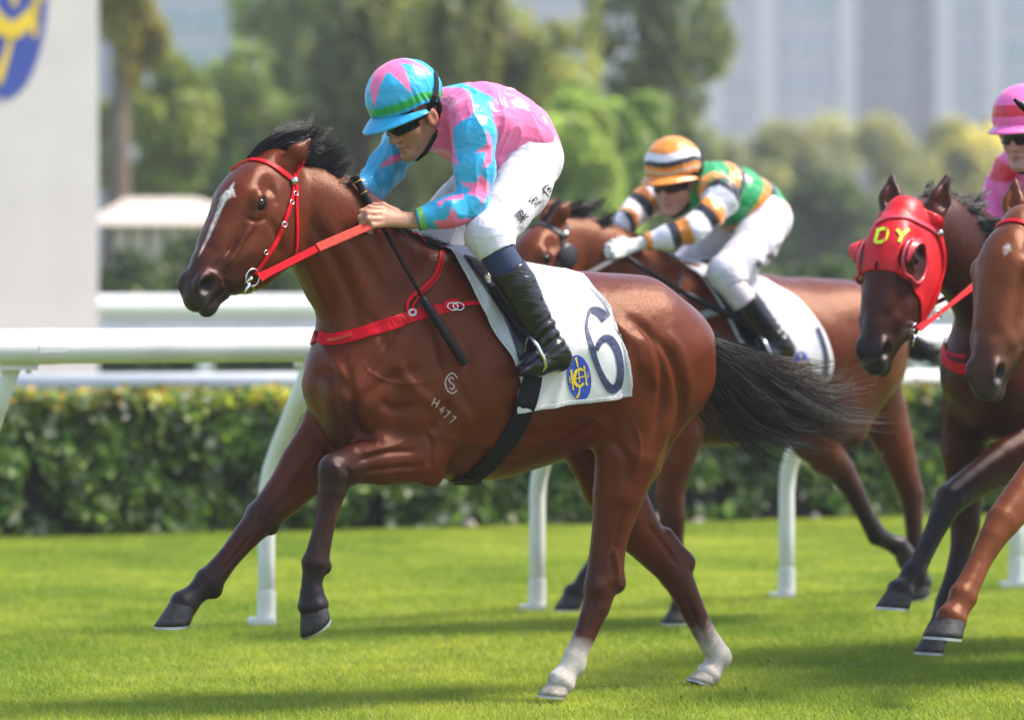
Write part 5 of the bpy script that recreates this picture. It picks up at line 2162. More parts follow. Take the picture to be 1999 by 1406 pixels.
def glyphs(h, text, centers, size, angle, name, mat, parent, off=.002, bvh=None, sx=1.0, skew=0.0, lift=0.0):
    """letters of the built-in font laid on a surface: one print; centers in picture pixels"""
    out = []
    for ch, (cx, cy) in zip(text, centers):
        V, Fc = [], []
        cu = bpy.data.curves.new("text", 'FONT')
        cu.body = ch
        cu.size = 1.0
        cu.offset = lift
        ob = bpy.data.objects.new("text", cu)
        COL.objects.link(ob)
        dg = bpy.context.evaluated_depsgraph_get()
        me = bpy.data.meshes.new_from_object(ob.evaluated_get(dg))
        bm = bmesh.new()
        bm.from_mesh(me)
        bmesh.ops.triangulate(bm, faces=bm.faces[:])
        bmesh.ops.subdivide_edges(bm, edges=[e for e in bm.edges if e.calc_length() > .25], cuts=1)
        bm.verts.ensure_lookup_table()
        xs = [v.co.x for v in bm.verts]
        ys = [v.co.y for v in bm.verts]
        mx, my = (max(xs) + min(xs)) / 2, (max(ys) + min(ys)) / 2
        ca, sa = math.cos(angle), math.sin(angle)
        for v in bm.verts:
            x, y = (v.co.x - mx) * size * sx, (v.co.y - my) * size
            x += skew * y
            V.append(h.hit(cx + x * ca - y * sa, cy - (x * sa + y * ca), off, bvh)[0])
        Fc = [tuple(v.index for v in f.verts) for f in bm.faces]
        bm.free()
        bpy.data.objects.remove(ob)
        bpy.data.curves.remove(cu)
        bpy.data.meshes.remove(me)
        out.append(link(name, mesh_np(name, V, Fc, False), mat, parent))
    return out


def cloth_between(h, left, right, name, mat, nu=44, nv=40, off=.012, amp=.016, seed=3, sag=.93):
    """a cloth over the back: near half between a front and a rear edge (picture pixels, spine to hem), far half mirrored"""
    A, B = catmull(left, 12), catmull(right, 12)

    def res(p, n):
        L = np.concatenate([[0], np.cumsum(np.hypot(*np.diff(p, axis=0).T))])
        t = np.linspace(0, L[-1], n)
        return np.stack([np.interp(t, L, p[:, i]) for i in (0, 1)], 1)
    A, B = res(A, nv), res(B, nv)
    G = np.zeros((nv, nu, 3))
    Nn = np.zeros((nv, nu, 3))
    for j in range(nv):
        for i in range(nu):
            t = i / (nu - 1)
            x, y = A[j] * (1 - t) + B[j] * t
            G[j, i], Nn[j, i] = h.hit(x, y, off)
    for i in range(nu):
        m = 0.0
        for j in range(nv):
            m = max(m, G[j, i, 1])
            if G[j, i, 1] < m * sag:
                G[j, i, 1] = m * sag
    fl = G.reshape(-1, 3)
    fold = (1 - 2 * np.abs(vnoise(np.stack([fl[:, 0] * 9 + fl[:, 2] * 3, fl[:, 1] * 4, fl[:, 2] * 3.5], 1), seed))) * amp
    fold += vnoise(fl * 6, seed + 4) * amp * .6
    mask = np.repeat(np.clip(np.arange(nv) / 6, 0, 1), nu)
    G = (fl + Nn.reshape(-1, 3) * (fold * mask + amp * .6)[:, None]).reshape(nv, nu, 3)
    # spine row lies on the mid plane
    top = G[0].copy()
    top[:, 1] = 0
    for i in range(nu):
        q, _ = h.snap(top[i] + np.array((0, 0, .05)), off)
        top[i] = (q[0], 0, q[2])
    G[0] = top
    far = G[1:] * np.array((1, -1, 1))
    V = np.concatenate([far[::-1].reshape(-1, 3), G.reshape(-1, 3)])
    R = nv * 2 - 1
    idx = np.arange(R * nu).reshape(R, nu)
    q = np.stack([idx[:-1, :-1], idx[:-1, 1:], idx[1:, 1:], idx[1:, :-1]], -1).reshape(-1, 4)
    nv_ = vnormals(V, q)
    if (nv_[len(V) // 2 + nu * 8:, 1]).mean() < 0:
        q = q[:, ::-1]
    me = mesh_np(name, V, q, True)
    o = link(name, me, mat)
    o.matrix_world = h.fr.mat
    sm = o.modifiers.new("thickness", 'SOLIDIFY')
    sm.thickness = .004
    sm.offset = -1
    bv = BVHTree.FromPolygons([Vector(p) for p in V.tolist()], q.tolist())
    return o, bv, G


def hem(h, G, par, w=.016):
    """the turned and stitched edge of a saddle cloth"""
    E = np.concatenate([G[2:, 0], G[-1, 1:], G[:1:-1, -1][1:]])
    cen = G.reshape(-1, 3).mean(0)
    k = np.array([np.concatenate([np.arange(2, len(G)), np.full(G.shape[1] - 1, len(G) - 1), np.arange(len(G) - 2, 1, -1)]),
                  np.concatenate([np.zeros(len(G) - 2), np.arange(1, G.shape[1]), np.full(len(G) - 3, G.shape[1] - 1)])]).astype(int)
    inn = G[np.clip(k[0] - (k[0] == len(G) - 1) * 1, 0, None), np.clip(k[1] + (k[1] == 0) * 1 - (k[1] == G.shape[1] - 1) * 1, 0, None)]
    V, Fc = [], []
    for p, q in zip(E, inn):
        d = q - p
        d = d / (np.linalg.norm(d) + 1e-9)
        o_ = np.array((0, .0022, .0))
        V += [p - d * .001 + o_, p + d * w * .5 + o_ * 1.9, p + d * w + o_ * .9]
    for i in range(len(E) - 1):
        for j in (0, 1):
            Fc.append((3 * i + j, 3 * i + 3 + j, 3 * i + 4 + j, 3 * i + 1 + j))
    return link("hem", mesh_np("hem", V, Fc, True), M_HEM, par)


M_HEM = simple("stitched_hem", (0.54, 0.53, 0.55), rough=.8, noise=.2, scale=120, bump=.6, bscale=220)


def ring(h, c, n, r, tr, name, mat, parent, sq=1.0, up=None):
    n = unit(n)
    a = unit(np.cross(n, (0.0, 0.2, 1.0))) if up is None else unit(np.asarray(up) - n * (np.asarray(up) @ n))
    b = np.cross(n, a)
    mb = MB()
    mb.tube([np.asarray(c) + r * (a * math.cos(t) + b * sq * math.sin(t)) for t in np.linspace(0, 2 * math.pi, 28, endpoint=False)], tr, 8, closed=True)
    return mb.build(name, mat, parent, True)


def thing_on(h, name, label, cat, group=None):
    e = empty(name, (0, 0, 0))
    e.matrix_world = h.fr.mat
    tag(e, label, cat, group)
    return e


# ---- saddle cloth with its number and crest
cloth1, CB1, CG1 = cloth_between(h1, [(872, 488), (896, 538), (924, 584), (949, 631), (992, 695), (1008, 735), (1013, 747), (1004, 775), (1002, 803)],
                                 [(1132, 540), (1155, 570), (1175, 594), (1191, 620), (1216, 673), (1224, 705), (1226, 740), (1226, 769)], "saddle_cloth", M_CLOTH)
tag(cloth1, "white saddle cloth printed with a navy 6 and a blue oval crest", "saddle cloth", "saddle cloths under the jockeys")


def cx(pts):      # close-up of the number: pixels to picture pixels
    return [(1080 + x / 5.859, 580 + y / 5.859) for x, y in pts]


strokes(h1, [(cx([(600, 260), (540, 185), (470, 155), (420, 160), (392, 230), (375, 340), (400, 450), (440, 580), (480, 720), (530, 850), (590, 970), (650, 1045), (700, 1050), (745, 1000), (768, 900), (765, 790), (745, 660), (705, 560), (650, 490), (590, 475), (530, 520), (490, 610)]),
              [19, 18, 15, 9, 5, 6, 9, 11, 11, 11, 13, 17, 17, 15, 14, 13, 14, 15, 16, 14, 11, 8])], 15, "number", M_NAVY, cloth1, off=.0025, bvh=CB1)
hem(h1, CG1, cloth1)
# oval crest
cen, ax, ay = np.array(cx([(292, 925)])[0]), 138 / 5.859, 262 / 5.859
V, Fc = [], []
nr_, na_ = 7, 32
for i in range(nr_):
    for k in range(na_):
        a = 2 * math.pi * k / na_
        r = (i + .02) / (nr_ - 1)
        x, y = r * ax * math.cos(a), r * ay * math.sin(a)
        V.append(h1.hit(cen[0] + x + .10 * y, cen[1] + y, .0025, CB1)[0])
for i in range(nr_ - 1):
    for k in range(na_):
        Fc.append((i * na_ + k, i * na_ + (k + 1) % na_, (i + 1) * na_ + (k + 1) % na_, (i + 1) * na_ + k))
crest1 = link("crest", mesh_np("crest", V, Fc), M_CREST, cloth1)


def crest_marks(h, T, k, par, bvh):
    s = [(T([(250, 690), (262, 740), (275, 800)]), [5 * k, 3 * k, 2.2 * k]), (T([(340, 840), (300, 822), (255, 850), (232, 920), (250, 990), (300, 1020), (345, 985)]), [4 * k, 5.5 * k, 6 * k, 6.5 * k, 6 * k, 5.5 * k, 4 * k]),
         (T([(347, 785), (362, 900), (382, 1015)]), [3.6 * k, 2.2 * k, 3.6 * k]), (T([(197, 830), (208, 940), (224, 1060)]), [3.6 * k, 2.2 * k, 3.6 * k]),
         (T([(190, 945), (280, 925), (385, 895)]), 2.4 * k), (T([(285, 850), (296, 975)]), 2.2 * k), (T([(300, 1035), (290, 1100), (265, 1155)]), [1.8 * k, 3 * k, 5.5 * k]),
         (T([(195, 905), (178, 930), (182, 970), (200, 975)]), 1.3 * k), (T([(380, 855), (398, 880), (395, 915), (380, 925)]), 1.3 * k)]
    return strokes(h, s, 2, "crest_emblem", M_GOLD, par, off=.004, bvh=bvh)


crest_marks(h1, cx, 1.0, crest1, CB1)
# ---- saddle
sad1 = thing_on(h1, "saddle", "small black racing saddle on the white cloth numbered 6", "saddle", "racing saddles")


def saddle(h, sad, cb, P, flapL, flapR, leather, iron, k=1.0, pom=None, can=None):
    fd = field_for([pom, can], .005, .18)
    mid = (np.asarray(pom) + can) / 2 - np.array((0, 0, .012))
    fd.cone(pom, mid, .026 * k, .020 * k, .075, .085, k=.03)
    fd.cone(mid, can, .020 * k, .026 * k, .085, .10, k=.03)
    v, F = fd.mesh(2)
    link("seat", mesh_np("seat", v, F), M_SADDLE, sad)
    A, B = catmull(flapL, 6), catmull(flapR, 6)
    m = min(len(A), len(B))
    for sgn in (1, -1):
        V, Fc = [], []
        for j in range(m):
            for i in range(8):
                q = A[j] * (1 - i / 7) + B[j] * (i / 7)
                a = h.hit(q[0], q[1], .008, cb)[0]
                V.append(a * np.array((1, sgn, 1)))
        for j in range(m - 1):
            for i in range(7):
                f = (j * 8 + i, (j + 1) * 8 + i, (j + 1) * 8 + i + 1, j * 8 + i + 1)
                Fc.append(f if sgn > 0 else f[::-1])
        fl = link("flap", mesh_np("flap", V, Fc), M_SADDLE, sad)
        sm = fl.modifiers.new("thickness", 'SOLIDIFY')
        sm.thickness = .007
        lw = [np.array(q) * np.array((1, sgn, 1)) for q in leather]
        nn = [np.array((0.15, sgn, .1))] * len(lw)
        ribbon_mesh(lw, nn, .020, .004, "stirrup_leather", M_BLACKSTRAP, sad)
        mb = MB()
        mb.tube([np.array(q) * np.array((1, sgn, 1)) for q in iron], .0065 * k, 8, closed=True)
        mb.build("stirrup_iron", M_STEEL, sad, True)


lt = [P1(962, 560, .300), P1(986, 600, .318), P1(1010, 632, .345), P1(1034, 656, .385)]
ir = [P1(1034, 656, .385), P1(1050, 676, .415), P1(1062, 700, .425), P1(1066, 716, .420), P1(1056, 728, .400), P1(1040, 734, .350), P1(1030, 716, .315), P1(1026, 695, .318), P1(1028, 668, .350)]
saddle(h1, sad1, CB1, P1, [(905, 500), (930, 540), (958, 580), (985, 625), (1003, 670), (1012, 705)], [(960, 515), (990, 550), (1015, 590), (1035, 630), (1044, 670), (1046, 705)], lt, ir, 1.0, P1(918, 498, 0), P1(1056, 532, 0))
# ---- girth
gir = thing_on(h1, "girth", "black elastic girth strap round the belly of the leading horse", "girth")
gp = [(1046, 700), (1036, 752), (1022, 800), (998, 850), (958, 900), (915, 938)]
def outer(h, bvhs):
    """the outermost of several layered surfaces"""
    q = type('L', (), {})()
    q.fr = h.fr
    q.H = getattr(h, 'H', None)
    q.snap = h.snap

    def hit(px, py, off=0.0, bvh=None):
        c = h.fr.local((0, 0, CAMZ))
        d = h.fr.M @ unit(px_dir(px, py))
        best = None
        for bv in bvhs:
            r_ = bv.ray_cast(Vector(c), Vector(d))
            if r_[0] is not None and (best is None or r_[3] < best[3]):
                best = r_
        if best is None:
            return h.hit(px, py, off)
        n = np.array(best[1])
        if n @ d > .3:
            n = -n
        return np.array(best[0]) + n * off, n
    q.hit = hit
    return q


strap(outer(h1, [h1.bvh, CB1]), gp, [.060, .072, .076, .078, .080, .080], "girth_strap", M_BLACKSTRAP, gir, off=.004, thick=.007, mirror='body', smooth=4)
bel = []
for w in np.linspace(.12, -.12, 9):
    bel.append(h1.snap(P1(905 + abs(w) * 60, 975, w), .012))
ribbon_mesh([b[0] for b in bel], [b[1] for b in bel], .080, .006, "girth_strap", M_BLACKSTRAP, gir)
# ---- breastplate
bp = thing_on(h1, "breastplate", "red breastplate strap across the chest of the leading horse", "harness")
strap(h1, [(624, 655), (640, 664), (690, 656), (740, 640), (800, 620), (850, 606), (884, 600)], [.040, .044, .046, .046, .044, .038, .034], "chest_strap", M_RED, bp, off=.003, thick=.006, mirror='body')
strap(h1, [(862, 602), (900, 597), (935, 593), (966, 588)], [.016, .016, .014, .012], "girth_tab", M_RED, bp, off=.012, thick=.004, mirror='body')
strap(h1, [(864, 598), (880, 594), (892, 593)], .030, "buckle_keeper", M_RED, bp, off=.010, thick=.007)
strap(h1, [(640, 667), (662, 664), (688, 655)], .014, "pull_tab", M_REDLEATHER, bp, off=.010, thick=.004)
strap(h1, [(806, 620), (793, 602), (800, 582), (830, 558), (848, 538), (857, 512), (861, 494)], .013, "neck_strap", M_RED, bp, off=.006, thick=.004, mirror='body')
strap(h1, [(812, 614), (806, 600), (812, 584), (838, 562), (854, 540), (862, 515), (863, 496)], .006, "neck_strap_edge", M_RED, bp, off=.010, thick=.003)
c0, n0 = h1.hit(884, 601, .016)
for d in (0, 12):
    c0, n0 = h1.hit(880 + d, 601, .016)
    ring(h1, c0, n0, .020, .0028, "buckle", M_STEEL, bp, .7)
c0, n0 = h1.hit(806, 613, .010)
ring(h1, c0, n0, .012, .004, "badge", M_CLOTH, bp)
strap(h1, [(863, 490), (852, 476), (830, 466), (800, 458)], .009, "neck_strap_top", M_RED, bp, off=.012, thick=.004)
# ---- brand marks on the shoulder
strokes(h1, [([(893, 738), (884, 729), (874, 734), (869, 748), (874, 763), (884, 768), (892, 762)], 2.6), ([(886, 741), (880, 737), (876, 742), (880, 748), (886, 753), (884, 760), (878, 758)], 2.4)], 2.5, "brand_mark", M_BRAND, horse1, off=.001)
glyphs(h1, "H477", [(850, 787), (862, 800), (873, 810), (884, 820)], 24, math.radians(-28), "brand_mark", M_BRAND, horse1, off=.001, sx=.8)
# ---- bridle
br1 = thing_on(h1, "bridle", "bright red racing bridle on the leading bay horse", "bridle", "bridles on the racehorses")
strap(h1, [(449, 330), (462, 318), (482, 313), (510, 315), (540, 328), (571, 352)], .020, "browband", M_RED, br1, off=.002, thick=.006)
strap(h1, [(572, 352), (571, 375), (566, 398), (555, 432), (540, 468), (518, 503), (497, 535)], [.013, .014, .017, .014, .018, .016, .014], "cheek_strap", M_RED, br1, off=.002, thick=.005, mirror='head')
strap(h1, [(576, 335), (578, 370), (578, 410), (579, 450), (577, 490), (568, 515)], [.012, .012, .016, .014, .014, .012], "throat_strap", M_RED, br1, off=.002, thick=.005, mirror='head')
strap(h1, [(594, 312), (584, 325), (576, 340), (572, 354)], .016, "crown_strap", M_RED, br1, off=.002, thick=.005, mirror='head')
c0, n0 = h1.hit(571, 354, .008)
fd = field_for([c0], .003, .03)
fd.ell(c0, .0155)
v, F = fd.mesh(1)
link("rosette", mesh_np("rosette", v, F), M_STEEL, br1)
for x, y in ((567, 395), (553, 438), (517, 492), (575, 378)):
    c0, n0 = h1.hit(x, y, .007)
    ring(h1, c0, n0, .011, .002, "buckle", M_STEEL, br1, .7)


def bit(h, br, xy, r, sg=1):
    c0, n0 = h.hit(xy[0], xy[1], .008)
    H = h.H
    for g in (1, -1):
        d = (c0 - H.o) @ H.w
        c = c0 if g > 0 else c0 - 2 * d * H.w
        ring(h, c, H.w * g + H.u * .15, r, .0035, "bit_ring", M_STEEL, br)
    mb = MB()
    c1 = c0 - 2 * ((c0 - H.o) @ H.w) * H.w
    mb.tube([c0, c0 - H.w * .02 + H.u * .02, c1 + H.w * .02 + H.u * .02, c1], [.008, .007, .007, .008], 8)
    mb.tube([c0 + H.u * r, c0 + H.u * .035 + H.w * .005, c0 + H.u * .07 - H.v * .005], [.010, .008, .005], 8)
    # lower hoop under the chin
    pts = []
    for t in np.linspace(0, math.pi, 14):
        pts.append(c0 * (1 + math.cos(t)) / 2 + c1 * (1 - math.cos(t)) / 2 + (-H.v * .050 - H.u * .005) * math.sin(t) - H.v * .018 + H.u * .02)
    mb.tube(pts, .003, 8)
    mb.build("bit_mouthpiece", M_STEEL, br, True)
    return c0, c1


b0, b1 = bit(h1, br1, (490, 540), .030)
# ---- reins
rn = thing_on(h1, "reins", "red reins with faded rubber grips held by the leading jockey", "reins")
e0 = P1(722, 440, .175)
m0 = b0 * .45 + e0 * .55 + np.array((0, .01, .004))
s0 = b0 + np.array((-.02, .012, 0))
line = [s0 * (1 - t) + m0 * t for t in np.linspace(0, 1, 8)]
nrm = [np.array((.35, .9, .35))] * 8
ribbon_mesh(line, nrm, [.034, .027, .026, .026, .026, .026, .026, .026], .003, "rein", M_RED, rn)
line = [m0 * (1 - t) + e0 * t for t in np.linspace(-.02, 1, 8)]
ribbon_mesh([q + np.array((.001, .003, .001)) for q in line], nrm, .032, .0035, "rein_grip", M_REDLEATHER, rn)
e1 = P1(676, 440, -.12)
s1 = b1 + np.array((-.02, -.012, 0))
ribbon_mesh([s1 * (1 - t) + e1 * t for t in np.linspace(0, 1, 6)], [np.array((.35, -.9, .35))] * 6, .026, .004, "rein", M_RED, rn)
lp = [P1(718, 440, .120), P1(745, 432, .09), P1(752, 410, .05), P1(740, 394, .0), P1(715, 386, -.05), P1(690, 392, -.09)]
lp = catmull(lp, 5)
ribbon_mesh(lp, [np.array((0.3, .2, 1))] * len(lp), .024, .005, "rein_loop", M_REDLEATHER, rn)
# ---- whip
wh = thing_on(h1, "whip", "black racing whip with a padded flap in the leading jockey's hand", "whip")
W0, W1, W2, W3 = P1(692, 343, .085), P1(752, 452, .140), P1(826, 584, .235), P1(908, 712, .300)
mb = MB()
ln = lambda t: W0 * (1 - t) + W1 * t
mb.tube([ln(0), ln(.04), ln(.06), ln(.25), ln(.6), ln(1.0)], [.017, .017, .0135, .0135, .012, .0085], 12)
mb.build("handle", M_RUBBER, wh, True)
mb = MB()
mb.tube([W1, W2], [.0075, .006], 10)
mb.build("shaft", M_BLACKSTRAP, wh, True)
mb = MB()
mb.tube([W2 + (W3 - W2) * -.05, W2, W2 + (W3 - W2) * .05, W3 - (W3 - W2) * .02, W3], [.007, .013, .0165, .0155, .012], 12)
mb.build("padded_flap", M_RUBBER, wh, True)
for t in (.10, .30):
    mb = MB()
    a = ln(t)
    d = unit(W1 - W0) * .002
    mb.tube([a - d * .5, a + d * .5], .0140, 14)
    mb.build("gold_ring", M_GOLD, wh, True)


# ---- mane and tail
def gd(P, rows):
    return [[P(*q) for q in r] for r in rows]


def hairc(t, a, r):
    c = np.array((.014, .012, .012))[None] * (0.7 + .8 * r[:, None])
    g = np.clip((t - .25) / .6, 0, 1)[:, None] * (r > .35)[:, None]  # grey sheen painted towards the ends of most strands
    return c + g * np.array((.020, .018, .017))


hair_mesh("mane", gd(P1, [[(484, 308, .03), (512, 280, .04), (556, 262, .03), (610, 262, .0)], [(498, 305, .02), (540, 272, .02), (588, 252, .0), (632, 236, -.02)],
                          [(520, 304, .01), (560, 275, .01), (600, 258, .0), (634, 244, -.02)], [(552, 308, .01), (590, 288, .02), (612, 270, .02), (628, 246, .02)],
                          [(576, 312, .02), (608, 304, .03), (640, 296, .03), (672, 284, .02)], [(598, 320, .02), (630, 322, .04), (660, 308, .05), (688, 290, .05)],
                          [(615, 330, .02), (645, 344, .05), (668, 342, .06), (690, 318, .06)], [(640, 346, .02), (664, 368, .05), (684, 378, .06), (704, 380, .07)],
                          [(668, 366, .01), (690, 392, .05), (708, 404, .07), (728, 412, .08)], [(700, 390, .01), (728, 420, .06), (755, 440, .08), (790, 452, .09)],
                          [(735, 416, .01), (765, 446, .05), (795, 462, .07), (830, 474, .07)], [(775, 445, .01), (808, 466, .04), (838, 482, .05), (868, 492, .06)],
                          [(812, 462, .01), (838, 474, .03), (862, 484, .04), (886, 488, .05)], [(838, 472, .0), (858, 478, .01), (874, 486, .02), (892, 494, .03)]]),
          3400, M_HAIRCOL, horse1, 3, .0014, .009, 12, hairc, lenvar=.30, frizz=.012)


def tailc(t, a, r):
    c = np.array((.013, .011, .011))[None] * (0.6 + .9 * r[:, None])
    red = np.clip((t - .55) / .3, 0, 1) * np.clip(1.1 - a * 3.4, 0, 1)
    gl = np.clip((t - .1) / .5, 0, 1)[:, None] * (r > .55)[:, None] * np.array((.05, .046, .045))  # grey sheen put into the colour of some strands
    return c + gl + red[:, None] * np.array((.055, .010, .005))


hair_mesh("tail", gd(P1, [[(1362, 650, 0), (1420, 668, -.02), (1490, 698, -.03), (1560, 722, -.03), (1625, 735, -.02), (1762, 672, -.02)],
                          [(1364, 656, .01), (1428, 682, .0), (1500, 716, .0), (1570, 748, .0), (1635, 762, .0), (1752, 722, .0)],
                          [(1366, 660, .02), (1430, 694, .02), (1505, 734, .02), (1575, 772, .02), (1640, 796, .02), (1742, 796, .02)],
                          [(1366, 664, .02), (1428, 706, .03), (1500, 754, .04), (1570, 796, .04), (1632, 820, .04), (1728, 836, .04)],
                          [(1366, 668, .02), (1420, 718, .04), (1488, 772, .05), (1556, 816, .05), (1620, 838, .05), (1712, 856, .05)],
                          [(1364, 672, .0), (1404, 730, .03), (1460, 790, .04), (1520, 832, .04), (1580, 850, .04), (1640, 862, .04)],
                          [(1362, 676, -.02), (1388, 738, .0), (1424, 800, .0), (1470, 842, .0), (1520, 862, .0), (1575, 872, .0)],
                          [(1360, 678, -.03), (1374, 740, -.02), (1392, 800, -.02), (1416, 842, -.02), (1446, 866, -.02), (1480, 880, -.02)]]),
          2700, M_HAIRCOL, horse1, 5, .0014, .023, 16, tailc, lenvar=.25, frizz=.018, flyf=.30)
# ---- print on the breeches
class _B:
    pass


def on_breeches(J):
    q = _B()
    q.fr = J.fr
    q.bvh = J.breech_bvh
    q.hit = Horse.hit.__get__(q)
    return q


glyphs(on_breeches(jk1), "梁家俊", [(1017, 421), (1044, 391), (1069, 371)], 23, math.radians(40), "name_print", M_INK, jk1.breech, off=.0025, lift=.012)
# ================================================================== the following horses and riders
def transplanted(nodes, swap=None):
    return [tuple(n) for n in nodes]


def follower(fr, h, lo, hi, neck, H, ears, legs, coat, label, mouth=0.0, sculpt=(), marks=(), es=1.0):
    hh = Horse(fr, h, lo, hi)
    hh.torso(TORSO)
    for p, a, b in neck:
        hh.cn.append((p, 0, 0))
    hh.fd.chain(neck, k=.10)
    muscles(hh, lambda x, y, w: P1(x, y, w))
    hh.head(H, ears, mouth, es)
    for L in legs:
        hh.leg(L, k=.025)
    hh.finish("racehorse", coat, sculpt, marks, 7, label=label, group="racehorses galloping in the race")
    hh.eyes()
    return hh


def pls(P, rows):
    return [(P(x, y, w), a, b, d, wh) for x, y, w, a, b, d, wh in rows]


# ---------------------------------------------------------------- second horse, along the rail
FR2 = Frame(1425, 18.05, 30.0)
P2 = FR2.P
H2 = HeadFrame(P2(1083, 440, .02), P2(958, 640, .12), left=(-.25, .96, 0), s=1.0)
NECK2 = [(P1(775, 640), .26, .150), (P2(1240, 566), .205, .105), (P2(1185, 528), .172, .088), (P2(1140, 500), .150, .080), (P2(1112, 482), .130, .074)]
L2 = [pls(P2, [(1330, 850, .16, .10, .07, 0, 0), (1318, 900, .16, .085, .06, 0, 0), (1308, 960, .15, .062, .052, .2, 0), (1312, 1010, .15, .055, .05, .6, 0), (1318, 1060, .15, .034, .031, .6, 0),
               (1325, 1120, .15, .032, .03, .8, 0), (1328, 1150, .15, .042, .038, 1, 0), (1330, 1172, .15, .034, .032, 1, 0), (1330, 1186, .15, .048, .046, 1, 0)]),
      pls(P2, [(1280, 800, -.14, .12, .075, 0, 0), (1262, 880, -.145, .095, .065, 0, 0), (1230, 960, -.145, .068, .054, .2, 0), (1200, 1010, -.145, .055, .048, .6, 0), (1180, 1060, -.145, .036, .033, .7, 0),
               (1160, 1105, -.145, .034, .03, .9, 0), (1146, 1132, -.145, .043, .037, 1, 0), (1132, 1150, -.145, .035, .032, 1, 0), (1122, 1160, -.145, .048, .045, 1, 0)]),
      pls(P2, [(1640, 735, .145, .20, .12, 0, 0), (1612, 800, .15, .165, .105, 0, 0), (1590, 850, .15, .120, .085, 0, 0), (1612, 888, .148, .085, .065, .15, 0), (1643, 918, .145, .060, .046, .65, 0),
               (1668, 962, .142, .044, .036, .85, 0), (1692, 1010, .14, .036, .031, .95, 0), (1712, 1046, .14, .042, .037, 1, 0), (1738, 1060, .14, .033, .031, 1, 0), (1752, 1066, .14, .045, .044, 1, 0)]),
      pls(P2, [(1690, 740, -.14, .18, .11, 0, 0), (1720, 800, -.15, .125, .085, 0, 0), (1748, 870, -.15, .088, .066, 0, 0), (1768, 930, -.148, .062, .05, .3, 0), (1780, 965, -.145, .055, .044, .65, 0),
               (1783, 1010, -.143, .040, .034, .7, 0), (1786, 1065, -.142, .034, .031, .8, 0), (1790, 1095, -.142, .042, .037, 1, 0), (1796, 1122, -.142, .034, .032, 1, 0), (1799, 1138, -.142, .045, .044, 1, 0)])]
h2 = follower(FR2, .009, (-1.4, -.5, -.02), (2.1, .5, 1.95), NECK2, H2, ((1, P2(1082, 432, .08), P2(1113, 394, .10), 0), (-1, P2(1064, 424, -.03), P2(1090, 388, -.05), 0)),
              L2, np.array((.105, .0215, .0055)), "bay racehorse in black blinkers galloping along the rail behind the leader")
h2.hoof(L2[0][-1][0] + np.array((0, 0, -.004)), (.1, 0, -1), (1, 0, 0), .95)
h2.hoof(L2[1][-1][0], (.1, 0, -1), (1, 0, .1), .98)
h2.hoof(L2[2][-1][0] + np.array((-.012, 0, 0)), (-.8, 0, -.5), (-.3, 0, -.9), .92)
h2.hoof(L2[3][-1][0], (-.15, 0, -1), (.9, 0, -.2), .92)
M_BRIDLEBLACK = simple("black_bridle_leather", (0.02, 0.02, 0.024), rough=.4, noise=.2, scale=40)
cloth2, CB2, CG2 = cloth_between(h2, [(1336, 522), (1362, 540), (1390, 577), (1420, 627), (1445, 682), (1462, 742)],
                                 [(1505, 560), (1550, 582), (1582, 612), (1605, 657), (1620, 705), (1616, 742)], "saddle_cloth", M_CLOTH, 36, 32, seed=8)
tag(cloth2, "white saddle cloth under the orange, green and black jockey", "saddle cloth", "saddle cloths under the jockeys")
strokes(h2, [([(1596, 640), (1607, 672), (1613, 705), (1610, 736)], 9)], 9, "number_edge", M_NAVY, cloth2, off=.003, bvh=CB2)
V, Fc = [], []
for i in range(5):
    for k in range(20):
        a = 2 * math.pi * k / 20
        rr_ = (i + .02) / 4
        x, y = rr_ * 17 * math.cos(a), rr_ * 36 * math.sin(a)
        V.append(h2.hit(1566 + x + .1 * y, 722 + y, .003, CB2)[0])
for i in range(4):
    for k in range(20):
        Fc.append((i * 20 + k, i * 20 + (k + 1) % 20, (i + 1) * 20 + (k + 1) % 20, (i + 1) * 20 + k))
crest2 = link("crest", mesh_np("crest", V, Fc), M_CREST, cloth2)
crest_marks(h2, lambda pts: [(1566 + (x - 292) / 8.1, 722 + (y - 925) / 7.3) for x, y in pts], .75, crest2, CB2)
sad2 = thing_on(h2, "saddle", "black racing saddle under the orange, green and black jockey", "saddle", "racing saddles")
lt = [P2(1420, 575, .300), P2(1450, 615, .318), P2(1470, 640, .345), P2(1484, 655, .385)]
ir = [P2(1484, 655, .385), P2(1496, 672, .415), P2(1504, 690, .425), P2(1506, 702, .420), P2(1498, 710, .400), P2(1486, 714, .350), P2(1478, 700, .315), P2(1476, 684, .318), P2(1478, 664, .350)]
saddle(h2, sad2, CB2, P2, [(1372, 540), (1392, 566), (1415, 600), (1436, 640), (1452, 690)], [(1420, 548), (1440, 570), (1458, 604), (1470, 645), (1478, 690)], lt, ir, 1.0, P2(1375, 540, 0), P2(1470, 560, 0))
br2 = thing_on(h2, "bridle", "black bridle with a black blinker cup on the horse along the rail", "bridle", "bridles on the racehorses")
strap(h2, [(1030, 440), (1050, 436), (1072, 443), (1092, 455), (1100, 462)], .022, "browband", M_BRIDLEBLACK, br2, thick=.006)
strap(h2, [(1100, 462), (1098, 490), (1085, 530), (1062, 575)], .018, "cheek_strap", M_BRIDLEBLACK, br2, thick=.005, mirror='head')
strap(h2, [(1100, 462), (1108, 448), (1112, 440)], .016, "crown_strap", M_BRIDLEBLACK, br2, thick=.005, mirror='head')
c0, n0 = h2.hit(1100, 459, .010)
fd = field_for([c0], .003, .03)
fd.ell(c0, .0185)
v, F = fd.mesh(1)
link("rosette", mesh_np("rosette", v, F), M_STEEL, br2)
c0, n0 = h2.hit(1106, 500, .012)
fd = field_for([c0], .005, .14)
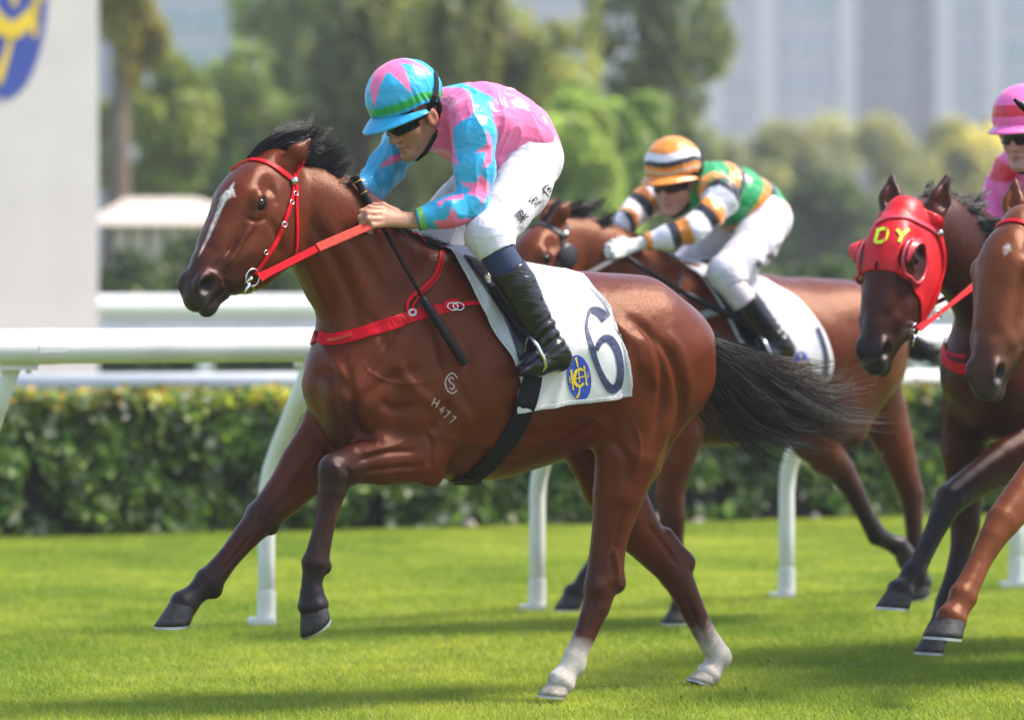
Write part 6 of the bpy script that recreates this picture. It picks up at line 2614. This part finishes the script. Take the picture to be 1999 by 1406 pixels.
fd.ell(c0, np.array((.055, .055, .018)), np.stack([H2.u, H2.v, H2.w]), k=.01)
fd.ell(c0 - H2.w * .03 + H2.u * .02, np.array((.05, .045, .03)), np.stack([H2.u, H2.v, H2.w]), k=.006, carve=True)
v, F = fd.mesh(1)
link("blinker_cup", mesh_np("blinker_cup", v, F), M_BRIDLEBLACK, br2)
hs = thing_on(h2, "breastplate", "black and grey breast strap on the horse along the rail", "harness")
strap(h2, [(1328, 632), (1350, 622), (1375, 615), (1402, 608)], [.030, .034, .034, .028], "chest_strap", simple("grey_webbing", (.35, .35, .34), rough=.7), hs, off=.004, thick=.006, mirror='body')
strap(h2, [(1345, 618), (1330, 590), (1324, 560), (1330, 535)], .010, "neck_strap", M_BRIDLEBLACK, hs, off=.006, thick=.004, mirror='body')
hair_mesh("mane", gd(P2, [[(1060, 432, .02), (1080, 410, .03), (1105, 402, .02), (1130, 398, 0)], [(1090, 430, .02), (1120, 412, .03), (1150, 402, .03), (1180, 396, .02)],
                          [(1112, 440, .02), (1140, 430, .04), (1165, 418, .05), (1188, 402, .05)], [(1140, 458, .02), (1165, 455, .05), (1188, 442, .06), (1205, 424, .06)],
                          [(1170, 478, .02), (1196, 482, .06), (1220, 478, .07), (1245, 470, .07)], [(1215, 502, .01), (1245, 510, .05), (1272, 512, .06), (1300, 510, .05)], [(1260, 512, .0), (1285, 516, .03), (1310, 520, .03), (1330, 522, .03)]]),
          1300, M_HAIRCOL, h2.o, 13, .0026, .014, 8, hairc, lenvar=.45)
hair_mesh("tail", gd(P2, [[(1748, 640, 0), (1785, 660, .02), (1815, 676, .03), (1845, 672, .03)], [(1750, 648, 0), (1785, 676, .0), (1815, 694, .0), (1842, 690, .0)], [(1750, 655, 0), (1778, 690, -.02), (1805, 702, -.03), (1832, 700, -.03)]]),
          600, M_HAIRCOL, h2.o, 15, .0028, .014, 8, hairc, lenvar=.4)

ORANGE = np.array((.74, .245, .030))
BLK = np.array((.016, .016, .022))
WHT = np.array((.76, .74, .80))
GRN = np.array((.012, .30, .085))


def arm_param(v, a):
    best = np.full(len(v), 9.0)
    par = np.zeros(len(v))
    L = 0
    for p, q in zip(a[:-1], a[1:]):
        d = q - p
        l = np.linalg.norm(d)
        t = np.clip((v - p) @ d / (d @ d), 0, 1)
        dd = np.linalg.norm(v - p - t[:, None] * d, axis=1)
        m = dd < best
        best[m] = dd[m]
        par[m] = L + t[m] * l
        L += l
    return best, par


def silk2(J, v, n, tor, arms):
    # sash bands round the trunk
    ax = unit(tor[-1] - tor[0])
    t = (v - tor[0]) @ ax + .28 * v[:, 2] - .28 * tor[0][2] + vnoise(v * 7, 2) * .008
    col = np.tile(GRN, (len(v), 1))
    for c0, w0, k in ((-.03, .045, ORANGE), (.090, .040, BLK), (.130, .050, ORANGE), (.285, .030, BLK), (.320, .055, ORANGE)):
        col[(t > c0) & (t < c0 + w0)] = k
    for a in arms:
        d, p = arm_param(v, a)
        m = d < .083
        m &= ~((np.linalg.norm(v - a[0], axis=1) < .07) & (arm_param(v, tor)[0] < .16))
        ph = ((p + .035) / .165) % 1
        cc = np.where((ph < .30)[:, None], ORANGE, np.where((ph < .56)[:, None], BLK, WHT))
        col[m] = cc[m]
    return col


def cap2(f, u, l):
    col = np.tile(ORANGE, (len(f), 1))
    ub = u - .30 * np.minimum(f - .02, 0) + .004 * np.sin(l * 40)
    col[(ub > .112) & (ub < .142)] = WHT
    col[(ub > .088) & (ub <= .112)] = BLK
    col[(ub > .058) & (ub < .070)] = (.62, .50, .36)
    return col


HD2 = PHead(FR2, 1319, 354, 0.0, 32, 13, 1.04)
P = P2
J2 = dict(
    label="jockey in orange, green and black bands with a striped orange cap",
    group="jockeys riding in the race", tone=(.47, .25, .175), h=.0055, hc=.0055, gloves=True, m_sock=M_PALESOCK,
    head=HD2,
    torso=[(P(1492, 424, 0), .098, .155), (P(1470, 405, 0), .108, .145), (P(1432, 388, 0), .122, .165), (P(1392, 375, 0), .122, .175), (P(1368, 366, 0), .092, .170)],
    arm_l=[(P(1396, 370, .17), .074), (P(1410, 385, .215), .066), (P(1385, 420, .235), .058), (P(1352, 448, .24), .050), (P(1305, 464, .20), .047), (P(1256, 474, .14), .037)],
    arm_r=[(P(1322, 362, -.17), .074), (P(1300, 372, -.215), .068), (P(1262, 396, -.25), .060), (P(1238, 415, -.25), .052), (P(1216, 436, -.19), .046), (P(1198, 448, -.14), .036)],
    leg_l=[(P(1496, 436, .10), .104), (P(1474, 474, .175), .090), (P(1448, 505, .24), .078), (P(1416, 532, .29), .066), (P(1432, 564, .315), .062), (P(1462, 600, .335), .064), (P(1496, 645, .350), .056), (P(1520, 672, .355), .046)],
    leg_r=[(P(1450, 440, -.10), .112), (P(1412, 476, -.185), .100), (P(1370, 508, -.25), .084), (P(1332, 534, -.29), .070), (P(1350, 566, -.315), .062), (P(1380, 602, -.335), .064), (P(1414, 648, -.350), .056), (P(1438, 675, -.355), .046)],
    breech_n=5, sock=.34,
    foot_l=(P(1534, 684, .355), P(1500, 694, .368), P(1474, 706, .380)),
    foot_r=(P(1452, 686, -.355), P(1418, 696, -.368), P(1392, 708, -.38)),
    sole_dn=np.array((0, 0, -1.0)),
    hand_l=dict(palm=(P(1248, 476, .135), P(1210, 486, .12)), pn=unit(np.array((.1, .75, .45))),
                fingers=hand_pts(P, [[(1214, 474, .12), (1196, 472, .125), (1184, 480, .115), (1192, 488, .095)], [(1212, 482, .13), (1192, 482, .135), (1182, 491, .125), (1190, 498, .10)],
                                     [(1212, 490, .135), (1194, 492, .142), (1185, 500, .128), (1194, 505, .105)], [(1216, 498, .137), (1200, 501, .142), (1192, 507, .128), (1200, 510, .11)]]),
                thumb=[P(1230, 472, .12), P(1214, 466, .10), P(1200, 468, .09)]),
    hand_r=dict(palm=(P(1197, 449, -.13), P(1184, 464, -.11)), pn=unit(np.array((.1, -.75, .45))),
                fingers=hand_pts(P, [[(1188, 460, -.10), (1176, 466, -.10), (1174, 476, -.08)], [(1188, 466, -.11), (1176, 472, -.11), (1176, 482, -.09)],
                                     [(1190, 472, -.115), (1180, 478, -.115), (1180, 487, -.095)], [(1192, 476, -.115), (1184, 483, -.115), (1184, 490, -.10)]]),
                thumb=[P(1196, 456, -.09), P(1184, 458, -.075), P(1176, 462, -.07)]),
    hem=(P(1502, 428, 0), unit(P(1392, 375, 0) - P(1500, 430, 0) + np.array((0, 0, .10)))),
    silk_col=silk2, peak_col=ORANGE,
)
jk2 = Jockey(FR2, J2)
jk2.cap(cap2)
jk2.goggles(M_DARKLENS)
glyphs(on_breeches(jk2), "黃智弘", [(1482, 516), (1504, 500), (1524, 480)], 17, math.radians(35), "name_print", M_INK, jk2.breech, off=.0025, lift=.010)
wh2 = thing_on(h2, "whip", "long black whip slanting across the shoulder of the horse along the rail", "whip")
mb = MB()
a, b_, c_ = P2(1206, 488, .10), P2(1240, 514, .17), P2(1330, 568, .26)
mb.tube([a, a * .5 + b_ * .5, b_, c_], [.014, .013, .011, .009], 10)
mb.build("handle", M_RUBBER, wh2, True)
mb = MB()
mb.tube([c_, P2(1345, 577, .27), P2(1452, 628, .345), P2(1462, 632, .35)], [.010, .015, .016, .012], 10)
mb.build("padded_flap", M_RUBBER, wh2, True)
rn2 = thing_on(h2, "reins", "black reins held in the white-gloved hands", "reins")
e0, s0 = P2(1200, 505, .14), h2.hit(1062, 580, .012)[0]
ribbon_mesh([s0 * (1 - t) + e0 * t for t in np.linspace(0, 1, 8)], [np.array((.35, .9, .35))] * 8, .024, .004, "rein", M_BRIDLEBLACK, rn2)
ribbon_mesh([(s0 * (1 - t) + e0 * t) * np.array((1, -1, 1)) for t in np.linspace(0, 1, 8)], [np.array((.35, -.9, .35))] * 8, .024, .004, "rein", M_BRIDLEBLACK, rn2)

# ---------------------------------------------------------------- third horse, in a red hood
FR3 = Frame(2090, 16.6, 45.0)
P3 = FR3.P


def head_at(fr, poll, th, drop, reach, s):
    """head turned th degrees from the picture plane"""
    a = math.radians(th)
    fw = np.array((-math.cos(a), -math.sin(a), 0))
    lf = np.array((math.sin(a), -math.cos(a), 0))
    return HeadFrame(poll, poll + fr.M @ (fw * reach + np.array((0, 0, -drop))), left=fr.M @ lf, s=s)


H3 = head_at(FR3, P3(1762, 408, .06), 60, .575, .30, 1.10)
NECK3 = [(P1(775, 640), .26, .150), (P3(1950, 566, .02), .205, .105), (P3(1892, 502, .03), .175, .088), (P3(1836, 465, .05), .150, .080), (P3(1808, 455, .055), .130, .074)]
L3 = [pls(P3, [(2010, 880, .155, .10, .07, 0, 0), (1960, 905, .15, .088, .062, 0, 0), (1905, 938, .145, .064, .052, .5, 0), (1856, 975, .14, .060, .052, 1, 0), (1838, 1010, .14, .044, .040, 1, 0),
               (1818, 1052, .14, .034, .031, 1, 0), (1798, 1092, .14, .034, .031, 1, 0), (1784, 1118, .14, .044, .040, 1, 0), (1768, 1140, .14, .034, .032, 1, 0), (1758, 1155, .14, .050, .050, 1, 0)]),
      pls(P3, [(1890, 800, -.13, .13, .08, 0, 0), (1882, 880, -.14, .105, .07, 0, 0), (1884, 960, -.14, .075, .058, .1, 0), (1884, 1030, -.14, .058, .052, .5, 0), (1876, 1075, -.14, .040, .037, .6, 0),
               (1862, 1130, -.14, .036, .033, .9, 0), (1848, 1178, -.14, .044, .040, 1, 0), (1836, 1215, -.14, .036, .034, 1, 0), (1826, 1245, -.14, .048, .046, 1, 0)]), LH1, RH1]
SEAL = np.array((.055, .0125, .0050))
L3 = L3[:2] + [[(n[0], n[1], n[2], n[3], 0) for n in L] for L in L3[2:]]
h3 = follower(FR3, .0068, (-1.4, -.55, -.02), (2.0, .75, 2.05), NECK3, H3,
              ((1, P3(1820, 428, .13), P3(1848, 346, .15), FR3.M @ np.array((.5, -.8, .1))), (-1, P3(1738, 424, -.05), P3(1742, 346, -.07), FR3.M @ np.array((-.1, -1, .1)))),
              L3, SEAL, "dark bay racehorse wearing a red blinker hood with yellow letters", es=1.2)
h3.hoof(L3[0][-1][0], (.25, 0, -1), (1, 0, .15), 1.05)
h3.hoof(L3[1][-1][0], (.2, 0, -1), (1, 0, -.2), .95)
h3.hoof(L3[2][-1][0], (.25, 0, -.95), (1, 0, 0), .85)
h3.hoof(L3[3][-1][0], (.45, 0, -.9), (1, 0, 0), .80)
# hood: a stretched cloth over the head with eye and ear holes
hv, hF = h3.v, h3.F
hn = vnormals(hv, hF)
q = (hv - H3.o) / H3.s
hu, hvv, hw = q @ H3.u, q @ H3.v, q @ H3.w
eye_d = np.minimum(np.sqrt((hu - .214) ** 2 + (hvv - .008) ** 2 + ((np.abs(hw) - .092) * .6) ** 2), 9)
keep = (hu > -.040 + .84 * np.clip(-hvv - .040, 0, 1)) & (hu < .300 + .42 * np.clip(-hvv - .0, 0, .3) - .15 * np.clip(hvv, 0, 1)) & (hvv > -.245) & (eye_d > .072) & (np.abs(hw) < .16)
for b, t in ((P3(1820, 428, .13), P3(1848, 346, .15)), (P3(1738, 424, -.05), P3(1742, 346, -.07))):
    d = t - b
    tt = ((hv - b) @ d) / (d @ d)
    rad = np.linalg.norm(hv - b - np.clip(tt, 0, 1)[:, None] * d, axis=1)
    keep &= ~((tt > .12) & (rad < .06))
Fk = hF[keep[hF].all(1)]
used = np.unique(Fk)
rm = -np.ones(len(hv), dtype=int)
rm[used] = np.arange(len(used))
Vh = hv[used] + hn[used] * .006
_Fh = rm[Fk]
_e = np.sort(np.concatenate([_Fh[:, [0, 1]], _Fh[:, [1, 2]], _Fh[:, [2, 3]], _Fh[:, [3, 0]]]), axis=1)
_ue, _cn = np.unique(_e, axis=0, return_counts=True)
_be = _ue[_cn == 1]
for _ in range(14):          # even the hem
    _s, _c = np.zeros_like(Vh), np.zeros(len(Vh))
    for i_, j_ in ((0, 1), (1, 0)):
        np.add.at(_s, _be[:, i_], Vh[_be[:, j_]])
        np.add.at(_c, _be[:, i_], 1)
    _m = _c > 0
    Vh[_m] = .5 * Vh[_m] + .5 * _s[_m] / _c[_m, None]
M_HOOD = simple("red_hood_lycra", (0.60, 0.006, 0.012), rough=.42, noise=.08, scale=12, bump=.3, bscale=30, spec=.3)
hood = link("blinker_hood", mesh_np("blinker_hood", Vh, rm[Fk]), M_HOOD)
hood.matrix_world = FR3.mat
tag(hood, "red blinker hood with yellow-green letters over a dark horse's face", "horse hood")
sm = hood.modifiers.new("thickness", 'SOLIDIFY')
sm.thickness = .004
hbv = BVHTree.FromPolygons([Vector(p) for p in Vh.tolist()], rm[Fk].tolist())
strokes(h3, [([(1716, 447), (1709, 473)], 7), ([(1717, 449), (1729, 447), (1733, 455), (1728, 468), (1719, 473), (1708, 473)], 6.5)], 6, "letter", M_YELLOWPRINT, hood, off=.004, bvh=hbv)
strokes(h3, [([(1751, 448), (1760, 460)], 7), ([(1773, 447), (1760, 460)], 7), ([(1761, 458), (1755, 473)], 7)], 7, "letter", M_YELLOWPRINT, hood, off=.004, bvh=hbv)
M_PALERED = simple("pale_red_vinyl", (0.55, 0.03, 0.055), rough=.3, noise=.08, scale=20, spec=.6)
for g in (1, -1):
    mb = MB()
    c = H3(.214, .010, .094 * g)
    pts = [c + (H3.u * math.cos(t) * .076 + H3.v * math.sin(t) * .074) * H3.s + H3.w * g * (.012 - .022 * (math.sin(t) > .4)) for t in np.linspace(0, 2 * math.pi, 26, endpoint=False)]
    mb.tube(pts, .008, 8, closed=True)
    mb.build("eye_rim", M_PALERED, hood, True)
    V, Fc = [], []
    m = 17
    for i in range(m):
        t = math.radians(60 + 170 * i / (m - 1))
        d = H3.u * math.cos(t) + H3.v * math.sin(t)
        for j in range(5):
            k = j / 4
            hgt = .050 * math.sin(math.pi * i / (m - 1)) ** .6 if g < 0 else .028 * math.sin(math.pi * i / (m - 1)) ** .8
            V.append(c + d * (.078 - .016 * k) * H3.s + H3.w * g * (.006 + hgt * k))
    for i in range(m - 1):
        for j in range(4):
            Fc.append((i * 5 + j, (i + 1) * 5 + j, (i + 1) * 5 + j + 1, i * 5 + j + 1))
    o = link("blinker_cup", mesh_np("blinker_cup", V, Fc), M_PALERED if g > 0 else M_HOOD, hood)
    sm = o.modifiers.new("thickness", 'SOLIDIFY')
    sm.thickness = .004
strap(h3, [(1735, 432), (1722, 500), (1712, 552)], .004, "seam", M_HOOD, hood, off=.006, thick=.003, bvh=hbv)
strap(h3, [(1713, 511), (1711, 525)], .010, "maker_tab", M_BLACKSTRAP, hood, off=.007, thick=.002, bvh=hbv)
br3 = thing_on(h3, "bridle", "red bridle worn over the red blinker hood", "bridle", "bridles on the racehorses")
strap(h3, [(1712, 440), (1735, 428), (1768, 428), (1800, 440), (1826, 454)], .020, "browband", M_PALERED, br3, off=.010, thick=.005)
strap(h3, [(1828, 456), (1838, 500), (1834, 540), (1818, 585), (1800, 622), (1782, 640)], [.015, .013, .017, .015, .015, .014], "cheek_strap", M_RED, br3, off=.010, thick=.005, mirror='head')
strap(h3, [(1826, 454), (1832, 440), (1836, 430)], .015, "crown_strap", M_RED, br3, off=.010, thick=.005, mirror='head')
c0, n0 = h3.hit(1828, 455, .014)
fd = field_for([c0], .003, .03)
fd.ell(c0, .0155)
v, F = fd.mesh(1)
link("rosette", mesh_np("rosette", v, F), M_STEEL, br3)
b30, b31 = bit(h3, br3, (1783, 642), .024)
rn3 = thing_on(h3, "reins", "red reins running back from the hooded horse's bit", "reins")
e0 = P3(1930, 535, .17)
s0 = b30 + np.array((-.01, .01, 0))
ribbon_mesh([s0 * (1 - t) + e0 * t for t in np.linspace(0, 1.25, 9)], [np.array((.35, .9, .35))] * 9, [.026, .018, .018, .018, .022, .026, .026, .026, .026], .004, "rein", M_RED, rn3)
e1 = P3(1900, 560, -.12)
ribbon_mesh([b31 * (1 - t) + e1 * t for t in np.linspace(0, 1.2, 7)], [np.array((.35, -.9, .35))] * 7, .02, .004, "rein", M_RED, rn3)
t3 = .26
ring(h3, s0 * (1 - t3) + e0 * t3, np.array((.3, .9, .2)), .017, .003, "rein_ring", M_STEEL, rn3)
bp3 = thing_on(h3, "breastplate", "red neck strap low on the hooded horse's chest", "harness")
strap(h3, [(1842, 668), (1846, 700), (1864, 716), (1890, 722), (1920, 718), (1950, 705)], .040, "chest_strap", M_RED, bp3, off=.004, thick=.006)
strap(h3, [(1838, 655), (1842, 680), (1862, 694), (1885, 698)], .014, "neck_strap", M_RED, bp3, off=.006, thick=.005)
hair_mesh("mane", gd(P3, [[(1775, 410, .04), (1800, 385, .05), (1818, 372, .05), (1826, 352, .04)], [(1815, 420, .05), (1835, 392, .07), (1855, 378, .08), (1880, 372, .08)],
                          [(1835, 425, .05), (1862, 402, .08), (1890, 386, .09), (1925, 380, .10)], [(1855, 435, .05), (1885, 425, .10), (1912, 412, .12), (1945, 405, .12)],
                          [(1875, 445, .05), (1905, 448, .11), (1930, 446, .14), (1962, 442, .15)], [(1905, 462, .04), (1930, 472, .10), (1950, 476, .13), (1975, 478, .14)], [(1950, 490, .03), (1970, 498, .08), (1990, 502, .1), (2010, 506, .1)]]),
          2000, M_HAIRCOL, h3.o, 23, .0022, .014, 8, hairc, lenvar=.45)
hair_mesh("tail", gd(P1, [[(1362, 652, 0), (1425, 672, -.02), (1500, 708, -.03), (1595, 760, -.03)], [(1366, 664, .02), (1430, 705, .02), (1508, 752, .02), (1600, 798, .02)], [(1364, 676, .0), (1396, 742, .03), (1442, 806, .04), (1510, 850, .04)]]),
          500, M_HAIRCOL, h3.o, 25, .004, .02, 8, hairc)

# jockey on the hooded horse: same crouch as the leader
LPINK, CRIM = np.array((.84, .15, .42)), np.array((.70, .015, .045))


def silk3(J, v, n, tor, arms):
    col = np.tile(LPINK, (len(v), 1))
    z = vnoise(v * np.array((9, 9, 9)) + 3, 44)
    w = np.abs(((v @ np.array((.5, .35, .8))) * 9) % 1 - .5)
    col[(z > .10) & (w < .30)] = CRIM
    return col


def cap3(f, u, l):
    col = np.tile(LPINK, (len(f), 1))
    ub = u + .0 * f
    col[(ub > .082) & (ub < .125)] = CRIM
    return col


HD3 = PHead(FR3, 2003, 262, .0, 34, 8, 1.05)
off3 = HD3.o - HD1.o
J3 = dict(J1)
mv = lambda L: [(n[0] + off3,) + tuple(n[1:]) for n in L]
for k in ('torso', 'arm_l', 'arm_r'):
    J3[k] = mv(J1[k])
sh = lambda L: [[p + off3 for p in r_] for r_ in L]
for k in ('hand_l', 'hand_r'):
    d = J1[k]
    J3[k] = dict(palm=tuple(p + off3 for p in d['palm']), pn=d['pn'], fingers=sh(d['fingers']), thumb=[p + off3 for p in d['thumb']])
# the far arm reaches down on the picture's left side
J3['arm_r'] = [(P3(1990, 318, -.16), .075), (P3(1974, 335, -.205), .072), (P3(1952, 375, -.235), .060), (P3(1940, 412, -.235), .050), (P3(1930, 440, -.17), .044), (P3(1925, 462, -.11), .036)]
rw = P3(1925, 462, -.11) - J1['arm_r'][-1][0]
d = J1['hand_r']
J3['hand_r'] = dict(palm=tuple(p + rw for p in d['palm']), pn=d['pn'], fingers=[[p + rw for p in r_] for r_ in d['fingers']], thumb=[p + rw for p in d['thumb']])
J3.update(label="jockey in a pink and crimson cap and silks at the right edge", head=HD3, tone=(.47, .25, .175), silk_col=silk3, peak_col=LPINK, h=.006, hc=.006, folds=(),
          hem=(J1['hem'][0] + off3, J1['hem'][1]))
jk3 = Jockey(FR3, J3)
jk3.cap(cap3)
jk3.goggles(M_DARKLENS)
fd = field_for([HD3.o], .005, .25)
fd.ell(HD3(.006, .060, 0), np.array((.122, .108, .104)) * HD3.s, HD3.R(), k=.02)
v, F = fd.mesh(1)
f_, u_, l_ = HD3.inv(v)
kp = (u_ > .020 + .4 * np.minimum(f_ - .02, 0)) & (u_ < .09)
link("helmet_shell", mesh_np("helmet_shell", v, F[kp[F].all(1)]), M_SHELL, jk3.o)

# ---------------------------------------------------------------- fourth horse, nearest the right edge
FR4 = Frame(2345, 15.75, 45.0)
P4 = FR4.P
H4 = head_at(FR4, P4(1990, 428, .06), 58, .60, .33, 1.14)
NECK4 = [(P1(775, 640), .26, .150), (P4(2190, 600, .02), .205, .105), (P4(2125, 530, .03), .175, .088), (P4(2072, 492, .05), .150, .080), (P4(2042, 480, .055), .130, .074)]
CHEST = np.array((.140, .034, .0100))
L4 = [pls(P4, [(2110, 860, .155, .11, .075, 0, 0), (2050, 910, .15, .095, .066, 0, 0), (1998, 968, .145, .072, .056, 0, 0), (1958, 1018, .14, .060, .054, 0, 0), (1938, 1050, .14, .046, .043, 0, 0),
               (1914, 1095, .14, .037, .034, 0, 0), (1892, 1140, .14, .040, .037, 0, 0), (1880, 1165, .14, .050, .044, 0, 0), (1868, 1190, .14, .042, .038, 0, 0), (1858, 1208, .14, .054, .052, .1, 0)]),
      pls(P4, [(2120, 820, -.13, .13, .08, 0, 0), (2115, 900, -.14, .105, .07, 0, 0), (2120, 980, -.14, .075, .058, 0, 0), (2122, 1050, -.14, .058, .052, .1, 0), (2118, 1100, -.14, .040, .037, .1, 0),
               (2108, 1160, -.14, .036, .033, .1, 0), (2098, 1205, -.14, .044, .040, .2, 0), (2088, 1240, -.14, .036, .034, .2, 0), (2080, 1265, -.14, .048, .046, .2, 0)])] + [[(n[0], n[1], n[2], n[3] * .3, 0) for n in L] for L in (LH1, RH1)]
star = np.array([(1958, 482), (1964, 474), (1972, 478), (1974, 488), (1966, 494), (1960, 498)])
h4 = follower(FR4, .009, (-1.4, -.55, -.02), (2.0, .75, 2.1), NECK4, H4, ((1, P4(2052, 440, .13), P4(2072, 366, .15), FR4.M @ np.array((.5, -.8, .1))), (-1, P4(1976, 436, -.05), P4(1982, 352, -.07), FR4.M @ np.array((-.3, -1, .1)))),
              L4, CHEST, "chestnut racehorse with a small white star cut off by the right edge", marks=[(star, 2.5, WHITEHAIR * .8)])
h4.hoof(L4[0][-1][0], (.25, 0, -1), (1, 0, .12), 1.12)
h4.hoof(L4[1][-1][0], (.2, 0, -1), (1, 0, -.2), .95)
h4.hoof(L4[2][-1][0], (.25, 0, -.95), (1, 0, 0), .85)
h4.hoof(L4[3][-1][0], (.45, 0, -.9), (1, 0, 0), .80)
br4 = thing_on(h4, "bridle", "red bridle on the chestnut horse at the right edge", "bridle", "bridles on the racehorses")
strap(h4, [(1948, 442), (1962, 434), (1985, 432), (2010, 440), (2040, 458)], .020, "browband", M_RED, br4, off=.003, thick=.006)
strap(h4, [(2044, 462), (2052, 510), (2040, 570), (2015, 640), (2006, 672)], .016, "cheek_strap", M_RED, br4, off=.003, thick=.005, mirror='head')
bit(h4, br4, (2006, 676), .024)
hair_mesh("mane", gd(P4, [[(2000, 430, .04), (2030, 405, .05), (2050, 392, .05), (2070, 385, .04)], [(2060, 445, .05), (2090, 430, .07), (2120, 420, .08), (2150, 415, .08)], [(2110, 475, .05), (2140, 470, .1), (2170, 468, .12), (2200, 465, .12)]]),
          500, M_HAIRCOL, h4.o, 33, .003, .014, 8, hairc)


def silk4(J, v, n, tor, arms):
    return np.tile(np.array((.70, .70, .72)), (len(v), 1))


J4 = dict(J1)
HD4 = PHead(FR4, 2229, 232, .0, 34, 12, 1.05)
J4.update(label="jockey in plain white silks on the chestnut horse, beyond the right edge", head=HD4, tone=(.47, .25, .175), silk_col=silk4, peak_col=(.70, .70, .72), h=.007, hc=.007)
J4['hem'] = (J1['hem'][0], J1['hem'][1])
HD4.o = HD1.o.copy()
jk4 = Jockey(FR4, J4)
jk4.cap(lambda f, u, l: np.tile(np.array((.70, .70, .72)), (len(f), 1)))
jk4.goggles(M_DARKLENS)
wh4 = thing_on(h4, "whip", "black and white whip tip crossing the pink-capped jockey's helmet", "whip")
a, b_ = P4(1981, 194, .24), J1['hand_l']['palm'][1]
mb = MB()
mb.tube([a, a * .96 + b_ * .04, a * .6 + b_ * .4, b_, b_ + (b_ - a) * .12], [.006, .012, .013, .010, .011], 10)
mb.build("padded_flap", M_RUBBER, wh4, True)
mb = MB()
o_ = np.array((.0, .010, .008))
mb.tube([a * .96 + b_ * .04 + o_, a * .6 + b_ * .4 + o_], [.004, .006], 8)
mb.build("white_edge", M_CLOTH, wh4, True)

# ---- saddles, cloths and girths of the two horses on the right, copies of the leader's
for fr, who in ((FR3, "pink-capped jockey"), (FR4, "white-clad jockey")):
    c = cloth1.copy()
    COL.objects.link(c)
    c.matrix_world = fr.mat
    c["label"] = "white saddle cloth under the " + who
    for src, lab in ((sad1, "black racing saddle under the " + who), (gir, "black girth of the horse under the " + who)):
        e = src.copy()
        COL.objects.link(e)
        e.matrix_world = fr.mat
        e["label"] = lab
        for ch in src.children:
            k = ch.copy()
            COL.objects.link(k)
            k.parent = e
# ---- bits of turf thrown up by the hooves
M_TURFBIT = simple("turf_bit", (.10, .13, .02), rough=.9, noise=.5, scale=60)
bm = bmesh.new()
bmesh.ops.create_icosphere(bm, subdivisions=1, radius=1)
for v_ in bm.verts:
    v_.co *= .75 + .5 * ((math.sin(v_.co.x * 9 + v_.co.y * 5 + v_.co.z * 7) + 1) / 2)
me = bpy.data.meshes.new("turf_clod")
bm.to_mesh(me)
bm.free()
me.materials.append(M_TURFBIT)
r = np.random.default_rng(77)
for px, py, d, k in ((1722, 886, 17.2, .011), (1590, 930, 17.4, .008), (1750, 990, 17.3, .010), (1765, 1012, 17.3, .008), (1700, 1000, 17.5, .007), (1455, 1345, 14.9, .010), (1330, 1362, 14.6, .008), (1180, 1340, 14.5, .007), (1500, 1290, 15.3, .008)):
    o = link("turf_clod", me)
    o.location = at_depth(px, py, d)
    k *= .65
    o.scale = (k * 1.6, k, k * .7)
    o.rotation_euler = tuple(r.random(3) * 6)
    tag(o, "small bit of turf flying up behind the galloping hooves", "turf clod", "bits of turf kicked up by the hooves")
